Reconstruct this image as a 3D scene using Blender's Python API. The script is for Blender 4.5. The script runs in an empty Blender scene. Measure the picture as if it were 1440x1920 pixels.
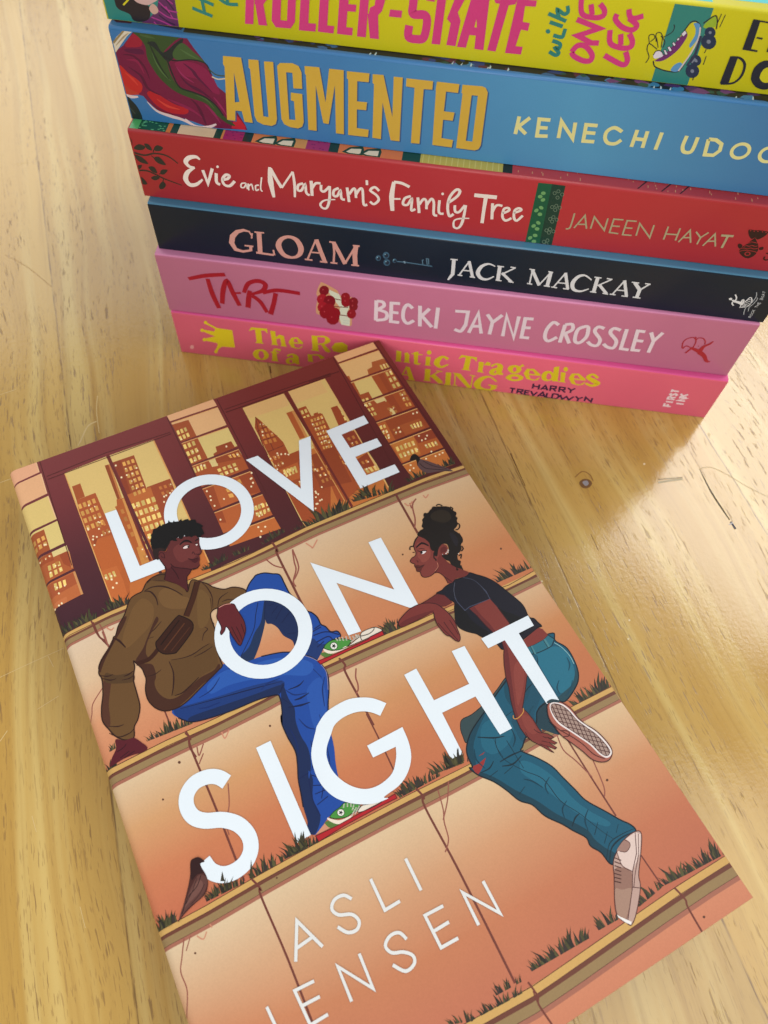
import bpy, bmesh, math, random
from mathutils import Matrix, Vector
from mathutils.geometry import tessellate_polygon
scene = bpy.context.scene
C = scene.collection
MM = 0.001
R = math.radians
# ------------------------------------------------------------------ camera
cam_d = bpy.data.cameras.new('camera'); cam = bpy.data.objects.new('camera', cam_d); C.objects.link(cam)
cam.matrix_world = Matrix(((0.8874031, 0.3777158, -0.2642850, 0.0371017), (-0.4589373, 0.7779467, -0.4291567, 0.0353773), (0.0435004, 0.5021252, 0.8637002, 0.2195555), (0.0000000, 0.0000000, 0.0000000, 1.0000000)))
cam_d.sensor_fit = 'HORIZONTAL'; cam_d.sensor_width = 36.0; cam_d.lens = 35.2513
cam_d.clip_start = 0.01; cam_d.clip_end = 60
cam_d.dof.use_dof = True; cam_d.dof.focus_distance = 0.2104; cam_d.dof.aperture_fstop = 26.0
scene.camera = cam
# ------------------------------------------------------------------ world, lamps, exposure
world = bpy.data.worlds.new('World'); scene.world = world; world.use_nodes = True
bg = world.node_tree.nodes['Background']; bg.inputs['Strength'].default_value = 0.92
wt = world.node_tree; w_co = wt.nodes.new('ShaderNodeTexCoord'); w_sep = wt.nodes.new('ShaderNodeSeparateXYZ'); w_rmp = wt.nodes.new('ShaderNodeValToRGB')   # pale walls, darker ceiling between the lamps
wt.links.new(w_co.outputs['Generated'], w_sep.inputs[0]); wt.links.new(w_sep.outputs[2], w_rmp.inputs[0]); wt.links.new(w_rmp.outputs[0], bg.inputs['Color'])
w_rmp.color_ramp.elements[0].position = 0.0; w_rmp.color_ramp.elements[0].color = (0.62, 0.58, 0.52, 1)
w_rmp.color_ramp.elements[1].position = 0.92; w_rmp.color_ramp.elements[1].color = (0.40, 0.40, 0.41, 1)
for w_p, w_c in ((0.10, (1.0, 0.97, 0.93, 1)), (0.55, (1.0, 0.98, 0.95, 1)), (0.78, (0.55, 0.55, 0.55, 1))):
    w_e = w_rmp.color_ramp.elements.new(w_p); w_e.color = w_c
def ceiling_or_fill_lamp(loc, target, sx, sy, power, col):
    d = bpy.data.lights.new('ceiling_or_fill_lamp', 'AREA'); d.shape = 'RECTANGLE'; d.size = sx; d.size_y = sy; d.energy = power; d.color = col
    o = bpy.data.objects.new('ceiling_or_fill_lamp', d); C.objects.link(o); o.location = loc
    o.rotation_euler = (Vector(target) - Vector(loc)).to_track_quat('-Z', 'Y').to_euler()
    return o
ceiling_or_fill_lamp((1.92, 0.82, 2.0), (0.2, 0.1, 0), 1.2, 1.0, 35, (1.0, 0.985, 0.96))
ceiling_or_fill_lamp((0.30, 3.3, 2.0), (0.1, 0.3, 0), 2.0, 1.4, 20, (1.0, 0.985, 0.96))
ceiling_or_fill_lamp((0.85, -0.60, 2.0), (0.1, 0.0, 0), 1.3, 1.0, 15, (1.0, 0.985, 0.96))
ceiling_or_fill_lamp((-0.70, -1.05, 0.75), (0.15, 0.2, 0.07), 1.2, 0.8, 15, (1.0, 0.98, 0.95))  # added low fill lamp behind the camera, unseen, to brighten the spines
scene.view_settings.view_transform = 'Standard'; scene.view_settings.look = 'None'
scene.view_settings.exposure = -0.06; scene.view_settings.gamma = 1.0; scene.view_settings.use_curve_mapping = False
scene.cycles.use_denoising = True
# ------------------------------------------------------------------ helpers
def lin(v): return v/12.92 if v <= 0.04045 else ((v+0.055)/1.055)**2.4
INK = 0.74          # printed ink reflects a little less than its on-screen value
def col(c):
    if isinstance(c, str): c = [int(v) for v in c.split(',')]
    return tuple(lin(v/255)*INK for v in c) + (1.0,)
def link(name, bm, mats, parent=None, smooth=False):
    me = bpy.data.meshes.new(name); bm.to_mesh(me); bm.free()
    for m in (mats if isinstance(mats, (list, tuple)) else [mats]): me.materials.append(m)
    if smooth: me.shade_smooth()
    o = bpy.data.objects.new(name, me); C.objects.link(o)
    if parent: o.parent = parent
    return o
def tag(o, label, cat, group=None):
    o['label'] = label; o['category'] = cat
    if group: o['group'] = group
class N:                                                   # small shader-node builder
    def __init__(s, name):
        s.m = bpy.data.materials.new(name); s.m.use_nodes = True; s.t = s.m.node_tree
        s.b = s.t.nodes['Principled BSDF']
    def n(s, typ, **kw):
        x = s.t.nodes.new('ShaderNode'+typ)
        for k, v in kw.items(): setattr(x, k, v)
        return x
    def put(s, sock, v):
        if hasattr(v, 'is_output') or isinstance(v, bpy.types.NodeSocket): s.t.links.new(v, sock)
        else: sock.default_value = v
    def math(s, op, a, b=0.0, c=None, clamp=False):
        x = s.n('Math', operation=op, use_clamp=clamp); s.put(x.inputs[0], a); s.put(x.inputs[1], b)
        if c is not None: s.put(x.inputs[2], c)
        return x.outputs[0]
    def vec(s, x, y, z):
        v = s.n('CombineXYZ'); s.put(v.inputs[0], x); s.put(v.inputs[1], y); s.put(v.inputs[2], z); return v.outputs[0]
    def noise(s, v, scale=1.0, detail=3.0, rough=0.55, dist=0.0):
        x = s.n('TexNoise'); s.put(x.inputs['Vector'], v); x.inputs['Scale'].default_value = scale
        x.inputs['Detail'].default_value = detail; x.inputs['Roughness'].default_value = rough; x.inputs['Distortion'].default_value = dist
        return x.outputs[0]
    def step(s, v, a, b, lo=0.0, hi=1.0):
        x = s.n('MapRange'); x.interpolation_type = 'SMOOTHSTEP'; s.put(x.inputs[0], v)
        for i, q in enumerate((a, b, lo, hi)): x.inputs[i+1].default_value = q
        return x.outputs[0]
    def mix(s, f, a, b, blend='MIX'):
        x = s.n('Mix', data_type='RGBA', blend_type=blend); s.put(x.inputs[0], f); s.put(x.inputs[6], a); s.put(x.inputs[7], b); return x.outputs[2]
    def bump(s, h, strength, dist=0.001):
        x = s.n('Bump'); s.put(x.inputs['Height'], h); x.inputs['Strength'].default_value = strength; x.inputs['Distance'].default_value = dist
        s.t.links.new(x.outputs[0], s.b.inputs['Normal'])
def print_mat(name, rough, spec=0.5, grain=0.10, ink=None, coat=0.0, metal=0.0):
    """printed, laminated card: colour from the mesh's ink attribute (or one ink), fine print grain, slight surface tooth"""
    k = N(name); tc = k.n('TexCoord').outputs['Object']
    if ink is None:
        a = k.n('Attribute'); a.attribute_name = 'ink'; base = a.outputs['Color']
    else: base = col(ink)
    g = k.noise(tc, 2600, 2, 0.7); g2 = k.noise(tc, 45, 3, 0.6)
    f = k.math('ADD', k.math('MULTIPLY_ADD', g, grain*2, 1.0-grain), k.math('MULTIPLY_ADD', g2, 0.10, -0.05))
    c = k.mix(1.0, base, k.vec(f, f, f), 'MULTIPLY')
    k.put(k.b.inputs['Base Color'], c)
    k.put(k.b.inputs['Roughness'], k.math('MULTIPLY_ADD', g2, 0.12, rough-0.06))
    k.b.inputs['Specular IOR Level'].default_value = spec; k.b.inputs['Coat Weight'].default_value = coat; k.b.inputs['Coat Roughness'].default_value = 0.15; k.b.inputs['Metallic'].default_value = metal
    k.bump(k.noise(tc, 1500, 2), 0.05, 0.0002)
    return k.m
def paper_mat():
    k = N('page_paper'); tc = k.n('TexCoord').outputs['Object']; s = k.n('SeparateXYZ'); k.put(s.inputs[0], tc)
    ln = k.noise(k.vec(0.0, 0.0, s.outputs[2]), 6500, 2, 0.7)
    k.put(k.b.inputs['Base Color'], k.mix(ln, (0.50, 0.44, 0.34, 1), (0.72, 0.67, 0.56, 1))); k.b.inputs['Roughness'].default_value = 0.9
    k.bump(ln, 0.4, 0.0003)
    return k.m
def wood_mat():
    k = N('varnished_pine'); tc = k.n('TexCoord').outputs['Object']; s = k.n('SeparateXYZ'); k.put(s.inputs[0], tc)
    X, Y = s.outputs[0], s.outputs[1]
    q = k.math('DIVIDE', k.math('SUBTRACT', Y, 0.02178), 0.07380)
    idx = k.math('FLOOR', q); fr = k.math('SUBTRACT', q, idx)
    w = k.n('TexWhiteNoise', noise_dimensions='1D'); k.put(w.inputs['W'], k.math('ADD', idx, 7.3)); rnd = w.outputs['Value']
    off = k.math('MULTIPLY', rnd, 37.0)
    Xs = k.math('ADD', X, off)
    wav = k.math('MULTIPLY_ADD', k.noise(k.vec(k.math('MULTIPLY', Xs, 5.0), k.math('MULTIPLY', Y, 12.0), off), 1, 2), 0.030, -0.015)
    Yw = k.math('ADD', Y, wav)
    band = k.noise(k.vec(k.math('MULTIPLY', Xs, 2.2), k.math('MULTIPLY', Yw, 62.0), off), 1, 3, 0.5)       # growth bands
    fine = k.noise(k.vec(k.math('MULTIPLY', Xs, 8.0), k.math('MULTIPLY', Yw, 420.0), off), 1, 3, 0.6)       # fine grain
    pale = k.noise(k.vec(k.math('MULTIPLY', Xs, 3.5), k.math('MULTIPLY', Yw, 130.0), k.math('ADD', off, 5.0)), 1, 2, 0.5)
    blot = k.noise(k.vec(k.math('MULTIPLY', Xs, 14.0), k.math('MULTIPLY', Y, 26.0), off), 1, 4, 0.6)
    pore = k.noise(k.vec(k.math('MULTIPLY', Xs, 130.0), k.math('MULTIPLY', Yw, 1400.0), off), 1, 2, 0.5)
    pore2 = k.noise(k.vec(k.math('MULTIPLY', Xs, 240.0), k.math('MULTIPLY', Yw, 2300.0), k.math('ADD', off, 9.0)), 1, 1, 0.5)
    pz = k.noise(k.vec(k.math('MULTIPLY', Xs, 12.0), k.math('MULTIPLY', Yw, 60.0), off), 1, 2, 0.5)
    c = k.mix(k.step(band, 0.30, 0.72), (0.365, 0.217, 0.051, 1), (0.435, 0.287, 0.087, 1))
    c = k.mix(k.math('MULTIPLY', k.step(pale, 0.50, 0.68), 0.5), c, (0.525, 0.41, 0.165, 1))
    c = k.mix(k.math('MULTIPLY', k.step(fine, 0.45, 0.75), 0.35), c, (0.24, 0.125, 0.028, 1))
    c = k.mix(k.math('MULTIPLY', k.step(blot, 0.5, 0.75), 0.25), c, (0.435, 0.287, 0.087, 1))
    pk = k.math('MULTIPLY', k.step(pore, 0.635, 0.675), k.step(pz, 0.34, 0.56))
    c = k.mix(k.math('MULTIPLY', pk, 0.66), c, (0.14, 0.072, 0.025, 1))
    c = k.mix(k.math('MULTIPLY', k.math('MULTIPLY', k.step(pore2, 0.62, 0.68), k.step(pz, 0.30, 0.55)), 0.45), c, (0.20, 0.11, 0.04, 1))
    tone = k.math('MULTIPLY_ADD', rnd, 0.24, 0.88)
    c = k.mix(1.0, c, k.vec(tone, tone, k.math('MULTIPLY_ADD', rnd, 0.10, 0.95)), 'MULTIPLY')
    edge = k.math('MINIMUM', fr, k.math('SUBTRACT', 1.0, fr))
    brk = k.noise(k.vec(k.math('MULTIPLY', X, 60.0), idx, 0.0), 1, 3)
    seam = k.math('MULTIPLY', k.step(edge, 0.0015, 0.0065, 1.0, 0.0), k.step(brk, 0.42, 0.62, 0.25, 1.0))
    c = k.mix(k.math('MULTIPLY', seam, 0.8), c, (0.10, 0.05, 0.02, 1))
    k.put(k.b.inputs['Base Color'], c)
    sm = k.noise(tc, 26, 4, 0.65)
    k.put(k.b.inputs['Roughness'], k.math('ADD', k.math('MULTIPLY_ADD', sm, 0.12, 0.085), k.math('MULTIPLY', pk, 0.2)))
    k.b.inputs['Specular IOR Level'].default_value = 0.5
    h = k.math('ADD', k.math('MULTIPLY', k.math('SUBTRACT', 0.0, k.math('MAXIMUM', pk, seam)), 0.5), k.math('ADD', k.math('MULTIPLY', fine, 0.35), k.math('MULTIPLY', k.noise(tc, 800, 3), 0.5)))
    k.bump(h, 0.17, 0.00035)
    return k.m
# ---- flat print and lettering: outlines in hundredths of a millimetre on the sheet they are printed on
# each line: kind (1 shape, 2 stroke, 3 tint between two edges, 4 grass) | red,green,blue | settings | x,y x,y ...
def pts_of(t): return [tuple(int(v)*0.01 for v in p.split(',')) for p in t.split()]
def spline(p, closed, n=5):
    out = []; m = len(p)
    for i in range(m if closed else m-1):
        a = p[i-1] if (closed or i > 0) else p[0]; b = p[i]; c = p[(i+1) % m]; d = p[(i+2) % m] if (closed or i+2 < m) else p[-1]
        for k in range(n):
            s = k/n
            out.append(tuple(.5*(2*b[j]+(c[j]-a[j])*s+(2*a[j]-5*b[j]+4*c[j]-d[j])*s*s+(3*b[j]-a[j]-3*c[j]+d[j])*s**3) for j in (0, 1)))
    if not closed: out.append(p[-1])
    return out
def ribbon(p, ws, closed):
    """left and right rails of a stroke with mitred corners"""
    m = len(p); L = []; Rr = []
    for i in range(m):
        a = p[i-1] if (closed or i > 0) else None; b = p[i]; c = p[(i+1) % m] if (closed or i+1 < m) else None
        def un(u, v):
            d = (v[0]-u[0], v[1]-u[1]); l = math.hypot(*d) or 1e-9; return (d[0]/l, d[1]/l)
        d1 = un(a, b) if a else un(b, c); d2 = un(b, c) if c else d1
        t = (d1[0]+d2[0], d1[1]+d2[1]); l = math.hypot(*t)
        t = (t[0]/l, t[1]/l) if l > 0.15 else d1
        n = (-t[1], t[0]); k = max(0.36, abs(n[0]*-d1[1]+n[1]*d1[0]))
        f = i/max(1, m-1)*(len(ws)-1); j = min(int(f), len(ws)-2) if len(ws) > 1 else 0
        w = ws[0] if len(ws) == 1 else ws[j]+(ws[j+1]-ws[j])*(f-j)
        L.append((b[0]+n[0]*w/2/k, b[1]+n[1]*w/2/k)); Rr.append((b[0]-n[0]*w/2/k, b[1]-n[1]*w/2/k))
    return L, Rr
def print_bm(recs, z0, dz, box=None, bend=None, place=None, gap_after=None, gap=0.0):
    """turn records into one bmesh; every record sits a hair above the ones it overlaps"""
    rnd = random.Random(11)
    bm = bmesh.new(); ink = bm.loops.layers.float_color.new('ink')
    used = []                                                # (xmin, ymin, xmax, ymax, layer)
    top = 0
    def level(pl, first):
        xs = [q[0] for q in pl]; ys = [q[1] for q in pl]; bb = (min(xs), min(ys), max(xs), max(ys)); lv = first
        for u in used:
            if u[4] >= lv and bb[0] < u[2] and bb[2] > u[0] and bb[1] < u[3] and bb[3] > u[1]: lv = u[4]+1
        used.append(bb+(lv,)); return lv
    first = 0
    def face(pl, z, cols):
        try: f = bm.faces.new([bm.verts.new((x, y, z)) for x, y in pl])
        except ValueError: return
        for l, c in zip(f.loops, cols): l[ink] = c
    def poly(loops, z, c):
        al = [p for l in loops for p in l]
        for t in tessellate_polygon([[Vector((x, y, 0)) for x, y in l] for l in loops]): face([al[i] for i in t], z, [c]*3)
    for ri, rec in enumerate(recs):
        if gap_after is not None and ri == gap_after: first = max((u[4] for u in used), default=0)+1; extra = gap
        ex = gap if gap_after is not None and ri >= gap_after else 0.0
        q = rec.split('|')
        if q[0] == '1':
            lo = [pts_of(l) for l in q[3].split('/')]; lo = [spline(p, True, 4) for p in lo] if q[2] == '1' else lo
            poly(lo, z0+dz*level(lo[0], first)+ex, col(q[1]))
        elif q[0] == '2':
            p = pts_of(q[4]); cl = q[2][1] == '1'; sm = q[2][0] == '1'
            if sm and len(p) > 2: p = spline(p, cl, 5)
            ws = [int(v)*0.01 for v in q[3].split(',')]
            L, Rr = ribbon(p, ws, cl); z = z0+dz*level(L+Rr, first)+ex; c = col(q[1])
            for i in range(len(p) if cl else len(p)-1):
                j = (i+1) % len(p); face([L[i], L[j], Rr[j], Rr[i]], z, [c]*4)
        elif q[0] == '3':
            A, B = pts_of(q[3]), pts_of(q[4]); cl_, cr_ = [col(h) for h in q[1].split()], [col(h) for h in q[2].split()]
            n = len(A); rows = max(1, (len(cl_)-1)*3); z = z0+dz*level(A+B, first)+ex
            def cc(u, v):
                f = v*(len(cl_)-1); j = min(int(f), max(0, len(cl_)-2)); g = f-j
                def at(k): return [k[j][h]+(k[min(j+1, len(k)-1)][h]-k[j][h])*g for h in range(4)]
                a, b = at(cl_), at(cr_); return tuple(a[h]+(b[h]-a[h])*u for h in range(4))
            P = lambda i, v: (A[i][0]+(B[i][0]-A[i][0])*v, A[i][1]+(B[i][1]-A[i][1])*v)
            for i in range(n-1):
                for r in range(rows):
                    v0, v1 = r/rows, (r+1)/rows; u0, u1 = i/(n-1), (i+1)/(n-1)
                    face([P(i, v0), P(i+1, v0), P(i+1, v1), P(i, v1)], z, [cc(u0, v0), cc(u1, v0), cc(u1, v1), cc(u0, v1)])
        elif q[0] == '4':
            n, h = q[2].split(','); n = int(n); h = int(h)*0.01; (x0, y0), (x1, y1) = pts_of(q[3]); c0 = col(q[1])
            for i in range(n):
                u = (i+rnd.random())/n; bx = x0+(x1-x0)*u; by = y0+(y1-y0)*u-0.15; hh = h*rnd.uniform(.45, 1.05)*(0.55+0.45*math.sin(math.pi*min(1, max(0, u)))); ln = (u-.5)*hh*1.1+rnd.uniform(-.35, .35)*hh
                w = hh*rnd.uniform(.10, .21); k = rnd.uniform(.8, 1.25); c = (c0[0]*k, c0[1]*k, c0[2]*k, 1)
                pl = [(bx-w, by), (bx-w*.5+ln*.3, by+hh*.55), (bx+ln, by+hh), (bx+w*.55+ln*.3, by+hh*.5), (bx+w, by)]
                z = z0+dz*level(pl, first)+ex; face(pl, z, [c]*5)
    if box:
        for co, no in (((box[0], 0, 0), (-1, 0, 0)), ((box[2], 0, 0), (1, 0, 0)), ((0, box[1], 0), (0, -1, 0)), ((0, box[3], 0), (0, 1, 0))):
            bmesh.ops.bisect_plane(bm, geom=bm.verts[:]+bm.edges[:]+bm.faces[:], plane_co=co, plane_no=no, clear_outer=True)
    if bend:
        for x in (0.2, 0.4, 0.65, 0.9, 1.2, 1.5, 1.8, 2.1, 2.4):
            bmesh.ops.bisect_plane(bm, geom=bm.verts[:]+bm.edges[:]+bm.faces[:], plane_co=(x, 0, 0), plane_no=(1, 0, 0))
        for v in bm.verts: v.co.z += bend(v.co.x)
    bmesh.ops.recalc_face_normals(bm, faces=bm.faces[:])
    for f in bm.faces:
        if f.normal.z < 0: f.normal_flip()
    top = max((u[4] for u in used), default=0)
    M = (place or Matrix.Identity(4))
    for v in bm.verts: v.co = (M @ v.co)*MM
    return bm, z0+dz*top
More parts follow.
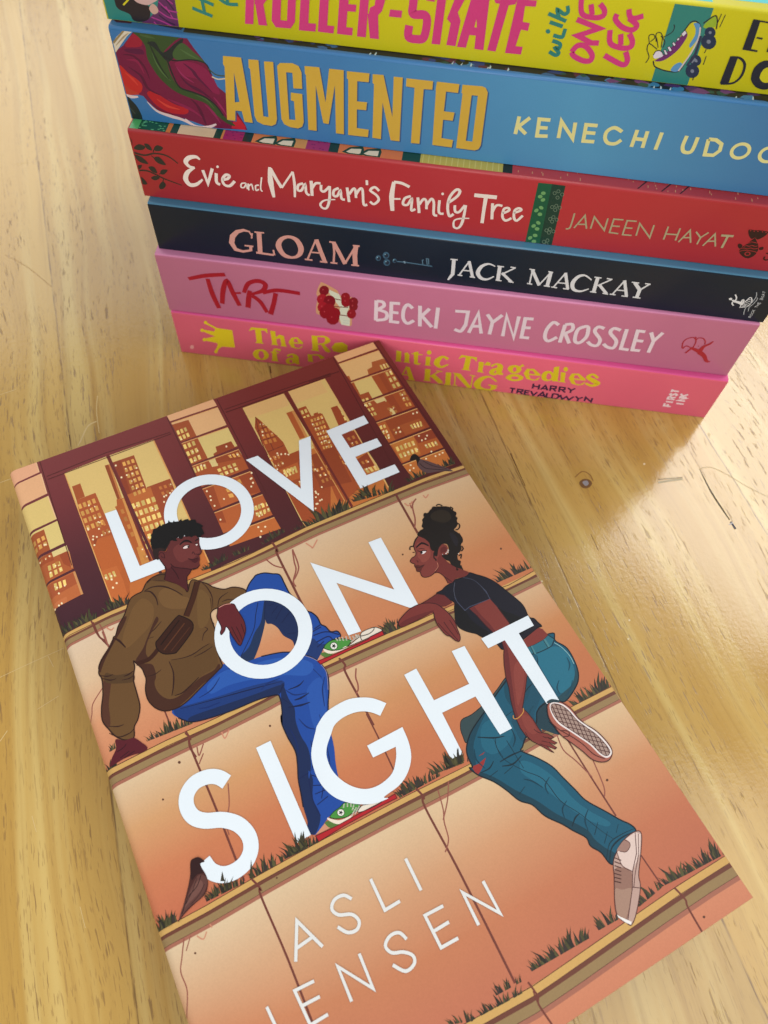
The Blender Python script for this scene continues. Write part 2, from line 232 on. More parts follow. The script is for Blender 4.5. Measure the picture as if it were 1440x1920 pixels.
# ------------------------------------------------------------------ print data
D = {}
D['illustration'] = '''3|128,60,62 118,52,56 84,40,48 64,34,44|128,52,42 118,46,40 98,42,38 84,36,36|-152,20177 935,20161 2048,20145 3188,20129 4356,20101 5551,20055 6775,20009 8030,19960 9318,19928 10653,19965 12026,20003 13439,20041|-93,13829 939,13934 2011,13953 3114,13937 4246,13895 5410,13898 6610,13973 7848,14026 9120,14027 10429,14024 11775,14005 13140,13899
3|221,197,169 221,190,154 215,153,113 204,131,94|217,186,146 207,159,110 195,127,81 195,118,77|-195,13469 845,13572 1926,13590 3038,13572 4181,13530 5355,13533 6567,13605 7817,13656 9103,13656 10427,13652 11789,13632 13172,13527|-220,9821 839,9841 1931,9856 3060,9832 4221,9854 5418,9925 6657,9945 7935,9914 9252,9866 10608,9809 11989,9658 13449,9711
3|221,195,158 212,162,114 205,128,89 197,111,81|214,177,137 199,135,87 194,119,77 191,113,77|-272,9376 781,9401 1867,9421 2990,9403 4146,9431 5337,9506 6571,9532 7846,9508 9160,9468 10514,9420 11895,9278 13352,9338|-296,5844 746,5834 1817,5851 2924,5872 4070,5884 5258,5870 6486,5854 7757,5812 9072,5798 10436,5813 11851,5832 13314,5786
3|221,197,162 214,173,135 203,137,97 197,122,93|220,190,149 204,143,101 193,116,84 186,106,81|-275,5420 756,5411 1817,5428 2913,5450 4048,5463 5225,5449 6442,5434 7701,5394 9003,5381 10355,5397 11757,5416 13207,5373|-636,2737 463,2321 1576,1898 2710,1485 3873,1158 5088,1072 6345,995 7646,957 8994,990 10402,1025 11874,1043 13411,1013
3|204,131,98 201,122,92|210,138,105 198,119,90|3600,617 4385,564 5190,510 6012,464 6855,416 7715,412 8596,435 9502,458 10436,481 11397,504 12388,496 13406,473|3738,-575 4502,-639 5283,-705 6082,-764 6899,-825 7732,-845 8585,-841 9462,-836 10364,-832 11292,-829 12248,-855 13230,-896
1|236,176,138|0|-83,19783 866,19880 850,19397 -58,19291
1|234,180,134|0|-72,19232 888,19330 858,18532 -58,18417
1|226,198,124|0|-79,18335 868,18433 875,17530 -127,17436
1|226,202,128|0|-114,17350 884,17458 870,16641 -184,16530
1|228,206,140|0|-63,16462 906,16532 885,15704 -96,15593
1|190,106,60|0|-113,15528 888,15617 887,14810 -116,14700
1|168,86,46|0|-184,16530 -119,17300 459,17342 444,16596
1|178,94,52|0|-96,15593 -63,16460 75,16464 387,16495 462,16500 460,16318 881,16342 895,16094 885,15704
1|160,76,44|0|634,16312 881,16342 885,15704 665,15967
1|164,80,44|0|-63,16460 75,16464 387,16495 461,16500 453,16210 -73,16201
1|199,148,77|0|45,17086 130,17098 122,16945 33,16930
1|197,146,76|0|28,16850 118,16867 110,16716 16,16695
1|234,174,91|0|182,17105 267,17117 265,16971 176,16955
1|221,164,86|0|173,16878 264,16896 262,16751 168,16729
1|255,236,190|0|205,16857 188,16843 172,16859 178,16884 199,16883
1|235,175,91|0|319,17124 405,17136 409,16996 320,16980
1|203,151,79|0|320,16906 411,16924 415,16785 320,16764
1|255,236,190|0|404,16802 379,16780 353,16806 363,16844 395,16842
1|210,182,105|0|240,16102 319,16103 307,15941 224,15934
1|233,202,116|0|217,15869 302,15878 290,15718 201,15703
1|255,236,190|0|282,15846 256,15824 230,15850 240,15888 273,15886
1|235,203,117|0|373,16103 453,16103 447,15953 363,15946
1|255,236,190|0|467,16004 442,15983 416,16008 426,16045 458,16043
1|233,202,116|0|359,15885 445,15894 439,15744 350,15729
1|229,198,114|0|506,16104 586,16104 587,15964 503,15957
1|255,236,190|0|543,15979 529,15967 515,15982 520,16002 538,16001
1|239,207,119|0|502,15900 588,15910 589,15771 499,15755
1|255,236,190|0|565,15829 547,15814 529,15832 536,15859 559,15857
1|185,117,63|0|103,16394 156,16398 149,16318 96,16313
1|204,129,69|0|235,16404 288,16408 282,16332 229,16326
1|255,236,190|0|267,16339 249,16324 231,16342 238,16368 260,16366
1|217,137,74|0|368,16413 421,16417 415,16345 362,16340
1|255,236,190|0|394,16385 369,16365 345,16389 355,16424 385,16422
1|172,88,52|0|73,15510 879,15587 888,15397 887,15205 35,15065
1|200,116,70|0|-60,14706 -19,14862 462,14936 437,14760
1|218,189,109|0|244,15474 320,15472 302,15254 226,15247
1|255,236,190|0|263,15363 249,15352 235,15366 241,15386 258,15384
1|253,219,126|0|371,15470 447,15468 429,15267 353,15260
1|255,222,128|0|497,15466 574,15464 557,15280 480,15273
1|255,236,190|0|526,15270 502,15250 479,15274 488,15308 518,15305
1|255,236,190|0|326,15302 305,15281 278,15294 272,15329 293,15350 320,15337
1|255,236,190|0|321,15105 300,15084 273,15097 268,15131 289,15153 315,15140
1|255,236,190|0|80,14716 59,14695 33,14708 27,14742 48,14763 74,14750
1|255,236,190|0|222,14744 201,14723 175,14736 169,14770 190,14791 216,14778
1|255,236,190|0|311,14771 290,14750 264,14763 258,14798 279,14819 305,14806
1|255,236,190|0|365,16814 344,16790 316,16804 310,16841 332,16864 359,16851
1|255,236,190|0|87,16337 66,16314 39,16327 33,16364 54,16386 81,16373
2|206,146,92|00|63|862,15596 868,14802
2|198,130,80|00|48|899,16305 852,15738
2|240,196,150|00|29|866,19880 850,19397
2|240,196,150|00|28|888,19330 858,18532
2|240,196,150|00|27|868,18433 875,17530
1|225,194,122|0|1535,19042 2863,19085 3036,13910 2242,13878 1530,14012
1|225,194,122|0|2974,19082 4399,19070 4424,17020 4439,14656 4386,13905 3625,13862 3115,13908
1|196,112,56|0|2242,13878 1530,14012 1533,16664 2942,16739 3036,13910
1|196,112,56|0|3115,13908 3038,16744 3832,16786 4437,14947 4439,14656 4386,13905 3625,13862
1|168,86,46|0|1605,18455 1863,18460 1856,17931 1592,17919
1|176,88,48|0|1533,17218 1592,17919 2177,17927 2227,16243 1532,16191
1|184,98,50|0|1532,16220 1810,16336 2192,16305 2274,14879 2044,14163 1530,14107
1|150,74,40|0|2722,18775 2847,18765 2791,17408 2698,17406
1|198,128,70|0|2837,18759 2874,18758 2883,18479 2845,17405 2781,17399
1|180,96,48|0|2558,17194 2621,17196 2676,17417 2893,17382 2976,15612 2981,15561 3002,14932 2650,14949
1|214,150,80|0|2833,17365 2921,17366 2923,17290 2851,15021 2747,15029
1|150,72,40|0|1644,16373 1779,16351 1828,15352 1552,15360
1|160,78,44|0|2982,18783 3657,18764 3615,17365 3563,17152 3019,17415
1|146,66,40|0|2982,18783 3221,18773 3125,17411 3019,17431
1|160,76,44|0|3642,17447 4380,17438 4367,16858 3536,14514 3108,14724 3431,16981
1|190,106,54|0|2972,15818 3007,14773 2985,14784
1|190,106,54|0|3019,17444 3740,17400 3661,15858 3383,14589 3092,14732
1|241,179,93|0|3241,18652 3326,18647 3321,18495 3236,18499
1|208,155,81|0|3232,18406 3318,18402 3312,18251 3227,18254
1|255,236,190|0|3290,18374 3268,18355 3248,18376 3258,18407 3284,18406
1|210,156,82|0|3224,18161 3309,18159 3304,18010 3219,18011
1|255,236,190|0|3253,18123 3225,18100 3199,18126 3212,18166 3245,18164
1|208,155,81|0|3216,17919 3301,17918 3296,17770 3210,17770
1|255,236,190|0|3315,17847 3296,17831 3278,17849 3287,17876 3309,17874
1|197,146,76|0|3207,17679 3293,17680 3287,17533 3202,17532
1|255,236,190|0|3279,17650 3263,17637 3248,17652 3256,17675 3275,17674
1|206,153,80|0|3199,17442 3284,17443 3279,17298 3194,17295
1|220,164,85|0|3378,18645 3463,18640 3458,18489 3373,18493
1|243,180,94|0|3370,18400 3455,18397 3450,18247 3365,18250
1|214,159,83|0|3361,18158 3447,18156 3442,18008 3356,18009
1|255,236,190|0|3424,18107 3394,18082 3367,18110 3380,18152 3416,18150
1|219,162,85|0|3353,17918 3439,17917 3433,17770 3348,17770
1|255,236,190|0|3391,17873 3372,17858 3355,17875 3364,17902 3386,17901
1|237,176,92|0|3345,17680 3430,17680 3425,17535 3340,17534
1|255,236,190|0|3367,17533 3343,17513 3321,17536 3332,17570 3361,17568
1|214,159,83|0|3337,17444 3422,17446 3417,17301 3332,17299
1|233,173,90|0|3516,18637 3601,18633 3596,18483 3511,18487
1|198,147,77|0|3507,18395 3593,18392 3588,18243 3502,18246
1|255,236,190|0|3606,18245 3575,18219 3547,18248 3562,18291 3598,18289
1|227,168,88|0|3499,18155 3585,18153 3580,18006 3494,18007
1|234,174,91|0|3491,17917 3577,17916 3572,17770 3486,17770
1|228,169,88|0|3483,17681 3569,17681 3564,17537 3478,17535
1|255,236,190|0|3573,17535 3556,17521 3541,17537 3549,17561 3569,17559
1|242,180,94|0|3475,17447 3561,17448 3556,17305 3470,17303
1|253,220,126|0|3029,17068 3106,17063 3100,16872 3034,16876
1|255,236,190|0|3114,16928 3097,16915 3083,16930 3090,16953 3109,16952
1|239,207,119|0|3037,16759 3095,16756 3089,16568 3042,16570
1|255,221,127|0|3046,16455 3084,16453 3078,16267 3051,16268
1|252,218,126|0|3054,16154 3074,16154 3067,15970 3059,15970
1|235,204,117|0|2963,15861 2971,15861 2977,15678 2957,15679
1|241,209,120|0|2953,15568 2981,15567 2987,15387 2947,15388
1|234,202,117|0|3159,17059 3262,17053 3255,16863 3152,16869
1|255,236,190|0|3180,16935 3157,16917 3136,16938 3147,16970 3174,16968
1|238,206,119|0|3148,16753 3250,16747 3243,16560 3141,16565
1|255,236,190|0|3201,16596 3178,16578 3157,16599 3167,16631 3195,16629
1|250,217,125|0|3137,16451 3238,16445 3231,16260 3130,16265
1|235,203,117|0|3126,16151 3227,16147 3219,15964 3119,15968
1|255,236,190|0|3220,16082 3201,16068 3185,16085 3193,16110 3215,16109
1|255,223,128|0|3115,15856 3215,15852 3208,15671 3108,15674
1|255,236,190|0|3148,15730 3120,15708 3094,15734 3107,15772 3140,15769
1|229,198,114|0|3104,15563 3203,15561 3196,15382 3097,15384
1|209,181,104|0|3316,17049 3419,17043 3411,16854 3308,16860
1|222,192,111|0|3303,16744 3406,16739 3398,16552 3296,16557
1|248,215,124|0|3291,16443 3393,16438 3385,16253 3283,16258
1|255,236,190|0|3395,16398 3377,16384 3361,16400 3369,16424 3390,16423
1|224,194,112|0|3279,16145 3380,16141 3372,15958 3271,15962
1|243,211,121|0|3267,15850 3367,15847 3360,15666 3259,15669
1|255,236,190|0|3315,15740 3292,15723 3272,15744 3282,15774 3309,15772
1|231,201,115|0|3255,15559 3355,15556 3347,15378 3248,15380
1|255,236,190|0|3292,15398 3272,15382 3253,15401 3262,15428 3286,15426
1|255,223,129|0|3472,17040 3576,17033 3567,16845 3464,16851
1|238,206,119|0|3459,16736 3562,16730 3553,16544 3451,16549
1|255,236,190|0|3576,16630 3546,16607 3520,16634 3533,16674 3568,16672
1|252,218,126|0|3446,16435 3548,16430 3539,16246 3437,16251
1|229,199,114|0|3432,16138 3534,16134 3526,15952 3424,15956
1|255,236,190|0|3531,16058 3506,16038 3483,16061 3494,16095 3524,16093
1|210,182,105|0|3419,15845 3520,15841 3512,15661 3411,15665
1|255,236,190|0|3527,15797 3497,15775 3471,15801 3485,15840 3519,15837
1|236,205,118|0|3407,15555 3507,15552 3499,15374 3399,15377
1|255,236,190|0|3488,15527 3466,15511 3447,15530 3457,15558 3482,15556
1|215,187,107|0|3629,17030 3733,17023 3724,16835 3620,16841
1|222,192,111|0|3615,16727 3718,16721 3709,16536 3606,16541
1|255,236,190|0|3635,16537 3606,16515 3581,16541 3594,16580 3627,16577
1|249,215,124|0|3601,16428 3703,16423 3694,16239 3592,16244
1|237,205,118|0|3587,16132 3689,16128 3679,15946 3578,15950
1|255,221,127|0|3573,15839 3674,15836 3665,15657 3564,15660
1|212,184,106|0|3559,15550 3659,15547 3651,15370 3550,15373
1|231,172,90|0|1584,17743 1671,17744 1672,17571 1585,17571
1|209,155,81|0|1585,17465 1673,17466 1674,17295 1586,17295
1|224,166,87|0|1587,17191 1674,17190 1675,17021 1588,17022
1|209,155,81|0|1588,16919 1676,16918 1677,16750 1589,16751
1|255,236,190|0|1646,16800 1617,16776 1589,16804 1601,16845 1636,16843
1|214,159,83|0|1724,17745 1812,17746 1813,17572 1725,17572
1|208,154,81|0|1726,17466 1814,17466 1815,17295 1727,17295
1|203,151,79|0|1728,17190 1816,17190 1817,17020 1729,17021
1|224,167,87|0|1730,16917 1818,16916 1819,16748 1731,16749
1|225,167,87|0|1865,17746 1953,17747 1955,17573 1867,17572
1|255,236,190|0|1901,17563 1871,17538 1843,17567 1856,17610 1892,17607
1|224,166,87|0|1868,17467 1955,17467 1957,17295 1869,17295
1|255,236,190|0|1893,17414 1875,17398 1858,17416 1866,17442 1888,17441
1|238,177,92|0|1870,17190 1958,17190 1959,17019 1871,17020
1|206,153,80|0|1872,16916 1960,16915 1961,16746 1873,16748
1|255,236,190|0|1981,16875 1954,16853 1930,16879 1941,16916 1973,16914
1|221,164,86|0|2007,17748 2095,17749 2097,17574 2009,17573
1|220,163,85|0|2009,17467 2098,17467 2099,17295 2011,17295
1|255,236,190|0|2037,17453 2017,17436 1999,17455 2007,17483 2031,17482
1|197,146,76|0|2012,17189 2100,17189 2102,17018 2013,17019
1|238,177,92|0|2014,16915 2103,16914 2104,16745 2016,16746
1|196,118,60|0|3966,17302 4046,17294 4046,17174 3966,17183
1|199,120,61|0|3967,17086 4047,17075 4047,16956 3968,16968
1|199,120,61|0|4112,17287 4193,17278 4192,17156 4112,17166
1|175,105,53|0|4112,17067 4191,17056 4191,16935 4112,16947
1|171,103,52|0|4259,17271 4340,17263 4338,17138 4258,17148
1|255,236,190|0|4349,17222 4327,17204 4307,17225 4318,17255 4344,17253
1|205,123,62|0|4257,17048 4336,17037 4335,16914 4255,16925
1|255,236,190|0|4302,16984 4285,16971 4271,16986 4279,17008 4298,17007
1|255,236,190|0|3059,18613 3035,18588 3007,18602 3002,18640 3026,18665 3054,18652
1|255,236,190|0|3082,18112 3058,18088 3031,18101 3026,18139 3050,18164 3078,18150
1|255,236,190|0|1711,16473 1689,16451 1662,16464 1658,16499 1679,16521 1706,16508
1|255,236,190|0|1798,16408 1776,16386 1750,16399 1745,16434 1767,16456 1793,16443
1|255,236,190|0|1949,16401 1927,16379 1900,16392 1896,16427 1918,16449 1944,16436
1|255,236,190|0|1674,16372 1652,16350 1625,16363 1621,16397 1642,16420 1669,16407
1|255,236,190|0|2040,16432 2018,16410 1992,16423 1987,16458 2009,16480 2036,16467
1|255,236,190|0|1933,16645 1911,16623 1884,16636 1880,16671 1902,16694 1929,16681
1|255,236,190|0|1656,16169 1634,16148 1608,16160 1603,16195 1625,16217 1651,16204
1|255,236,190|0|1643,16751 1622,16728 1595,16741 1590,16777 1612,16799 1639,16786
1|255,236,190|0|4028,16880 4004,16857 3976,16870 3973,16907 3997,16930 4025,16917
1|255,236,190|0|4100,16892 4076,16869 4049,16882 4045,16919 4069,16942 4097,16929
1|255,236,190|0|3965,16699 3941,16676 3914,16689 3910,16725 3934,16748 3962,16735
1|255,236,190|0|4232,16923 4208,16900 4180,16913 4177,16950 4201,16973 4229,16960
1|190,100,50|0|1766,16344 2156,16297 2234,15163 1924,14903 1587,15274 1555,16020
1|198,108,56|0|1574,15280 2004,15248 2034,14714 2002,14260 1540,14028 1554,14614
1|207,179,103|0|1599,15119 1667,15120 1675,14925 1607,14925
1|214,186,107|0|1712,15120 1780,15121 1787,14926 1720,14926
1|218,189,109|0|1825,15122 1893,15122 1901,14928 1833,14927
1|255,236,190|0|1879,14974 1862,14961 1846,14977 1854,15000 1874,14998
1|206,140,70|0|2696,15568 2859,15577 2888,14964 2655,14957
1|255,236,190|0|1645,15000 1620,14976 1590,14991 1585,15029 1609,15053 1639,15039
1|255,236,190|0|1799,14982 1775,14958 1745,14973 1740,15011 1764,15035 1794,15020
1|255,236,190|0|1867,14701 1843,14678 1813,14692 1808,14730 1832,14754 1862,14739
1|255,236,190|0|1732,14610 1708,14586 1678,14601 1673,14639 1697,14662 1727,14648
1|255,236,190|0|1775,14875 1750,14851 1721,14866 1715,14904 1740,14928 1770,14913
2|112,46,42|00|69|2931,19138 2928,14983
2|228,168,96|00|28|1540,19011 1549,14075
2|222,160,92|00|39|4392,19038 4421,17013 4423,14175
1|236,180,132|0|5089,19926 6684,19918 6711,19498 5115,19540
1|234,184,130|0|5126,19455 6707,19413 6708,18621 5160,18619
1|226,200,126|0|5150,18546 6704,18507 6709,17666 5161,17642
1|228,204,136|0|5151,17572 6702,17547 6707,16734 5140,16723
1|186,98,52|0|5139,16638 6721,16604 6714,15771 5163,15768
1|186,98,52|0|5162,15685 6725,15656 6717,14851 5152,14906
1|196,108,54|0|5157,14823 6733,14751 6755,14306 5164,14411
1|168,84,46|0|5160,18619 5129,19383 5670,19345 5681,18619
1|168,84,46|0|5161,17642 5150,18546 5683,18533 5696,17685 5694,17650
1|168,84,46|0|5151,17572 5689,17563 5683,17441 5150,17456
1|174,88,48|0|5140,16723 5151,17572 5165,17572 5699,17483 5701,17283 5884,17244 5964,17556 6274,17533 6504,17550 6689,17547 6703,17279 6707,16734
1|156,74,42|0|5906,17654 5912,17732 6046,17770 6072,17961 6601,17955 6621,17698 6709,17694 6709,17666
1|156,74,42|0|5899,17560 6702,17547 6702,17534 6619,17191 5883,17344
1|255,224,129|0|5170,19088 5246,19090 5236,18922 5158,18917
1|255,221,127|0|5151,18830 5152,18837 5231,18843 5221,18677 5158,18670
1|255,236,190|0|5235,18691 5207,18669 5184,18694 5198,18731 5229,18729
1|239,207,119|0|5292,19092 5368,19094 5362,18930 5284,18925
1|240,208,120|0|5280,18847 5360,18853 5354,18689 5272,18681
1|208,180,104|0|5415,19096 5491,19099 5489,18938 5411,18933
1|251,218,125|0|5409,18856 5488,18862 5487,18702 5404,18694
1|253,219,126|0|5165,18475 5255,18475 5250,18294 5162,18293
1|250,217,125|0|5160,18172 5248,18175 5243,17996 5158,17992
1|253,219,126|0|5158,17873 5241,17877 5237,17700 5160,17695
1|238,206,119|0|5309,18475 5399,18475 5393,18297 5304,18295
1|225,195,112|0|5301,18176 5389,18178 5382,18002 5296,17998
1|255,236,190|0|5384,18078 5357,18057 5335,18081 5348,18116 5378,18114
1|219,190,109|0|5293,17880 5378,17885 5372,17710 5288,17704
1|255,236,190|0|5324,17729 5291,17704 5264,17732 5280,17775 5317,17773
1|212,184,106|0|5454,18475 5544,18475 5536,18299 5447,18297
1|233,202,116|0|5442,18180 5530,18182 5521,18007 5435,18004
1|255,236,190|0|5536,18061 5508,18039 5484,18063 5498,18101 5530,18099
1|245,212,122|0|5430,17887 5516,17892 5507,17719 5423,17713
1|255,236,190|0|5491,17854 5467,17836 5448,17857 5459,17888 5486,17886
1|245,213,122|0|5811,17139 5910,17136 5913,17012 5815,17015
1|226,196,113|0|5817,16951 5915,16948 5918,16825 5821,16828
1|228,197,114|0|5977,17133 6076,17130 6077,17007 5979,17010
1|251,218,125|0|5980,16947 6078,16944 6079,16821 5982,16824
1|255,236,190|0|6074,16836 6045,16814 6021,16839 6035,16877 6068,16874
1|215,186,107|0|6142,17128 6242,17125 6241,17002 6143,17005
1|255,236,190|0|6250,17002 6227,16985 6209,17004 6220,17032 6245,17031
1|227,197,113|0|6143,16942 6241,16939 6241,16817 6143,16820
1|223,193,111|0|6309,17123 6409,17120 6406,16997 6307,17000
1|233,202,116|0|6307,16937 6405,16935 6403,16813 6305,16816
1|255,236,190|0|6361,16888 6328,16863 6301,16892 6317,16934 6355,16931
1|232,172,90|0|6300,17484 6378,17478 6405,17335 6333,17356
1|255,236,190|0|6398,17446 6378,17432 6363,17448 6373,17473 6394,17472
1|240,178,93|0|6429,17474 6507,17468 6525,17301 6453,17321
1|219,162,85|0|6560,17465 6638,17459 6645,17266 6573,17287
1|255,236,190|0|6622,17365 6586,17339 6558,17369 6576,17413 6615,17411
1|219,190,109|0|5150,17506 5216,17504 5199,17299 5147,17298
1|255,223,128|0|5260,17503 5326,17501 5308,17302 5243,17300
1|255,236,190|0|5314,17355 5282,17331 5255,17359 5270,17401 5307,17399
1|251,217,125|0|5371,17500 5437,17498 5417,17304 5351,17303
1|255,236,190|0|5445,17481 5414,17458 5389,17484 5404,17523 5438,17521
1|217,188,108|0|5482,17497 5549,17495 5526,17307 5460,17305
1|255,236,190|0|5526,17419 5492,17393 5464,17423 5481,17467 5519,17465
1|212,157,82|0|6221,16485 6319,16486 6308,16328 6207,16319
1|205,152,79|0|6379,16486 6478,16487 6471,16342 6370,16333
1|228,169,88|0|5788,16343 5929,16332 5921,16181 5784,16200
1|239,177,93|0|5781,16127 5917,16103 5908,15953 5777,15985
1|250,217,125|0|6352,15381 6413,15380 6392,15220 6332,15218
1|255,236,190|0|6383,15348 6358,15330 6338,15351 6351,15382 6379,15379
1|234,203,117|0|6320,15118 6379,15123 6358,14965 6300,14957
1|255,236,190|0|6372,14976 6343,14955 6319,14980 6334,15016 6367,15013
1|214,185,107|0|6454,15379 6516,15379 6493,15224 6432,15222
1|255,236,190|0|6474,15281 6453,15267 6437,15284 6447,15308 6470,15306
1|224,194,112|0|6419,15126 6478,15130 6455,14978 6397,14970
1|255,236,190|0|6457,14975 6437,14962 6420,14978 6431,15003 6453,15001
1|255,223,129|0|6557,15378 6618,15378 6593,15229 6533,15226
1|255,236,190|0|6581,15336 6549,15315 6524,15341 6540,15378 6575,15376
1|255,221,127|0|6518,15133 6578,15138 6553,14991 6494,14983
1|160,76,42|0|5163,15768 5140,16585 5142,16626 5483,16606 5412,15768
1|160,76,42|0|5162,15685 5405,15681 5365,15210 5157,15311
1|160,74,42|0|6302,16599 6721,16588 6714,15771 6714,15771 6386,15834
1|255,236,190|0|6418,17811 6391,17786 6362,17800 6360,17839 6387,17864 6416,17850
1|255,236,190|0|6645,16336 6619,16313 6590,16326 6589,16363 6615,16387 6643,16373
1|255,236,190|0|6653,16162 6626,16139 6598,16152 6596,16189 6623,16212 6651,16199
1|255,236,190|0|6554,16065 6527,16042 6499,16055 6497,16092 6524,16115 6552,16101
1|255,236,190|0|5294,16277 5269,16254 5241,16267 5238,16304 5263,16327 5291,16313
1|255,236,190|0|5261,16141 5236,16118 5209,16132 5206,16168 5231,16191 5259,16177
1|255,236,190|0|5286,15904 5261,15882 5233,15895 5231,15931 5255,15953 5283,15940
1|255,236,190|0|5270,15370 5246,15348 5218,15362 5216,15397 5240,15419 5268,15405
1|255,236,190|0|5633,16008 5608,15986 5580,15999 5578,16035 5603,16058 5631,16044
1|255,236,190|0|5262,16497 5236,16474 5209,16487 5206,16524 5231,16547 5259,16534
2|228,170,106|00|32|5089,19926 6684,19918
2|228,170,106|00|31|5126,19455 6707,19413
2|228,170,106|00|31|5150,18546 6704,18507
2|228,170,106|00|30|5151,17572 6702,17547
2|228,170,106|00|29|5139,16638 6721,16604
2|228,170,106|00|28|5162,15685 6725,15656
2|228,170,106|00|28|5157,14823 6733,14751
1|222,192,111|0|6303,15350 6380,15349 6363,15225 6288,15227
1|213,185,106|0|6278,15152 6353,15149 6336,15026 6263,15029
1|255,236,190|0|6328,15096 6304,15080 6284,15100 6296,15130 6324,15127
1|207,180,103|0|6432,15348 6510,15347 6490,15221 6414,15223
1|228,198,114|0|6403,15147 6478,15144 6458,15019 6385,15023
1|255,236,190|0|6442,15063 6410,15041 6384,15068 6400,15107 6436,15104
1|255,223,128|0|6562,15346 6641,15344 6617,15217 6541,15219
1|238,207,119|0|6528,15142 6603,15139 6580,15013 6506,15017
1|244,212,122|0|6693,15343 6722,15343 6721,15214 6668,15215
1|255,236,190|0|6723,15232 6704,15219 6688,15235 6698,15258 6720,15257
1|216,187,108|0|6653,15137 6720,15135 6720,15093 6702,15007 6628,15011
1|255,236,190|0|6702,15085 6674,15066 6651,15089 6666,15122 6697,15120
1|255,236,190|0|6195,14635 6169,14613 6140,14626 6138,14663 6165,14685 6193,14671
1|255,236,190|0|6387,14555 6360,14533 6331,14547 6329,14583 6356,14606 6385,14592
1|255,236,190|0|6222,14466 6196,14443 6167,14457 6165,14493 6192,14516 6220,14502
1|255,236,190|0|6124,14298 6097,14276 6069,14290 6067,14326 6093,14348 6121,14334
1|255,236,190|0|6680,16344 6652,16319 6622,16333 6620,16372 6648,16397 6678,16383
1|255,236,190|0|6657,16172 6629,16148 6599,16162 6597,16201 6625,16225 6655,16211
1|255,236,190|0|6756,16528 6728,16503 6698,16517 6696,16557 6724,16582 6754,16567
1|224,192,118|0|7435,19042 8902,19024 9020,14060 8659,14066 7446,14033 7416,14303 7440,16549
1|224,192,118|0|9071,19035 10417,19020 10402,17867 10377,16081 10421,15115 10361,14034 9033,14012
1|226,182,118|0|7463,18693 7466,19020 8902,19015 8906,18856 8865,18487 7494,18541
1|226,184,118|0|9071,19033 9290,19032 10241,19022 10268,18446 9067,18465
1|198,116,58|0|8659,14066 7444,14087 7440,16475 8961,16565 9020,14076
1|198,116,58|0|9033,14012 9052,16571 10351,16648 10377,16081 10348,14033
1|164,78,42|0|7679,18533 7770,18302 7851,17997 7997,17558 8091,17201 8073,16686 8405,16690 8568,15954 8808,15146 8301,14073 7557,14085 7444,14186 7443,14997 7484,16177 7477,17598 7486,18118
1|178,92,48|0|8648,18235 8921,18231 8928,17924 8884,17056 8620,17077
1|206,140,78|0|8836,18227 8921,18230 8928,17924 8884,17056 8801,17059
1|166,80,42|0|8967,16300 8981,15690 8949,15972
1|166,80,42|0|9063,18040 9074,18234 9351,18229 9344,17741 9425,17730 9448,17827 9597,17822 9590,17760 9681,17744 9642,17090 9630,16884 9045,15647
1|224,194,112|0|9106,18113 9185,18114 9172,17957 9092,17952
1|255,222,128|0|9084,17854 9163,17862 9150,17706 9071,17695
1|224,194,112|0|9234,18115 9314,18115 9299,17965 9220,17960
1|225,195,112|0|9212,17866 9291,17873 9277,17724 9198,17713
1|217,161,84|0|9081,17562 9177,17568 9187,17398 9095,17394
1|255,236,190|0|9203,17451 9165,17424 9136,17455 9157,17501 9199,17499
1|229,170,89|0|9105,17291 9194,17295 9204,17126 9119,17125
1|235,174,91|0|9128,17023 9210,17024 9220,16857 9143,16858
1|241,179,93|0|9227,17571 9323,17577 9327,17404 9235,17400
1|221,164,86|0|9240,17296 9329,17299 9332,17128 9248,17127
1|255,236,190|0|9278,17202 9241,17177 9215,17206 9235,17249 9273,17246
1|217,161,84|0|9252,17024 9334,17024 9338,16855 9260,16856
1|255,236,190|0|9343,16848 9306,16823 9280,16852 9300,16895 9339,16893
1|215,159,83|0|9373,17580 9471,17586 9467,17411 9374,17407
1|255,236,190|0|9453,17420 9416,17395 9390,17424 9410,17467 9449,17465
1|215,160,84|0|9375,17301 9465,17304 9461,17131 9376,17129
1|255,236,190|0|9432,17135 9407,17118 9389,17138 9403,17167 9429,17166
1|241,179,94|0|9377,17025 9459,17025 9455,16853 9378,16855
1|240,178,93|0|9521,17589 9618,17595 9607,17417 9515,17413
1|194,144,75|0|9511,17306 9601,17309 9590,17133 9505,17131
1|255,236,190|0|9556,17205 9528,17186 9507,17208 9523,17241 9553,17239
1|226,168,88|0|9501,17025 9583,17025 9573,16851 9495,16853
1|168,82,44|0|8951,16954 9013,14369 8907,14328 8709,14424
1|168,82,44|0|9062,17804 9713,17701 9665,16867 9514,14562 9036,14378
1|219,163,85|0|9250,17646 9326,17645 9314,17527 9240,17529
1|197,146,76|0|9233,17451 9306,17448 9293,17331 9223,17334
1|255,236,190|0|9269,17425 9235,17401 9210,17428 9229,17469 9265,17467
1|211,157,82|0|9216,17257 9285,17253 9273,17137 9206,17141
1|255,236,190|0|9281,17228 9249,17206 9226,17232 9243,17270 9277,17268
1|241,179,94|0|9199,17064 9265,17059 9252,16944 9189,16949
1|255,236,190|0|9265,16987 9238,16968 9218,16990 9233,17022 9262,17020
1|212,157,82|0|9183,16872 9244,16867 9232,16752 9173,16758
1|221,164,86|0|9166,16682 9224,16676 9212,16562 9156,16569
1|255,236,190|0|9223,16648 9195,16629 9174,16651 9190,16684 9220,16682
1|221,164,86|0|9150,16493 9204,16486 9192,16373 9140,16381
1|203,151,79|0|9366,17644 9442,17643 9427,17524 9352,17526
1|230,171,89|0|9343,17447 9416,17445 9400,17326 9330,17329
1|210,156,82|0|9321,17251 9390,17248 9374,17131 9307,17135
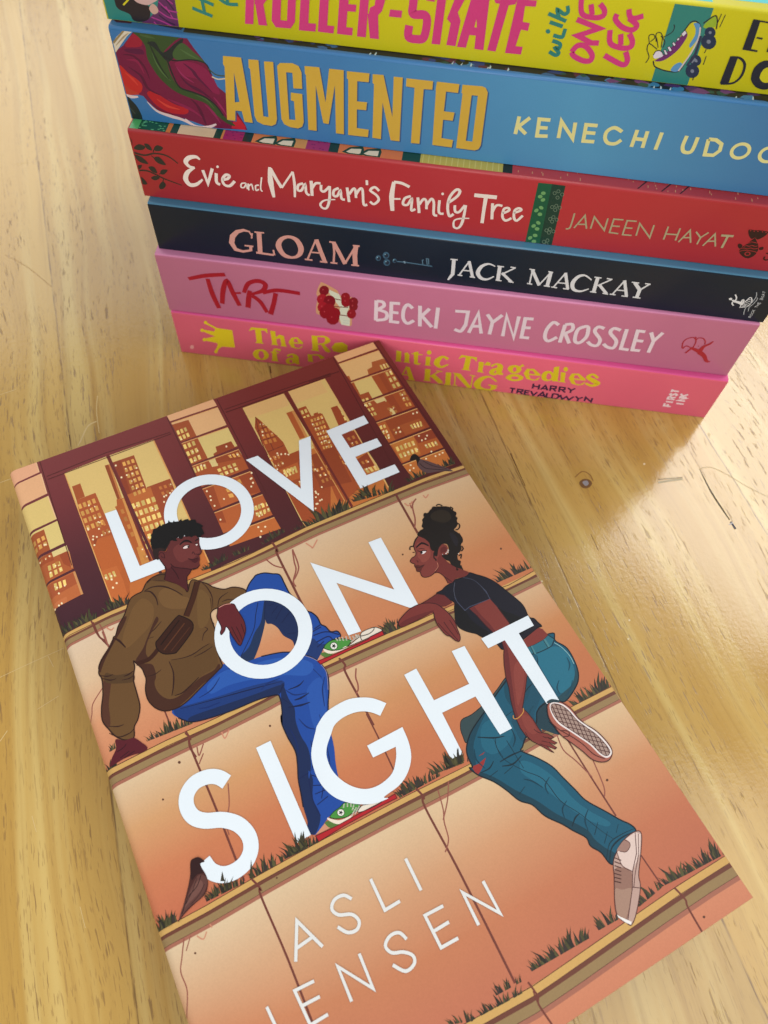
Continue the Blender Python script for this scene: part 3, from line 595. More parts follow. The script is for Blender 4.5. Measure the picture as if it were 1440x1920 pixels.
1|255,236,190|0|9359,17205 9333,17188 9315,17208 9329,17238 9356,17237
1|218,162,85|0|9298,17057 9364,17053 9348,16936 9285,16941
1|255,236,190|0|9334,16969 9308,16951 9290,16971 9303,17001 9331,17000
1|234,173,91|0|9276,16864 9338,16859 9323,16743 9263,16749
1|255,236,190|0|9342,16831 9321,16817 9305,16834 9317,16858 9340,16857
1|195,145,76|0|9254,16673 9312,16666 9297,16552 9241,16559
1|255,236,190|0|9330,16655 9298,16633 9275,16658 9292,16696 9327,16693
1|205,152,79|0|9232,16483 9287,16475 9272,16362 9219,16369
1|255,236,190|0|9298,16422 9275,16406 9257,16424 9270,16452 9296,16450
1|230,171,89|0|9482,17642 9559,17641 9539,17521 9465,17523
1|255,236,190|0|9493,17539 9471,17524 9455,17541 9467,17567 9490,17566
1|194,144,75|0|9454,17443 9527,17441 9508,17322 9437,17325
1|231,171,89|0|9426,17246 9495,17243 9476,17125 9409,17129
1|211,157,82|0|9398,17050 9463,17046 9444,16929 9381,16934
1|255,236,190|0|9464,17037 9437,17019 9418,17040 9432,17071 9461,17070
1|222,165,86|0|9370,16856 9432,16851 9413,16734 9353,16740
1|255,236,190|0|9447,16788 9413,16765 9389,16792 9407,16831 9443,16828
1|198,147,77|0|9342,16663 9401,16657 9382,16541 9326,16548
1|255,236,190|0|9374,16649 9349,16632 9331,16652 9345,16681 9371,16679
1|217,161,84|0|9315,16472 9370,16465 9351,16350 9299,16358
1|238,177,92|0|9598,17640 9675,17639 9653,17518 9578,17520
1|255,236,190|0|9652,17521 9625,17502 9605,17524 9620,17557 9649,17555
1|199,148,77|0|9564,17440 9638,17437 9615,17317 9544,17320
1|243,180,94|0|9531,17241 9600,17238 9578,17119 9510,17123
1|215,160,84|0|9497,17044 9563,17039 9541,16921 9477,16926
1|222,165,86|0|9464,16848 9526,16843 9504,16725 9444,16731
1|208,155,81|0|9431,16654 9489,16647 9467,16531 9411,16538
1|255,236,190|0|9441,16540 9409,16518 9386,16543 9404,16580 9437,16578
1|206,153,80|0|9398,16461 9453,16454 9431,16338 9378,16346
1|255,236,190|0|9427,16346 9401,16329 9382,16349 9396,16380 9424,16378
1|160,74,42|0|10067,17807 10297,17798 10320,17304 10257,16060 9885,16083
1|228,198,114|0|10297,17501 10311,17502 10318,17352 10283,17348
1|252,218,126|0|10276,17270 10322,17277 10328,17133 10263,17118
1|214,143,71|0|9238,16002 9301,15985 9306,15854 9246,15871
1|255,236,190|0|9269,15943 9245,15927 9227,15946 9240,15974 9266,15972
1|206,137,68|0|9251,15791 9309,15774 9314,15644 9260,15662
1|216,144,72|0|9344,15975 9408,15959 9407,15826 9347,15843
1|223,149,74|0|9348,15762 9406,15745 9406,15613 9351,15632
1|204,136,68|0|9450,15948 9514,15932 9508,15798 9447,15815
1|222,148,74|0|9445,15733 9504,15716 9497,15583 9442,15601
1|192,128,64|0|9557,15921 9621,15905 9608,15770 9548,15787
1|210,140,70|0|9543,15705 9601,15687 9589,15553 9534,15571
1|255,236,190|0|9564,15563 9528,15540 9502,15568 9522,15608 9560,15605
1|208,180,104|0|9984,15145 10070,15133 10088,14950 10007,14959
1|255,236,190|0|10081,15094 10046,15072 10021,15099 10041,15138 10078,15135
1|236,205,118|0|10127,15126 10213,15114 10223,14935 10142,14944
1|255,236,190|0|10155,15103 10127,15086 10108,15107 10123,15138 10152,15135
1|240,208,120|0|10271,15107 10357,15096 10358,14920 10277,14929
1|255,236,190|0|10364,15075 10333,15055 10311,15079 10328,15114 10361,15111
1|150,68,42|0|9922,15555 10371,15669 10363,15117 9930,15148
1|146,64,42|0|9902,16648 10352,16623 10377,16081 10376,16052 9954,16050
2|120,54,40|00|27|7501,17953 7872,17998
2|120,54,40|00|27|7476,17547 8022,17520
2|120,54,40|00|26|7475,17059 8036,17072
2|120,54,40|10|27|7686,18449 7726,17898 7689,17033
2|120,54,40|10|27|7669,18511 7477,17598 7448,16945
1|177,111,55|0|7660,18212 7721,18205 7702,18049 7635,18058
1|255,236,190|0|7720,18164 7701,18150 7686,18166 7696,18190 7717,18189
1|192,121,59|0|7623,17979 7692,17970 7674,17816 7599,17826
1|255,236,190|0|7678,17850 7642,17824 7615,17854 7633,17898 7672,17896
1|205,129,63|0|7586,17747 7664,17737 7645,17584 7562,17596
1|255,236,190|0|7632,17716 7598,17691 7571,17720 7589,17763 7627,17761
1|209,132,65|0|7550,17518 7636,17506 7618,17355 7526,17368
1|186,117,57|0|7762,18200 7780,18197 7817,18094 7813,18035 7746,18044
1|255,236,190|0|7803,18127 7783,18113 7768,18129 7778,18154 7800,18153
1|206,130,64|0|7739,17964 7808,17955 7799,17799 7724,17809
1|210,132,65|0|7716,17730 7794,17719 7784,17565 7701,17576
1|196,124,61|0|7693,17498 7780,17486 7770,17333 7679,17346
1|201,126,62|0|7855,17949 7866,17947 7915,17784 7849,17792
1|202,127,63|0|7846,17712 7924,17702 7924,17545 7840,17557
1|255,236,190|0|7911,17656 7892,17642 7878,17658 7887,17681 7908,17680
1|202,127,62|0|7837,17478 7924,17465 7923,17310 7831,17324
1|186,98,50|0|7520,16259 8184,16288 8081,15693 7543,15756
1|255,221,127|0|7639,16180 7698,16178 7692,16047 7635,16045
1|255,236,190|0|7674,16061 7640,16037 7613,16065 7631,16107 7669,16104
1|242,210,121|0|7738,16177 7797,16175 7786,16050 7729,16048
1|255,236,190|0|7788,16082 7759,16062 7736,16085 7751,16120 7783,16118
1|253,219,126|0|7836,16174 7896,16172 7880,16053 7824,16051
1|255,236,190|0|7853,16128 7833,16115 7818,16131 7829,16154 7850,16153
1|211,183,105|0|7935,16171 7995,16169 7975,16056 7918,16054
1|255,236,190|0|7963,16062 7931,16040 7907,16066 7924,16104 7959,16102
1|146,68,40|0|8459,15806 8979,15795 8985,15520 8771,15066 8464,15021
1|146,68,40|0|9046,15793 9114,15791 9045,15647
1|150,70,40|0|8687,16350 8966,16348 8999,14957 8407,15073
1|150,70,40|0|9051,16348 9502,16344 9420,14875 9040,14949
1|255,236,190|0|7872,16780 7845,16757 7818,16770 7817,16806 7843,16829 7871,16816
1|255,236,190|0|7995,16736 7968,16713 7940,16726 7939,16762 7966,16785 7994,16772
1|255,236,190|0|8075,16667 8049,16644 8021,16657 8020,16693 8047,16716 8074,16703
1|255,236,190|0|7773,16865 7747,16842 7720,16855 7718,16891 7745,16914 7772,16901
1|255,236,190|0|7653,16755 7626,16733 7599,16746 7598,16782 7624,16805 7652,16791
1|255,236,190|0|8268,15031 8242,15010 8215,15023 8215,15057 8241,15078 8268,15065
1|255,236,190|0|8302,14907 8276,14886 8249,14899 8248,14933 8274,14954 8301,14941
1|255,236,190|0|8256,14679 8230,14658 8204,14671 8203,14704 8229,14725 8256,14712
1|255,236,190|0|8104,14610 8078,14590 8052,14603 8051,14636 8077,14657 8103,14644
1|255,236,190|0|8511,15095 8485,15074 8458,15087 8457,15121 8484,15142 8510,15129
1|255,236,190|0|8267,15358 8241,15337 8214,15350 8213,15384 8239,15406 8266,15393
1|255,236,190|0|7970,15575 7944,15553 7917,15566 7916,15601 7942,15623 7969,15610
1|255,236,190|0|7531,16303 7505,16281 7478,16294 7477,16329 7503,16351 7530,16338
1|255,236,190|0|8264,14973 8238,14952 8211,14965 8210,14999 8236,15020 8263,15007
1|255,236,190|0|8191,14841 8165,14820 8138,14833 8137,14867 8163,14888 8190,14875
1|255,236,190|0|8141,14604 8116,14583 8089,14596 8088,14630 8114,14650 8141,14638
1|255,236,190|0|8319,14684 8293,14663 8267,14676 8266,14710 8292,14730 8319,14717
1|255,236,190|0|8012,14479 7986,14458 7960,14471 7959,14504 7984,14525 8011,14512
1|249,216,124|0|7652,16217 7722,16212 7709,15927 7644,15926
1|255,236,190|0|7678,15945 7660,15932 7646,15947 7655,15969 7675,15967
1|238,206,119|0|7769,16208 7839,16203 7818,15929 7753,15928
1|255,236,190|0|7807,15951 7783,15934 7764,15954 7777,15983 7803,15981
1|216,187,108|0|7885,16200 7955,16195 7927,15932 7861,15930
1|215,186,107|0|8002,16191 8073,16186 8036,15934 7971,15932
1|185,130,65|0|7756,15589 7830,15576 7826,15374 7756,15388
1|255,236,190|0|7831,15475 7804,15456 7783,15478 7797,15511 7827,15508
1|192,134,68|0|7756,15188 7822,15173 7819,14973 7755,14990
1|255,236,190|0|7810,15007 7784,14989 7764,15010 7778,15040 7806,15038
1|227,159,80|0|7903,15564 7977,15551 7967,15345 7896,15359
1|221,155,78|0|7889,15157 7956,15141 7946,14938 7882,14956
1|255,236,190|0|7930,15118 7901,15098 7878,15122 7894,15157 7926,15154
1|226,158,80|0|8051,15538 8125,15525 8108,15316 8037,15331
1|207,145,73|0|8023,15125 8090,15109 8073,14903 8009,14921
2|112,46,40|00|78|8976,19060 9020,14060
2|228,178,106|00|38|10395,17836 10367,16062 10355,14058
2|232,188,116|00|32|7444,19013 8891,18999
2|232,188,116|00|33|9073,19014 10409,18998 10399,17884
2|210,150,84|00|32|8895,16712 8907,14328
1|238,184,128|0|11130,19891 12657,19858 12660,19477 11143,19479
1|232,188,124|0|11127,19398 12664,19366 12652,18533 11157,18556
1|226,198,122|0|11148,18474 12666,18427 12649,17565 11148,17570
1|228,204,136|0|11143,17489 12655,17448 12639,16641 11179,16668
1|158,76,42|0|11161,16580 12664,16535 12671,15688 11157,15708
1|182,96,48|0|11154,15620 12674,15590 12671,14775 11159,14808
1|198,116,56|0|11154,14735 12664,14685 12631,14050 11896,14102 11199,14164
1|176,96,50|0|11905,18755 12121,18801 12199,19001 12647,18970 12657,18883 12652,18533 11859,18545 11854,18545
1|180,96,52|0|11157,18556 11148,18794 11224,18784 11196,18555
1|170,84,44|0|11889,17567 11904,18450 12666,18427 12649,17565
1|170,84,44|0|11888,17469 12655,17448 12639,16641 12124,16650 11733,17071 11884,17277
1|168,84,46|0|11148,17570 11148,18454 11244,18457 11204,17879 11515,17873 11497,17572 11498,17569
1|168,84,46|0|11179,16668 11143,17489 11512,17479 11539,17302 11848,17294 11769,16657
1|158,76,42|0|12121,17567 12149,18406 12333,18407 12292,17566
1|158,74,42|0|11917,16654 11918,17429 12183,17416 12178,16649
1|226,196,113|0|12383,18750 12451,18747 12437,18541 12369,18544
1|238,206,119|0|12496,18746 12564,18743 12550,18537 12482,18540
1|255,236,190|0|12552,18697 12521,18676 12501,18699 12519,18734 12550,18733
1|223,193,111|0|12610,18742 12655,18740 12652,18533 12596,18535
1|215,186,107|0|12416,18387 12501,18384 12488,18196 12399,18197
1|222,192,111|0|12391,18100 12482,18100 12469,17914 12374,17912
1|255,236,190|0|12437,17961 12415,17946 12400,17963 12413,17989 12436,17988
1|209,181,104|0|12366,17816 12463,17818 12450,17634 12350,17630
1|249,216,124|0|12553,18382 12639,18380 12632,18195 12543,18196
1|255,236,190|0|12623,18319 12584,18293 12558,18322 12581,18367 12621,18365
1|213,184,106|0|12538,18100 12629,18100 12623,17917 12527,17915
1|255,236,190|0|12624,18012 12594,17992 12574,18015 12592,18048 12623,18047
1|225,195,112|0|12522,17820 12619,17823 12613,17641 12512,17637
1|200,149,78|0|12417,17380 12498,17375 12487,17229 12408,17236
1|255,236,190|0|12517,17250 12480,17226 12455,17253 12477,17294 12515,17292
1|216,160,84|0|12403,17141 12480,17132 12468,16987 12394,16998
1|255,236,190|0|12491,17105 12453,17081 12428,17109 12450,17151 12490,17149
1|225,167,87|0|12389,16903 12461,16891 12450,16747 12380,16762
1|197,146,76|0|12549,17372 12631,17367 12615,17217 12536,17225
1|196,145,76|0|12527,17127 12604,17118 12588,16969 12514,16980
1|231,171,90|0|12505,16883 12578,16871 12562,16723 12493,16738
1|227,197,113|0|11148,17570 11148,17636 11150,17674 11236,17668 11231,17570
1|255,221,127|0|11145,17456 11225,17451 11219,17321 11151,17326
1|255,236,190|0|11179,17389 11142,17364 11116,17393 11137,17435 11176,17433
1|235,204,117|0|11154,17239 11214,17235 11208,17106 11160,17109
1|252,219,126|0|11164,17023 11203,17021 11197,16893 11169,16895
1|245,212,122|0|11284,17570 11289,17664 11376,17658 11370,17569
1|215,186,107|0|11277,17447 11362,17442 11354,17312 11270,17318
1|255,236,190|0|11326,17402 11298,17382 11278,17404 11294,17437 11324,17435
1|238,206,119|0|11265,17232 11348,17227 11340,17098 11258,17103
1|211,183,105|0|11253,17018 11334,17013 11326,16886 11246,16890
1|186,100,50|0|11157,15708 11161,16533 11449,16523 11401,15705
1|251,218,125|0|11179,16428 11255,16424 11237,16293 11164,16297
1|255,236,190|0|11267,16397 11239,16379 11219,16401 11236,16432 11265,16430
1|233,202,116|0|11159,16209 11225,16207 11207,16077 11158,16079
1|255,236,190|0|11243,16172 11205,16148 11179,16176 11201,16218 11240,16215
1|221,191,110|0|11158,15992 11196,15992 11178,15863 11157,15863
1|233,202,116|0|11306,16421 11382,16417 11360,16288 11287,16291
1|243,210,121|0|11274,16205 11346,16202 11324,16075 11254,16076
1|255,236,190|0|11337,16100 11298,16075 11272,16105 11294,16148 11335,16145
1|234,203,117|0|11241,15991 11310,15990 11288,15863 11222,15863
1|172,90,48|0|11795,16170 12538,16140 12528,15713 11790,15746
1|223,193,111|0|12114,16034 12182,16032 12179,15849 12122,15855
1|251,217,125|0|12228,16031 12296,16030 12275,15839 12218,15845
1|255,236,190|0|12261,15904 12227,15884 12205,15908 12224,15944 12259,15942
1|255,222,128|0|12342,16029 12411,16027 12372,15828 12314,15834
1|255,236,190|0|12375,15888 12344,15869 12323,15892 12341,15926 12374,15924
1|227,197,113|0|12457,16026 12526,16024 12468,15818 12410,15824
1|198,122,58|0|11194,15612 12013,15587 11885,14867 11214,14832
1|248,215,124|0|11270,15453 11354,15450 11335,15275 11251,15278
1|219,190,109|0|11240,15171 11323,15168 11303,14995 11222,14998
1|211,183,105|0|11411,15448 11495,15445 11474,15270 11390,15273
1|219,190,109|0|11378,15167 11461,15164 11440,14991 11358,14994
1|227,197,113|0|11552,15443 11636,15440 11614,15266 11530,15268
1|255,236,190|0|11653,15415 11623,15396 11602,15419 11620,15452 11651,15450
1|214,186,107|0|11516,15162 11600,15159 11577,14987 11495,14989
1|255,236,190|0|11563,15087 11532,15068 11510,15092 11528,15125 11561,15123
1|231,200,115|0|11693,15438 11778,15435 11754,15261 11670,15264
1|231,201,115|0|11655,15157 11739,15155 11715,14982 11632,14985
1|255,236,190|0|11729,15071 11692,15048 11666,15076 11688,15116 11727,15113
1|235,203,117|0|11835,15433 11920,15430 11894,15256 11810,15259
1|255,236,190|0|11894,15276 11860,15256 11837,15281 11857,15317 11892,15314
1|255,221,127|0|11795,15153 11878,15150 11853,14978 11770,14981
1|255,236,190|0|11892,15062 11859,15042 11836,15067 11856,15102 11890,15099
1|150,68,42|0|12013,15587 12670,15565 12674,15501 12673,15211 12017,15270
1|207,180,103|0|12159,15134 12230,15130 12234,14964 12168,14972
1|255,236,190|0|12227,15079 12191,15056 12166,15084 12187,15123 12226,15120
1|241,209,120|0|12277,15128 12348,15124 12344,14952 12278,14959
1|255,221,127|0|12395,15122 12466,15119 12454,14940 12388,14947
1|208,180,104|0|12513,15116 12584,15113 12564,14928 12498,14935
1|255,236,190|0|12554,15022 12519,15001 12495,15027 12516,15065 12553,15062
1|255,236,190|0|12468,16391 12437,16368 12408,16382 12410,16419 12441,16443 12470,16429
1|255,236,190|0|12607,16380 12576,16357 12547,16371 12549,16408 12580,16432 12609,16418
1|255,236,190|0|12204,15506 12174,15483 12146,15497 12147,15533 12178,15556 12206,15542
1|255,236,190|0|12451,15404 12420,15382 12392,15395 12394,15431 12424,15454 12453,15440
1|255,236,190|0|12342,15313 12312,15291 12284,15305 12286,15341 12316,15363 12344,15349
1|255,236,190|0|12207,15310 12177,15287 12149,15301 12151,15337 12181,15359 12209,15346
1|255,236,190|0|12270,14785 12240,14764 12212,14777 12214,14812 12244,14834 12272,14821
1|255,236,190|0|12305,14573 12275,14552 12247,14565 12249,14600 12279,14622 12307,14608
1|255,236,190|0|12449,14571 12419,14549 12391,14563 12393,14598 12423,14619 12451,14606
1|255,236,190|0|12577,14587 12547,14565 12519,14578 12521,14614 12551,14635 12579,14622
1|255,236,190|0|11979,14617 11949,14596 11921,14609 11923,14644 11953,14666 11981,14652
1|255,236,190|0|11411,14611 11382,14590 11354,14603 11356,14638 11385,14659 11412,14646
1|255,236,190|0|11442,14470 11413,14449 11386,14463 11387,14497 11416,14518 11444,14505
1|255,236,190|0|11294,14451 11266,14430 11238,14444 11239,14478 11268,14499 11296,14486
1|255,236,190|0|11430,15008 11401,14987 11373,15000 11374,15035 11404,15057 11431,15044
1|255,236,190|0|11582,15089 11553,15067 11525,15081 11526,15116 11556,15138 11584,15125
1|255,236,190|0|11272,15862 11243,15839 11215,15853 11216,15889 11245,15912 11274,15898
1|255,236,190|0|11320,15971 11291,15948 11262,15961 11264,15998 11293,16021 11322,16007
2|230,176,108|00|35|11130,19891 12657,19858
2|230,176,108|00|34|11127,19398 12664,19366
2|230,176,108|00|34|11148,18474 12666,18427
2|230,176,108|00|33|11143,17489 12655,17448
2|230,176,108|00|32|11161,16580 12664,16535
2|230,176,108|00|31|11154,15620 12674,15590
2|230,176,108|00|31|11154,14735 12664,14685
1|188,123,63|0|1897,17204 1964,17200 1978,17019 1912,17021
1|255,236,190|0|1939,17056 1912,17034 1886,17060 1898,17098 1930,17096
1|185,121,62|0|1924,16873 1989,16872 2003,16693 1939,16693
1|255,236,190|0|2012,16848 1989,16829 1967,16852 1977,16884 2005,16883
1|186,122,62|0|1951,16547 2015,16547 2028,16371 1965,16369
1|208,136,70|0|2030,17197 2097,17194 2110,17015 2044,17017
1|255,236,190|0|2073,17025 2051,17007 2030,17028 2040,17060 2066,17058
1|206,134,69|0|2055,16871 2120,16870 2133,16693 2068,16693
1|181,118,61|0|2079,16548 2143,16549 2156,16375 2092,16373
1|255,236,190|0|2176,16421 2149,16399 2125,16424 2136,16461 2168,16459
1|195,127,65|0|2665,17023 2754,17015 2757,16851 2668,16858
1|181,118,61|0|2671,16723 2760,16718 2763,16555 2674,16560
1|204,133,68|0|2676,16427 2766,16423 2769,16263 2679,16265
1|197,129,66|0|2682,16133 2772,16132 2775,15973 2685,15974
1|217,142,73|0|2776,15531 2881,15523 2884,15354 2780,15362
1|255,236,190|0|2861,15427 2836,15408 2813,15431 2824,15465 2853,15462
1|196,128,66|0|2782,15224 2887,15216 2890,15048 2786,15056
1|255,236,190|0|2897,15146 2872,15127 2849,15150 2860,15184 2890,15181
1|224,146,75|0|7442,16758 7443,16845 7499,16841 7511,16672 7449,16673
1|255,236,190|0|7495,16767 7461,16743 7435,16771 7452,16812 7490,16810
1|190,124,64|0|7461,16533 7521,16535 7533,16368 7475,16363
1|255,236,190|0|7529,16451 7508,16436 7491,16453 7502,16479 7525,16478
1|211,138,71|0|7563,16836 7628,16831 7635,16669 7573,16671
1|182,119,61|0|7581,16536 7641,16537 7648,16377 7590,16372
1|255,236,190|0|7613,16434 7591,16419 7574,16437 7585,16464 7610,16462
1|204,133,68|0|7692,16827 7757,16822 7759,16667 7697,16668
1|255,236,190|0|7764,16788 7740,16771 7723,16790 7735,16819 7760,16817
1|190,124,64|0|7701,16539 7761,16540 7763,16386 7705,16382
1|255,236,190|0|7777,16439 7744,16417 7719,16444 7736,16483 7772,16481
1|222,145,75|0|8349,16326 8430,16325 8430,16196 8350,16197
1|255,236,190|0|8401,16258 8377,16241 8359,16260 8372,16289 8398,16287
1|196,128,66|0|8351,16091 8429,16091 8428,15963 8352,15962
1|199,130,67|0|8353,15857 8428,15858 8427,15731 8354,15730
1|200,131,67|0|8512,16324 8593,16323 8589,16195 8509,16196
1|195,127,65|0|8507,16091 8586,16091 8581,15964 8505,15963
1|255,236,190|0|8547,16016 8515,15995 8491,16020 8508,16058 8543,16055
1|201,131,67|0|8503,15860 8578,15861 8574,15735 8500,15733
1|255,236,190|0|8602,15786 8569,15763 8544,15790 8562,15829 8598,15826
1|219,143,73|0|8599,15803 8673,15801 8666,15676 8593,15678
1|255,236,190|0|8630,15712 8601,15693 8580,15716 8595,15749 8626,15747
1|207,135,69|0|8589,15576 8661,15575 8654,15451 8583,15453
1|255,236,190|0|8658,15515 8629,15495 8607,15519 8622,15553 8654,15550
1|193,126,64|0|8579,15352 8649,15351 8642,15228 8574,15229
1|224,146,75|0|8747,15798 8821,15796 8812,15672 8739,15674
1|255,236,190|0|8795,15768 8773,15754 8757,15771 8769,15796 8792,15795
1|214,140,72|0|8733,15573 8804,15572 8795,15449 8725,15450
1|255,236,190|0|8812,15454 8776,15430 8748,15459 8768,15501 8807,15498
1|188,123,63|0|8718,15350 8788,15349 8779,15227 8711,15228
1|191,125,64|0|8895,15794 8970,15791 8958,15668 8885,15670
1|217,142,73|0|8877,15570 8949,15568 8937,15447 8866,15448
1|185,121,62|0|8858,15348 8928,15347 8917,15226 8848,15227
1|184,120,62|0|10011,16460 10095,16459 10099,16332 10018,16334
1|190,124,64|0|10024,16230 10102,16228 10106,16102 10032,16105
1|255,236,190|0|10102,16194 10076,16177 10058,16197 10072,16227 10100,16225
1|190,124,64|0|10179,16457 10263,16456 10260,16328 10180,16330
1|206,134,69|0|10180,16226 10258,16224 10256,16097 10181,16099
1|191,125,64|0|10010,15431 10081,15427 10087,15308 10020,15314
1|223,146,75|0|10152,15423 10223,15420 10221,15297 10154,15303
1|255,236,190|0|10244,15318 10212,15297 10189,15322 10207,15358 10241,15355
1|184,120,62|0|11752,16984 11841,16983 11836,16879 11748,16880
1|195,127,65|0|11744,16796 11832,16794 11827,16691 11739,16693
1|189,123,63|0|11931,16982 12020,16981 12015,16877 11925,16878
1|255,236,190|0|11978,16886 11951,16869 11934,16889 11949,16918 11976,16916
1|185,120,62|0|11921,16793 12010,16792 12005,16689 11916,16690
1|187,122,63|0|11516,16127 11595,16129 11587,16045 11508,16042
1|184,120,62|0|11502,15974 11580,15976 11572,15893 11494,15890
1|255,236,190|0|11590,15956 11555,15933 11530,15960 11551,15999 11588,15996
1|192,125,64|0|11673,16132 11752,16134 11744,16050 11665,16047
1|255,236,190|0|11765,16088 11725,16063 11698,16092 11721,16136 11762,16133
1|204,133,68|0|11659,15979 11737,15981 11729,15897 11651,15895
1|255,236,190|0|11729,15917 11689,15891 11661,15921 11685,15966 11727,15963
1|187,122,62|0|466,16136 563,16134 560,16010 462,16008
2|84,36,34|00|28|1021,19145 2904,19226 4968,19120
2|84,36,34|00|24|974,19803 858,15827
2|84,36,34|00|28|1025,19022 4984,19050
2|84,36,34|00|30|6879,19238 8959,19195 10700,19147
2|84,36,34|00|27|5077,19718 5113,17172
2|84,36,34|00|27|6804,19740 6844,15612
2|84,36,34|00|31|6870,19107 10655,19052
2|84,36,34|00|28|11083,19763 10864,14900
2|84,36,34|00|31|9867,19124 10991,19097
2|84,36,34|00|28|12709,19822 12746,14096
3|208,166,98|208,166,98|-93,13829 1337,13954 2836,13941 4390,13892 6006,13935 7691,14025 9443,14026 11266,14013 13140,13899|-120,13703 1313,13827 2815,13813 4373,13763 5993,13806 7683,13895 9441,13894 11269,13881 13150,13766
3|112,66,52|112,66,52|-120,13703 1313,13827 2815,13813 4373,13763 5993,13806 7683,13895 9441,13894 11269,13881 13150,13766|-134,13636 1300,13759 2804,13745 4364,13695 5986,13737 7679,13825 9439,13825 11270,13811 13155,13696
3|152,126,86|152,126,86|-134,13636 1300,13759 2804,13745 4364,13695 5986,13737 7679,13825 9439,13825 11270,13811 13155,13696|-165,13491 1273,13612 2781,13597 4345,13547 5972,13587 7670,13674 9436,13672 11274,13657 13166,13542
3|88,50,42|88,50,42|-165,13491 1273,13612 2781,13597 4345,13547 5972,13587 7670,13674 9436,13672 11274,13657 13166,13542|-167,13482 1271,13604 2779,13588 4344,13538 5971,13579 7669,13665 9436,13664 11274,13649 13166,13533
3|168,108,88|168,108,88|-167,13482 1271,13604 2779,13588 4344,13538 5971,13579 7669,13665 9436,13664 11274,13649 13166,13533|-182,13412 1258,13533 2768,13517 4335,13466 5964,13506 7665,13592 9434,13590 11276,13575 13172,13459
2|92,54,38|00|23|-93,13829 2,13833 251,13891 799,13927 1464,13961 1988,13953 3172,13936 3891,13901 5093,13878 7448,14025 8943,14027 10426,14024 11757,14007 12893,13896 13140,13899
2|100,58,44|00|19|-120,13703 -25,13707 225,13764 774,13800 1440,13834 1965,13826 3152,13808 3873,13773 5078,13750 7439,13894 8938,13896 10426,13892 11761,13875 12901,13764 13150,13766
3|208,166,98|208,166,98|-220,9821 1244,9852 2775,9835 4369,9862 6032,9958 7773,9918 9589,9862 11467,9714 13449,9711|-232,9672 1229,9705 2757,9690 4348,9718 6009,9816 7748,9779 9562,9725 11439,9581 13420,9581
3|112,66,52|112,66,52|-232,9672 1229,9705 2757,9690 4348,9718 6009,9816 7748,9779 9562,9725 11439,9581 13420,9581|-239,9593 1221,9626 2748,9612 4337,9642 5997,9740 7735,9705 9547,9653 11424,9511 13404,9512
3|152,126,86|152,126,86|-239,9593 1221,9626 2748,9612 4337,9642 5997,9740 7735,9705 9547,9653 11424,9511 13404,9512|-252,9421 1204,9456 2727,9445 4314,9476 5970,9577 7705,9544 9516,9495 11391,9357 13370,9362
3|88,50,42|88,50,42|-252,9421 1204,9456 2727,9445 4314,9476 5970,9577 7705,9544 9516,9495 11391,9357 13370,9362|-253,9411 1203,9446 2726,9435 4312,9467 5969,9567 7704,9535 9514,9486 11389,9348 13368,9353
3|168,108,88|168,108,88|-253,9411 1203,9446 2726,9435 4312,9467 5969,9567 7704,9535 9514,9486 11389,9348 13368,9353|-260,9328 1195,9364 2716,9354 4301,9387 5956,9488 7690,9457 9499,9410 11374,9274 13352,9280
2|92,54,38|00|21|-220,9821 26,9819 1644,9863 2979,9830 4261,9855 5979,9959 6962,9939 7993,9912 8988,9869 10208,9854 11979,9657 12980,9725 13449,9711
2|100,58,44|00|18|-232,9672 13,9670 1628,9716 2961,9685 4241,9711 5956,9817 6939,9798 7968,9773 8961,9732 10180,9718 11951,9525 12951,9594 13420,9581
3|208,166,98|208,166,98|-296,5844 1144,5832 2643,5869 4216,5884 5867,5862 7596,5817 9408,5799 11315,5835 13314,5786|-286,5703 1150,5692 2643,5729 4212,5743 5857,5722 7581,5677 9387,5659 11288,5695 13282,5646
3|112,66,52|112,66,52|-286,5703 1150,5692 2643,5729 4212,5743 5857,5722 7581,5677 9387,5659 11288,5695 13282,5646|-281,5629 1152,5617 2644,5654 4209,5668 5852,5647 7573,5602 9376,5585 11274,5620 13265,5572
3|152,126,86|152,126,86|-281,5629 1152,5617 2644,5654 4209,5668 5852,5647 7573,5602 9376,5585 11274,5620 13265,5572|-270,5467 1158,5455 2644,5492 4204,5506 5841,5485 7555,5441 9353,5423 11244,5458 13227,5411
3|88,50,42|88,50,42|-270,5467 1158,5455 2644,5492 4204,5506 5841,5485 7555,5441 9353,5423 11244,5458 13227,5411|-270,5457 1159,5446 2644,5482 4204,5497 5840,5476 7554,5431 9351,5414 11242,5449 13225,5402
3|168,108,88|168,108,88|-270,5457 1159,5446 2644,5482 4204,5497 5840,5476 7554,5431 9351,5414 11242,5449 13225,5402|-264,5379 1161,5368 2644,5404 4201,5418 5835,5397 7546,5353 9340,5336 11227,5371 13207,5324
2|92,54,38|00|18|-296,5844 -22,5836 1179,5832 2321,5866 4126,5885 6493,5854 8297,5794 9991,5802 11526,5840 12944,5804 13314,5786
2|100,58,44|00|16|-286,5703 -13,5696 1184,5692 2322,5725 4121,5744 6482,5713 8280,5654 9969,5662 11499,5700 12913,5664 13282,5646
3|208,166,98|208,166,98|3598,1177 4685,1100 5807,1026 6966,957 8157,970 9394,1000 10680,1031 12019,1041 13411,1013|3601,997 4687,921 5808,848 6966,780 8157,793 9393,823 10679,855 12017,865 13409,837
3|112,66,52|112,66,52|3601,997 4687,921 5808,848 6966,780 8157,793 9393,823 10679,855 12017,865 13409,837|3602,901 4688,826 5809,754 6966,687 8157,699 9392,730 10678,762 12016,772 13409,744
3|152,126,86|152,126,86|3602,901 4688,826 5809,754 6966,687 8157,699 9392,730 10678,762 12016,772 13409,744|3605,694 4690,620 5810,549 6967,483 8156,496 9391,527 10676,558 12014,569 13407,542
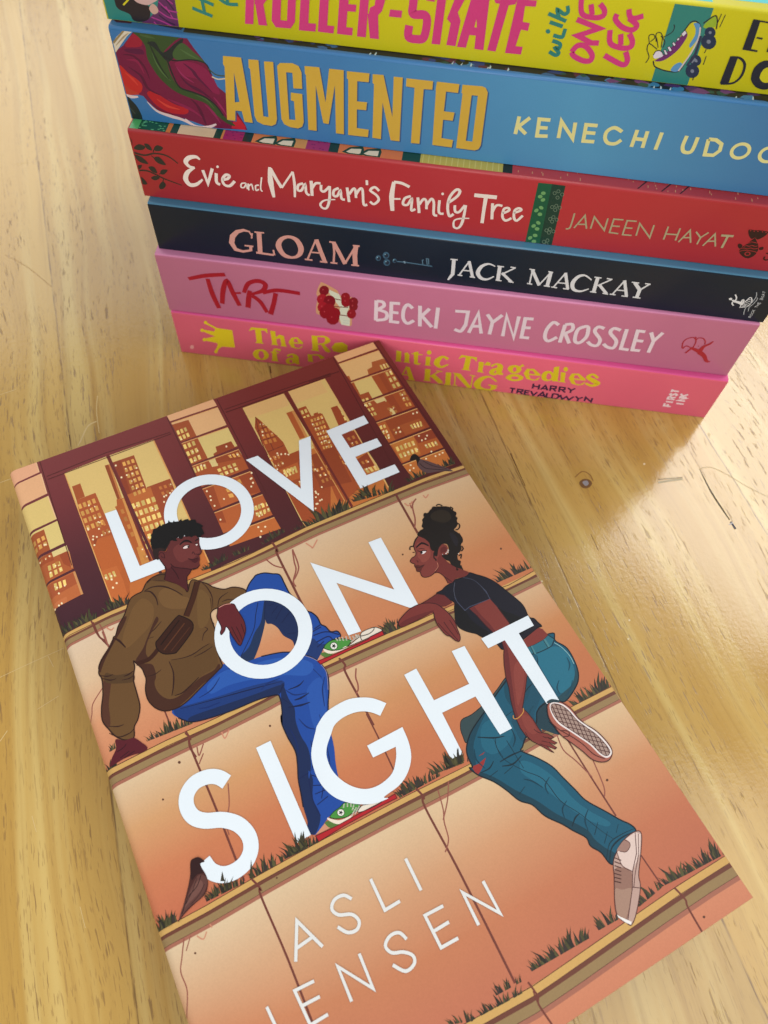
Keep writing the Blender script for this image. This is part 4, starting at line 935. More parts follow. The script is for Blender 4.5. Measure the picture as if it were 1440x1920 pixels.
3|88,50,42|88,50,42|3605,694 4690,620 5810,549 6967,483 8156,496 9391,527 10676,558 12014,569 13407,542|3605,682 4690,608 5810,538 6967,472 8156,485 9391,515 10676,547 12014,558 13407,531
3|168,108,88|168,108,88|3605,682 4690,608 5810,538 6967,472 8156,485 9391,515 10676,547 12014,558 13407,531|3607,582 4691,509 5811,439 6967,374 8156,387 9390,417 10675,449 12013,460 13406,433
2|92,54,38|00|16|3598,1177 5435,1047 6202,1004 7163,945 11352,1048 12937,1032 13411,1013
2|100,58,44|00|13|3601,997 5436,869 6202,827 7163,768 11350,872 12935,856 13409,837
2|116,62,52|10|72|10455,13901 10434,13624 10399,12348
2|116,62,52|10|67|6333,13995 6369,13679 6313,13575 6314,12389 6317,11285
2|116,62,52|10|48|862,13911 876,13777 886,13582 934,13339 1030,13166 1079,12956
2|116,62,52|10|54|2122,9824 2198,9633 2123,9427 2166,7712 2173,5905
2|116,62,52|10|41|6552,8152 6550,7364 6526,6507
2|116,62,52|10|59|6565,9867 6630,9614 6549,9448 6567,8634 6584,7798
2|116,62,52|10|50|2335,5900 2450,5583 2402,5430 2449,4008 2444,2594
2|116,62,52|10|55|6827,5887 6898,5619 6811,5406 6844,3744 6820,1179
2|116,62,52|10|44|7093,1061 7143,734 7075,587 7132,151
2|116,62,52|10|46|10989,5216 10998,4049 11016,3028
2|116,62,52|10|39|11029,2008 11073,1213
2|116,62,52|10|48|11321,1043 11394,725 11343,560 11314,-39
2|116,62,52|10|54|2144,9859 2170,9680 2108,9438 2158,9116
2|116,62,52|10|41|1842,10600 1854,10033
2|116,62,52|10|30|904,13846 935,13365 1053,13019
2|116,62,52|10|33|7107,859 7076,628 7139,111
2|150,88,74|10|39|5949,13557 6079,13267 6300,13062
2|150,88,74|10|43|6770,13483 6662,13110 6603,12849 6382,12544 6383,12355
2|150,88,74|10|43|6782,13510 6708,12894 6428,12584
2|150,88,74|10|46|10939,13451 10716,13273 10563,12819 10400,12553
2|150,88,74|10|39|10687,13394 10646,13201
2|150,88,74|10|32|2270,9353 2243,9125 2445,9355
2|150,88,74|10|28|2649,8152 2486,7663 2269,7326 2231,7016
2|150,88,74|10|30|2169,8924 2359,9126
2|150,88,74|10|41|6858,9397 6737,9176 6706,8989 6646,8843 6548,8768
2|150,88,74|10|26|514,5439 341,5099 221,4835 222,4421 -23,3880
2|150,88,74|10|22|659,5412 470,5175
2|150,88,74|10|31|7303,5617 7196,5153 7071,4878 6970,4487 6755,4270
2|150,88,74|10|31|7651,5674 7394,5281 7072,4934
2|150,88,74|10|33|10803,5362 10743,4981 10881,4606 11024,4085
2|150,88,74|10|32|11292,4424 11205,3944 11133,3687 11030,3545
2|150,88,74|10|33|1042,13473 1046,13220 1070,12991
2|150,88,74|10|28|604,11941 241,11632 127,11377 0,11203
2|150,88,74|10|30|1041,13719 1073,13412 1059,12959
2|206,140,112|10|43|10538,13466 10592,13333 10697,13354 10792,13414
2|206,140,112|10|43|11201,13468 11229,13346 11368,13424
2|206,140,112|10|40|7222,13527 7315,13349 7350,13298 7582,13485
2|206,140,112|10|33|2972,9427 2986,9235 3166,9392
2|206,140,112|10|27|789,5345 896,5217 1015,5325
2|206,140,112|10|36|1174,13550 1266,13409 1358,13443
2|206,140,112|10|28|1134,5434 1155,5350
1|96,60,44|0|1774,9171 1745,9147 1709,9165 1702,9207 1732,9230 1768,9212
1|96,60,44|0|1103,8507 1082,8491 1056,8504 1051,8533 1072,8550 1098,8536
1|96,60,44|0|4181,8993 4155,8974 4125,8989 4121,9023 4147,9042 4177,9027
1|96,60,44|0|2910,5605 2891,5593 2868,5604 2865,5628 2884,5641 2906,5629
1|96,60,44|0|661,5028 641,5014 615,5027 610,5055 630,5069 656,5055
1|96,60,44|0|4174,8989 4153,8974 4128,8986 4125,9014 4147,9030 4171,9018
1|96,60,44|0|12439,10768 12405,10747 12373,10762 12375,10800 12409,10821 12441,10806
1|96,60,44|0|9675,11910 9652,11894 9629,11905 9629,11932 9652,11948 9675,11937
1|96,60,44|0|11364,3827 11333,3812 11303,3827 11304,3857 11336,3872 11366,3857
1|96,60,44|0|11362,3825 11328,3809 11296,3825 11297,3858 11331,3874 11363,3858
1|96,60,44|0|11591,208 11558,195 11525,212 11527,242 11561,255 11593,238
1|96,60,44|0|9680,11902 9651,11882 9622,11896 9622,11930 9651,11950 9680,11936
4|64,62,40|8,534|9170,14200 10442,14016
4|48,46,38|8,470|9170,14200 10442,14016
4|82,78,48|8,406|9170,14200 10442,14016
4|56,48,44|8,342|9170,14200 10442,14016
4|64,62,40|6,366|11000,14112 11738,14128
4|48,46,38|6,322|11000,14112 11738,14128
4|82,78,48|6,278|11000,14112 11738,14128
4|56,48,44|6,235|11000,14112 11738,14128
4|64,62,40|4,411|12185,14113 12706,14065
4|48,46,38|4,362|12185,14113 12706,14065
4|82,78,48|4,312|12185,14113 12706,14065
4|56,48,44|4,263|12185,14113 12706,14065
4|64,62,40|10,654|7509,14030 8943,14027
4|48,46,38|10,576|7509,14030 8943,14027
4|82,78,48|10,497|7509,14030 8943,14027
4|56,48,44|10,419|7509,14030 8943,14027
4|64,62,40|6,336|6073,14055 6810,14166
4|48,46,38|6,296|6073,14055 6810,14166
4|82,78,48|6,255|6073,14055 6810,14166
4|56,48,44|6,215|6073,14055 6810,14166
4|64,62,40|4,297|5119,14061 5628,14074
4|48,46,38|4,262|5119,14061 5628,14074
4|82,78,48|4,226|5119,14061 5628,14074
4|56,48,44|4,190|5119,14061 5628,14074
4|64,62,40|3,205|7014,14100 7460,14053
4|48,46,38|3,181|7014,14100 7460,14053
4|82,78,48|3,156|7014,14100 7460,14053
4|56,48,44|3,131|7014,14100 7460,14053
4|64,62,40|6,389|-15,13888 582,13923
4|48,46,38|6,342|-15,13888 582,13923
4|82,78,48|6,295|-15,13888 582,13923
4|56,48,44|6,249|-15,13888 582,13923
4|64,62,40|6,453|425,13937 1045,13933
4|48,46,38|6,399|425,13937 1045,13933
4|82,78,48|6,344|425,13937 1045,13933
4|56,48,44|6,290|425,13937 1045,13933
4|64,62,40|8,461|1262,14019 2050,13972
4|48,46,38|8,406|1262,14019 2050,13972
4|82,78,48|8,351|1262,14019 2050,13972
4|56,48,44|8,295|1262,14019 2050,13972
4|64,62,40|6,358|4327,14006 4947,14064
4|48,46,38|6,315|4327,14006 4947,14064
4|82,78,48|6,272|4327,14006 4947,14064
4|56,48,44|6,229|4327,14006 4947,14064
4|64,62,40|4,227|4152,14032 4403,13993
4|48,46,38|4,200|4152,14032 4403,13993
4|82,78,48|4,173|4152,14032 4403,13993
4|56,48,44|4,145|4152,14032 4403,13993
4|64,62,40|10,406|1182,10069 2372,9981
4|48,46,38|10,357|1182,10069 2372,9981
4|82,78,48|10,309|1182,10069 2372,9981
4|56,48,44|10,260|1182,10069 2372,9981
4|64,62,40|3,240|251,10240 461,10270
4|48,46,38|3,212|251,10240 461,10270
4|82,78,48|3,183|251,10240 461,10270
4|56,48,44|3,154|251,10240 461,10270
4|64,62,40|6,340|7987,10041 8560,10079
4|48,46,38|6,299|7987,10041 8560,10079
4|82,78,48|6,258|7987,10041 8560,10079
4|56,48,44|6,218|7987,10041 8560,10079
4|64,62,40|8,494|11663,9888 12957,9847
4|48,46,38|8,434|11663,9888 12957,9847
4|82,78,48|8,375|11663,9888 12957,9847
4|56,48,44|8,316|11663,9888 12957,9847
4|64,62,40|6,400|7952,9933 8474,9890
4|48,46,38|6,352|7952,9933 8474,9890
4|82,78,48|6,304|7952,9933 8474,9890
4|56,48,44|6,256|7952,9933 8474,9890
4|64,62,40|4,387|-28,5864 559,5854
4|48,46,38|4,340|-28,5864 559,5854
4|82,78,48|4,294|-28,5864 559,5854
4|56,48,44|4,248|-28,5864 559,5854
4|64,62,40|8,399|1211,5916 2165,5884
4|48,46,38|8,351|1211,5916 2165,5884
4|82,78,48|8,303|1211,5916 2165,5884
4|56,48,44|8,255|1211,5916 2165,5884
4|64,62,40|6,408|2304,5890 3163,5894
4|48,46,38|6,359|2304,5890 3163,5894
4|82,78,48|6,310|2304,5890 3163,5894
4|56,48,44|6,261|2304,5890 3163,5894
4|64,62,40|6,440|3117,5918 4126,5885
4|48,46,38|6,387|3117,5918 4126,5885
4|82,78,48|6,335|3117,5918 4126,5885
4|56,48,44|6,282|3117,5918 4126,5885
4|64,62,40|8,393|6341,5894 7518,5898
4|48,46,38|8,346|6341,5894 7518,5898
4|82,78,48|8,299|6341,5894 7518,5898
4|56,48,44|8,251|6341,5894 7518,5898
4|64,62,40|6,483|7335,6012 8352,5886
4|48,46,38|6,425|7335,6012 8352,5886
4|82,78,48|6,367|7335,6012 8352,5886
4|56,48,44|6,309|7335,6012 8352,5886
4|64,62,40|6,420|6341,5960 7160,5923
4|48,46,38|6,370|6341,5960 7160,5923
4|82,78,48|6,319|6341,5960 7160,5923
4|56,48,44|6,269|6341,5960 7160,5923
4|64,62,40|8,582|11633,5859 12935,5832
4|48,46,38|8,512|11633,5859 12935,5832
4|82,78,48|8,442|11633,5859 12935,5832
4|56,48,44|8,373|11633,5859 12935,5832
4|64,62,40|8,324|5599,1039 6905,950
4|48,46,38|8,285|5599,1039 6905,950
4|82,78,48|8,246|5599,1039 6905,950
4|56,48,44|8,207|5599,1039 6905,950
4|64,62,40|4,353|6256,1195 6974,1146
4|48,46,38|4,311|6256,1195 6974,1146
4|82,78,48|4,268|6256,1195 6974,1146
4|56,48,44|4,226|6256,1195 6974,1146
4|64,62,40|10,498|7306,1208 8827,1145
4|48,46,38|10,438|7306,1208 8827,1145
4|82,78,48|10,378|7306,1208 8827,1145
4|56,48,44|10,319|7306,1208 8827,1145
4|64,62,40|4,400|9098,1178 9699,1143
4|48,46,38|4,352|9098,1178 9699,1143
4|82,78,48|4,304|9098,1178 9699,1143
4|56,48,44|4,256|9098,1178 9699,1143
4|64,62,40|4,410|10281,1128 11041,1208
4|48,46,38|4,361|10281,1128 11041,1208
4|82,78,48|4,312|10281,1128 11041,1208
4|56,48,44|4,263|10281,1128 11041,1208
4|64,62,40|6,468|11053,1223 11877,1151
4|48,46,38|6,412|11053,1223 11877,1151
4|82,78,48|6,356|11053,1223 11877,1151
4|56,48,44|6,300|11053,1223 11877,1151
4|64,62,40|8,524|11773,1160 12977,1079
4|48,46,38|8,461|11773,1160 12977,1079
4|82,78,48|8,398|11773,1160 12977,1079
4|56,48,44|8,335|11773,1160 12977,1079
4|64,62,40|4,322|5094,1214 5684,995
4|48,46,38|4,284|5094,1214 5684,995
4|82,78,48|4,245|5094,1214 5684,995
4|56,48,44|4,206|5094,1214 5684,995
4|64,62,40|3,341|-26,9828 339,9849
4|48,46,38|3,300|-26,9828 339,9849
4|82,78,48|3,259|-26,9828 339,9849
4|56,48,44|3,218|-26,9828 339,9849
4|64,62,40|6,320|3314,5934 4124,5908
4|48,46,38|6,281|3314,5934 4124,5908
4|82,78,48|6,243|3314,5934 4124,5908
4|56,48,44|6,205|3314,5934 4124,5908
1|30,74,158|1|4982,12781 5195,13013 5400,13150 5510,13199 5734,13158 5925,13037 6110,12905 6125,12589 6140,12210 6276,11909 6351,11542 6449,11428 6534,11222 6534,10996 6576,10927 6630,10852 6690,10662 6865,10591 6870,10413 6605,10419 6437,10376 6282,10297 6024,10055 5904,10237 5761,10370 5675,10630 5638,10742 5623,10906 5465,11143 5412,11423 5313,11601 5198,11674 5194,11804 4984,11476 4759,11179 4613,11034 4447,10871 4362,10837 4169,11055 4032,11416 4074,11738 4244,12098 4539,12405 4772,12552
1|24,42,84|1|5428,12394 5551,12300 5835,12060 5984,11723 5988,11363 5860,10978 5627,10717 5623,10906 5465,11143 5412,11423 5313,11601 5198,11674 5200,11818 5266,12078
1|30,50,86|1|5200,11818 5086,11617 4759,11179 4459,10865 4362,10837 4151,11080 4477,11257 4781,11577 5035,11771 5241,12090 5381,12318
1|28,54,110|1|5809,10346 5904,10237 6024,10055 6282,10297 6437,10376 6252,10484 6173,10696 6054,10629
2|18,30,70|10|21|5216,12382 5003,12045 4823,11715 4507,11398 4195,11119
2|18,30,70|10|22|5440,12388 5176,11830
2|18,30,70|10|22|5457,12148 5603,12142
2|18,30,70|10|22|5438,11895 5677,12039
2|18,30,70|10|22|5466,11686 5788,11952
2|18,30,70|10|22|5565,11508 5888,11705
2|18,30,70|10|21|5584,11147 5811,11066
2|20,34,84|10|34|6232,10889 6509,10912
2|20,34,84|10|34|6208,10774 6569,10722 6870,10477
2|20,34,84|10|34|6198,10558 6557,10569 6641,10432
2|20,34,84|10|33|6163,10419 6401,10488
2|20,34,84|10|34|6316,10943 6509,10976
2|24,26,48|10|36|4982,12781 5195,13013 5400,13150 5510,13199 5734,13158 5925,13037 6110,12905 6125,12589 6140,12210 6276,11909 6351,11542 6449,11428 6534,11222 6534,10996 6576,10927 6630,10852 6690,10662 6865,10591 6870,10413 6605,10419 6437,10376 6282,10297
1|30,74,158|1|2019,10529 2500,10596 3000,10849 3512,11108 3744,11090 4212,10903 4679,10855 5233,10711 5629,10481 5929,10179 6058,9917 6081,9566 5940,9188 5752,8841 5579,8435 5513,8210 5414,7766 5286,7407 5190,7040 5120,6494 5171,6354 4983,6336 4680,6321 4384,6192 4212,6070 4047,6089 3947,6250 4052,6417 4101,6784 4179,7087 4264,7450 4396,7797 4478,8116 4444,8562 4453,8931 4517,9120 4462,8935 4593,9237 4677,9568 4611,9695 4114,9787 3423,9824 2764,9911 2350,10028 2099,10275
1|42,90,174|1|3620,10924 4163,10783 4959,10649 5568,10346 5850,10007 5578,9817 4976,10118 4232,10361 3572,10499 3097,10485 3079,10746
1|40,86,170|1|5412,9452 5855,9614 5812,9125 5538,8516 5248,8178 5168,8520 5275,9018
1|27,57,120|1|2076,10531 2511,10467 3273,10334 4166,10202 4918,9986 4829,9712 4611,9695 4114,9787 3423,9824 2764,9911 2350,10028 2099,10275
1|24,42,84|1|2397,10156 3172,10073 4069,9966 4873,9881 4805,9724 4611,9695 4114,9787 3423,9824 2764,9911 2350,10028
1|24,42,84|1|4895,9933 4874,9469 4909,9140 4804,8824 4766,8421 4803,8046 4702,7632 4507,7331 4584,7523 4594,7283 4400,6860 4397,6408 4181,6130 4047,6089 3947,6250 4052,6417 4101,6784 4179,7087 4264,7450 4396,7797 4478,8116 4444,8562 4453,8931 4517,9120 4462,8935 4593,9237 4701,9555
2|18,30,70|10|17,43,13|4965,9676 5259,9655 5443,9724
2|18,30,70|10|23,57,17|4999,9343 5170,9320 5426,9350
2|18,30,70|10|23,57,17|4773,9239 5090,9142 5346,9107
2|18,30,70|10|12,29,9|2227,10474 3252,10282 4353,10077 4907,9960
2|18,30,70|10|14,35,10|4685,9658 4838,9802 4945,9908
2|18,30,70|10|17,43,13|4726,9543 4856,9291
2|18,32,80|10|21|4589,7403 4837,7160 5057,6989
2|18,32,80|10|21|4529,7141 4819,6994 5064,6753
2|18,32,80|10|21|4491,6929 4871,6851 5049,6473
2|18,32,80|10|21|4432,6673 4757,6736
2|18,32,80|10|21|4497,7332 4379,6814 4397,6408
2|18,32,80|10|21|4770,7018 4592,6763
2|18,32,80|10|21|4279,7442 4562,7475
2|24,26,48|10|34|4679,10855 5233,10711 5629,10481 5929,10179 6058,9917 6081,9566 5940,9188 5752,8841 5579,8435 5513,8210
2|24,26,48|10|32|4101,6784 4179,7087 4264,7450 4396,7797 4478,8116 4444,8562 4453,8931 4517,9120 4462,8935 4593,9237 4677,9568 4611,9695 4114,9787 3423,9824 2764,9911 2350,10028 2099,10275
2|150,140,170|10|15|5711,10387 5962,10116 6079,9762 6046,9519 5920,9198
2|20,46,108|10|14,37,14|4890,9713 5056,9472 5377,9374
2|20,46,108|10|14,37,14|3212,10177 2870,10194 2667,10265
2|20,46,108|10|14,38,14|4321,9998 4536,10081 4891,10064
2|20,46,108|10|14,38,14|5981,9551 5785,9265 5644,8833
2|20,46,108|10|15,38,15|5801,9901 5905,9589
2|20,46,108|10|15,38,15|3741,10929 4063,10833 4420,10525
2|20,46,108|10|14,37,14|2763,10527 3137,10591 3457,10812
2|20,46,108|10|14,36,14|4895,8840 5000,8544 5171,8397
2|20,46,108|10|14,36,14|5428,8694 5342,8251
2|18,40,98|10|14,33,14|4584,8740 4599,8361 4540,8025
2|18,40,98|10|14,32,14|4947,8185 4815,7765 4657,7486
2|18,40,98|10|14,32,14|5272,7960 5184,7578 5072,7276
1|206,146,116|0|5990,10062 6268,10263 6324,10170 6164,10040
1|86,120,56|1|6168,10208 6284,10190 6470,10058 6264,10042 6179,10124
1|232,222,206|1|6945,10058 7181,10127 7357,10174 7462,10257 7657,10263 7848,10234 7958,10146 7977,10042 7565,10030 7313,10035
1|74,146,62|1|6430,10394 6592,10420 6770,10372 6940,10306 7054,10204 7081,10156 6925,10068 6773,10065 6633,10087 6468,10159 6361,10249 6328,10326
1|236,222,204|1|6299,10301 6462,10146 6677,10073 6875,10094 6884,10036 6470,10058 6304,10180
1|178,34,42|0|5999,10045 6646,10009 7549,9998 7593,10035 7995,10041 7989,9914 6962,9939 6039,9929
2|90,20,28|01|22|5999,10045 6646,10009 7549,9998 7593,10035 7995,10041 7989,9914 6962,9939 6039,9929
2|40,40,40|11|17|6945,10058 7181,10127 7357,10174 7462,10257 7657,10263 7848,10234 7958,10146 7977,10042 7565,10030 7313,10035
2|28,60,30|11|20|6430,10394 6592,10420 6770,10372 6940,10306 7054,10204 7081,10156 6925,10068 6773,10065 6633,10087 6468,10159 6361,10249 6328,10326
1|235,235,225|0|6675,10198 6647,10163 6607,10142 6564,10142 6525,10161 6499,10197 6490,10241 6500,10285 6528,10321 6567,10341 6611,10342 6650,10322 6676,10287 6685,10243
2|30,40,30|00|15|6677,10197 6646,10158 6601,10138 6553,10142 6513,10169 6490,10212 6489,10262 6511,10308 6550,10339 6598,10347 6643,10331 6676,10295 6688,10247 6677,10197
1|22,24,26|0|6644,10294 6618,10245 6650,10203 6599,10212 6570,10166 6564,10220 6513,10234 6561,10258 6559,10313 6595,10274
2|236,230,214|00|30|6734,10430 6749,10329
2|40,50,40|00|11|6734,10430 6749,10329
2|236,230,214|00|30|6826,10411 6810,10298
2|40,50,40|00|11|6826,10411 6810,10298
2|236,230,214|00|30|6913,10381 6891,10258
2|40,50,40|00|11|6913,10381 6891,10258
2|236,230,214|00|31|7010,10346 6978,10228
2|40,50,40|00|11|7010,10346 6978,10228
2|236,230,214|00|31|7102,10328 7085,10189
2|40,50,40|00|11|7102,10328 7085,10189
2|236,230,214|00|31|7178,10276 7187,10191
2|40,50,40|00|11|7178,10276 7187,10191
2|236,230,214|00|31|7281,10279 7274,10162
2|40,50,40|00|11|7281,10279 7274,10162
2|236,230,214|00|31|7358,10227 7234,10235
2|40,50,40|00|11|7358,10227 7234,10235
2|236,230,214|00|31|7059,10135 7233,10182 7362,10185
2|40,50,40|00|11|7059,10135 7233,10182 7362,10185
1|206,146,116|0|4095,6058 4413,6198 4495,6041
1|86,120,56|1|4422,6194 4527,6204 4710,6026 4495,6041
1|232,222,206|1|5262,6053 5411,6148 5624,6094 5851,6044 5862,5999 5554,6000
1|74,146,62|1|4594,6275 4724,6337 4918,6367 5073,6407 5242,6288 5384,6184 5265,6105 5105,6101 4963,6087 4767,6145 4659,6200
1|236,222,204|1|4532,6286 4616,6205 4786,6093 5043,6068 5118,6083 5071,6032 4728,6017 4531,6212
1|178,34,42|0|4096,6036 4702,6009 5334,6016 5831,6006 6285,6024 6286,5910 5860,5927 4841,5928 4109,5885
2|90,20,28|01|18|4096,6036 4702,6009 5334,6016 5831,6006 6285,6024 6286,5910 5860,5927 4841,5928 4109,5885
2|40,40,40|11|14|5262,6053 5411,6148 5624,6094 5851,6044 5862,5999 5554,6000
2|28,60,30|11|17|4594,6275 4724,6337 4918,6367 5073,6407 5242,6288 5384,6184 5265,6105 5105,6101 4963,6087 4767,6145 4659,6200
1|235,235,225|0|4954,6203 4931,6175 4897,6160 4859,6161 4824,6179 4800,6209 4791,6246 4798,6282 4821,6310 4855,6325 4894,6324 4928,6306 4953,6276 4962,6239
2|30,40,30|00|13|4957,6201 4930,6171 4892,6156 4850,6162 4814,6186 4792,6222 4790,6264 4807,6300 4840,6324 4882,6328 4922,6314 4952,6282 4965,6242 4957,6202
1|22,24,26|0|4924,6282 4903,6244 4933,6208 4888,6217 4863,6181 4856,6226 4812,6239 4853,6257 4849,6302 4882,6268
2|236,230,214|00|26|5042,6390 4982,6313
2|40,50,40|00|9|5042,6390 4982,6313
2|236,230,214|00|26|5123,6370 5081,6284
2|40,50,40|00|9|5123,6370 5081,6284
2|236,230,214|00|26|5196,6333 5163,6242
2|40,50,40|00|9|5196,6333 5163,6242
2|236,230,214|00|26|5252,6262 5156,6160
2|40,50,40|00|9|5252,6262 5156,6160
2|236,230,214|00|26|5370,6180 5168,6047
2|40,50,40|00|9|5370,6180 5168,6047
2|236,230,214|00|26|5281,6182 5079,6049
2|40,50,40|00|9|5281,6182 5079,6049
2|40,36,34|10|19|7403,10165 7614,10127 7792,10174 7836,10234
2|40,36,34|10|18|7360,10052 7367,10142 7408,10175
1|104,74,42|1|2442,14186 2625,14371 2896,14443 3177,14356 3398,14100 3510,13717 3552,13574 3726,13830 3839,13847 3953,13732 4138,13554 4260,13377 4501,13186 4737,13142 4940,13014 5043,12861 4922,12733 4754,12709 4530,12698 4195,12722 3997,12721 3875,12613 3842,12317 3827,12085 3708,11805 3661,11494 3646,11237 3633,11080 3470,10999 3119,10853 2773,10710 2500,10596 2249,10536 2024,10545 1822,10616 1656,10791 1553,11071 1579,11370 1684,11634 1689,11824 1680,11970 1598,12160 1547,12270 1521,12101 1448,11944 1371,11727 1348,11392 1307,11009 1161,10717 1007,10553 907,10295 679,10351 499,10559 408,10795 329,11075 401,11403 548,11761 639,12156 616,12360 740,12621 933,12786 1171,12999 1264,13167 1337,13198 1496,13445 1734,13672 1998,14033 2178,14122 2365,14137
1|70,40,28|1|1695,13605 1767,13569 1543,13297 1237,13011 928,12704 737,12467 664,12354 634,12429 653,12539 785,12714 1056,12946 1215,13115 1342,13177 1397,13307
1|84,50,36|1|662,12088 832,12003 708,11686 594,11398 511,10987 433,10832 352,10983 357,11233 486,11595 596,11829
1|70,40,28|1|1588,12254 1885,12503 2067,12723 2345,13059 2515,13231 2525,13098 2290,12895 2023,12589 1911,12336 1905,12156 1654,12130
1|70,40,28|1|1623,12115 1931,11992 1980,11817 1945,11595 1842,11410 1856,11140 1986,10901 2167,10810 2414,10831 2691,10927 3003,11037 3370,11063 3565,11177 3561,11058 3312,10912 2984,10839 2632,10693 2295,10573 2072,10542 1858,10607 1632,10791 1558,11115 1592,11418 1692,11662 1695,11929
1|96,68,38|1|2432,11833 2722,11765 2983,11726 3289,11805 3595,11802 3652,11656 3591,11316 3478,11130 3012,11062 2691,10927 2400,10867 2215,10873 2176,10950 2322,11288 2395,11610
1|116,84,48|1|2877,13942 3165,13916 3318,13563 3518,13349 3387,13095 2852,13359 2746,13730
1|114,82,46|1|2043,13799 2356,13927 2535,13556 2322,13104 1812,12814 1486,12709 1458,12989 1798,13502
1|112,82,46|1|3857,13474 4023,13249 3991,12837 3709,12418 3460,12403 3626,13017
1|84,60,36|1|778,12279 1007,12100 1418,11959 1366,11729 1036,11831 702,12030
2|52,28,22|10|17,43,21|2393,11837 2393,11491 2269,11138 2147,10907
2|52,28,22|10|12,30,15|2453,11853 2750,11766 3044,11742 3346,11808 3550,11830
2|52,28,22|10|17,43,22|2215,10873 2423,10856 2668,10938 2957,11060
2|52,28,22|10|12,30,15|3039,11653 3321,11666 3591,11717
2|52,28,22|10|24,60,30|1255,13158 1370,13007 1474,12738
2|52,28,22|10|14,35,17|618,12288 792,12171 944,12154
2|52,28,22|10|14,34,17|640,12188 829,12035 977,12005
2|52,28,22|10|17,43,22|1179,11978 1310,11972 1453,12005
2|52,28,22|10|12,29,14|1101,11898 1300,11858 1447,11903
2|52,28,22|10|13,33,16|440,10856 638,10756 786,10737
2|52,28,22|10|13,33,16|389,10688 578,10483 849,10456 968,10507
2|52,28,22|10|12,30,15|2159,12834 2347,12899 2587,13035
2|52,28,22|10|12,30,15|2091,12711 2250,12695
2|52,28,22|10|12,29,14|1727,11704 1928,11663 2132,11711
2|52,28,22|10|12,30,15|3403,11997 3508,12165 3653,12251 3602,12340
2|52,28,22|10|12,31,15|3871,12303 3837,12512
2|52,28,22|10|24,48,19|2489,14133 2691,14149 2921,14071 3107,13921 3259,13730 3385,13529
2|52,28,22|10|19,38,15|2613,14327 2732,14386 2861,14299 3092,14162
2|52,28,22|10|24,47,19|2449,14129 2611,14027 2685,13783 2662,13543
2|52,28,22|10|16,32,13|4014,13662 4091,13436 4114,13124 4014,12785
2|52,28,22|10|16,31,13|4659,12763 4448,12844 4308,12845
2|52,28,22|10|16,32,13|4148,12759 4292,12972 4574,13049
2|52,28,22|10|16,31,12|4056,13089 3957,12748
2|52,28,22|10|16,32,13|3563,13581 3397,13895 3221,14075 3102,14192
1|88,60,36|1|2732,14386 2875,14457 3056,14463 3200,14416 3097,14207 2929,14266 2793,14333
2|48,26,20|11|32|2442,14186 2625,14371 2896,14443 3177,14356 3398,14100 3510,13717 3552,13574 3726,13830 3839,13847 3953,13732 4138,13554 4260,13377 4501,13186 4737,13142 4940,13014 5043,12861 4922,12733 4754,12709 4530,12698 4195,12722 3997,12721 3875,12613 3842,12317 3827,12085 3708,11805 3661,11494 3646,11237 3633,11080 3470,10999 3119,10853 2773,10710 2500,10596 2249,10536 2024,10545 1822,10616 1656,10791 1553,11071 1579,11370 1684,11634 1689,11824 1680,11970 1598,12160 1547,12270 1521,12101 1448,11944 1371,11727 1348,11392 1307,11009 1161,10717 1007,10553 907,10295 679,10351 499,10559 408,10795 329,11075 401,11403 548,11761 639,12156 616,12360 740,12621 933,12786 1171,12999 1264,13167 1337,13198 1496,13445 1734,13672 1998,14033 2178,14122 2365,14137
2|66,34,20|00|173|3906,13741 3610,13309 3256,12877
2|40,20,14|00|19|3842,13772 3569,13365 3217,12938
2|58,28,18|10|118|2240,12301 1939,12140 1588,12165
1|56,28,18|1|3137,12936 3323,12692 3327,12504 3191,12332 2723,12027 2592,11993 2337,12106 2229,12306 2247,12497 2373,12589 2996,12964
2|92,52,30|00|31|2371,12202 3143,12698
2|30,14,10|00|31|2344,12382 3046,12850
2|84,46,28|00|21|2537,12087 3229,12518
2|30,14,12|11|27|3137,12936 3323,12692 3327,12504 3191,12332 2723,12027 2592,11993 2337,12106 2229,12306 2247,12497 2373,12589 2996,12964
1|88,28,38|1|484,10461 674,10336 907,10295 1039,10110 1143,9894 1003,9837 800,9881 536,9900 257,9869 140,9871 260,10051 423,10228
2|46,14,24|10|19|423,10141 595,10171 697,10236
2|46,14,24|10|19|446,9957 711,10025
2|46,14,24|10|19|539,9910 828,9966
1|52,72,76|1|9082,6881 9643,7006 10045,7160 10444,7322 10347,6949 9794,6755 9353,6630 8893,6463 8558,6296 8555,6493 8602,6694 8750,6875
2|28,30,34|11|21|9082,6881 9643,7006 10045,7160 10444,7322 10347,6949 9794,6755 9353,6630 8893,6463 8558,6296 8555,6493 8602,6694 8750,6875
1|22,86,110|1|11511,7876 12302,7836 12246,7606 12422,7264 12368,6729 12195,6386 11889,6177 11509,6041 11288,6182 10946,6235 10667,6142 10474,5894 10063,5733 9823,5547 9737,5461 10001,5144 10233,4784 10333,4433 10451,4019 10548,3678 10839,3242 11060,2902 11201,2728 11270,2569 11188,2488 10803,2463 10542,2333 10330,2160 10222,2226 10178,2508 10034,2745 10043,2961 9846,3240 9690,3487 9409,3845 9263,4216 9026,4452 8865,4812 8680,5141 8416,5452 8296,5704 8381,5702 8405,5988 8507,6211 8776,6466 9128,6656 9547,6850 9988,7069 10424,7271 10929,7570
1|22,76,98|1|9883,5934 10001,6359 10867,6987 11073,6914 11085,6548 10786,6284 10550,6112 10506,5904 10481,5632 10091,5689 9885,5652
1|34,110,134|1|11535,7517 12076,7500 12331,7247 12302,6823 12130,6479 11801,6281 11502,6311 11427,6770
1|34,72,84|1|12368,6729 12195,6386 11889,6177 11509,6041 11288,6182 11597,6264 11988,6368
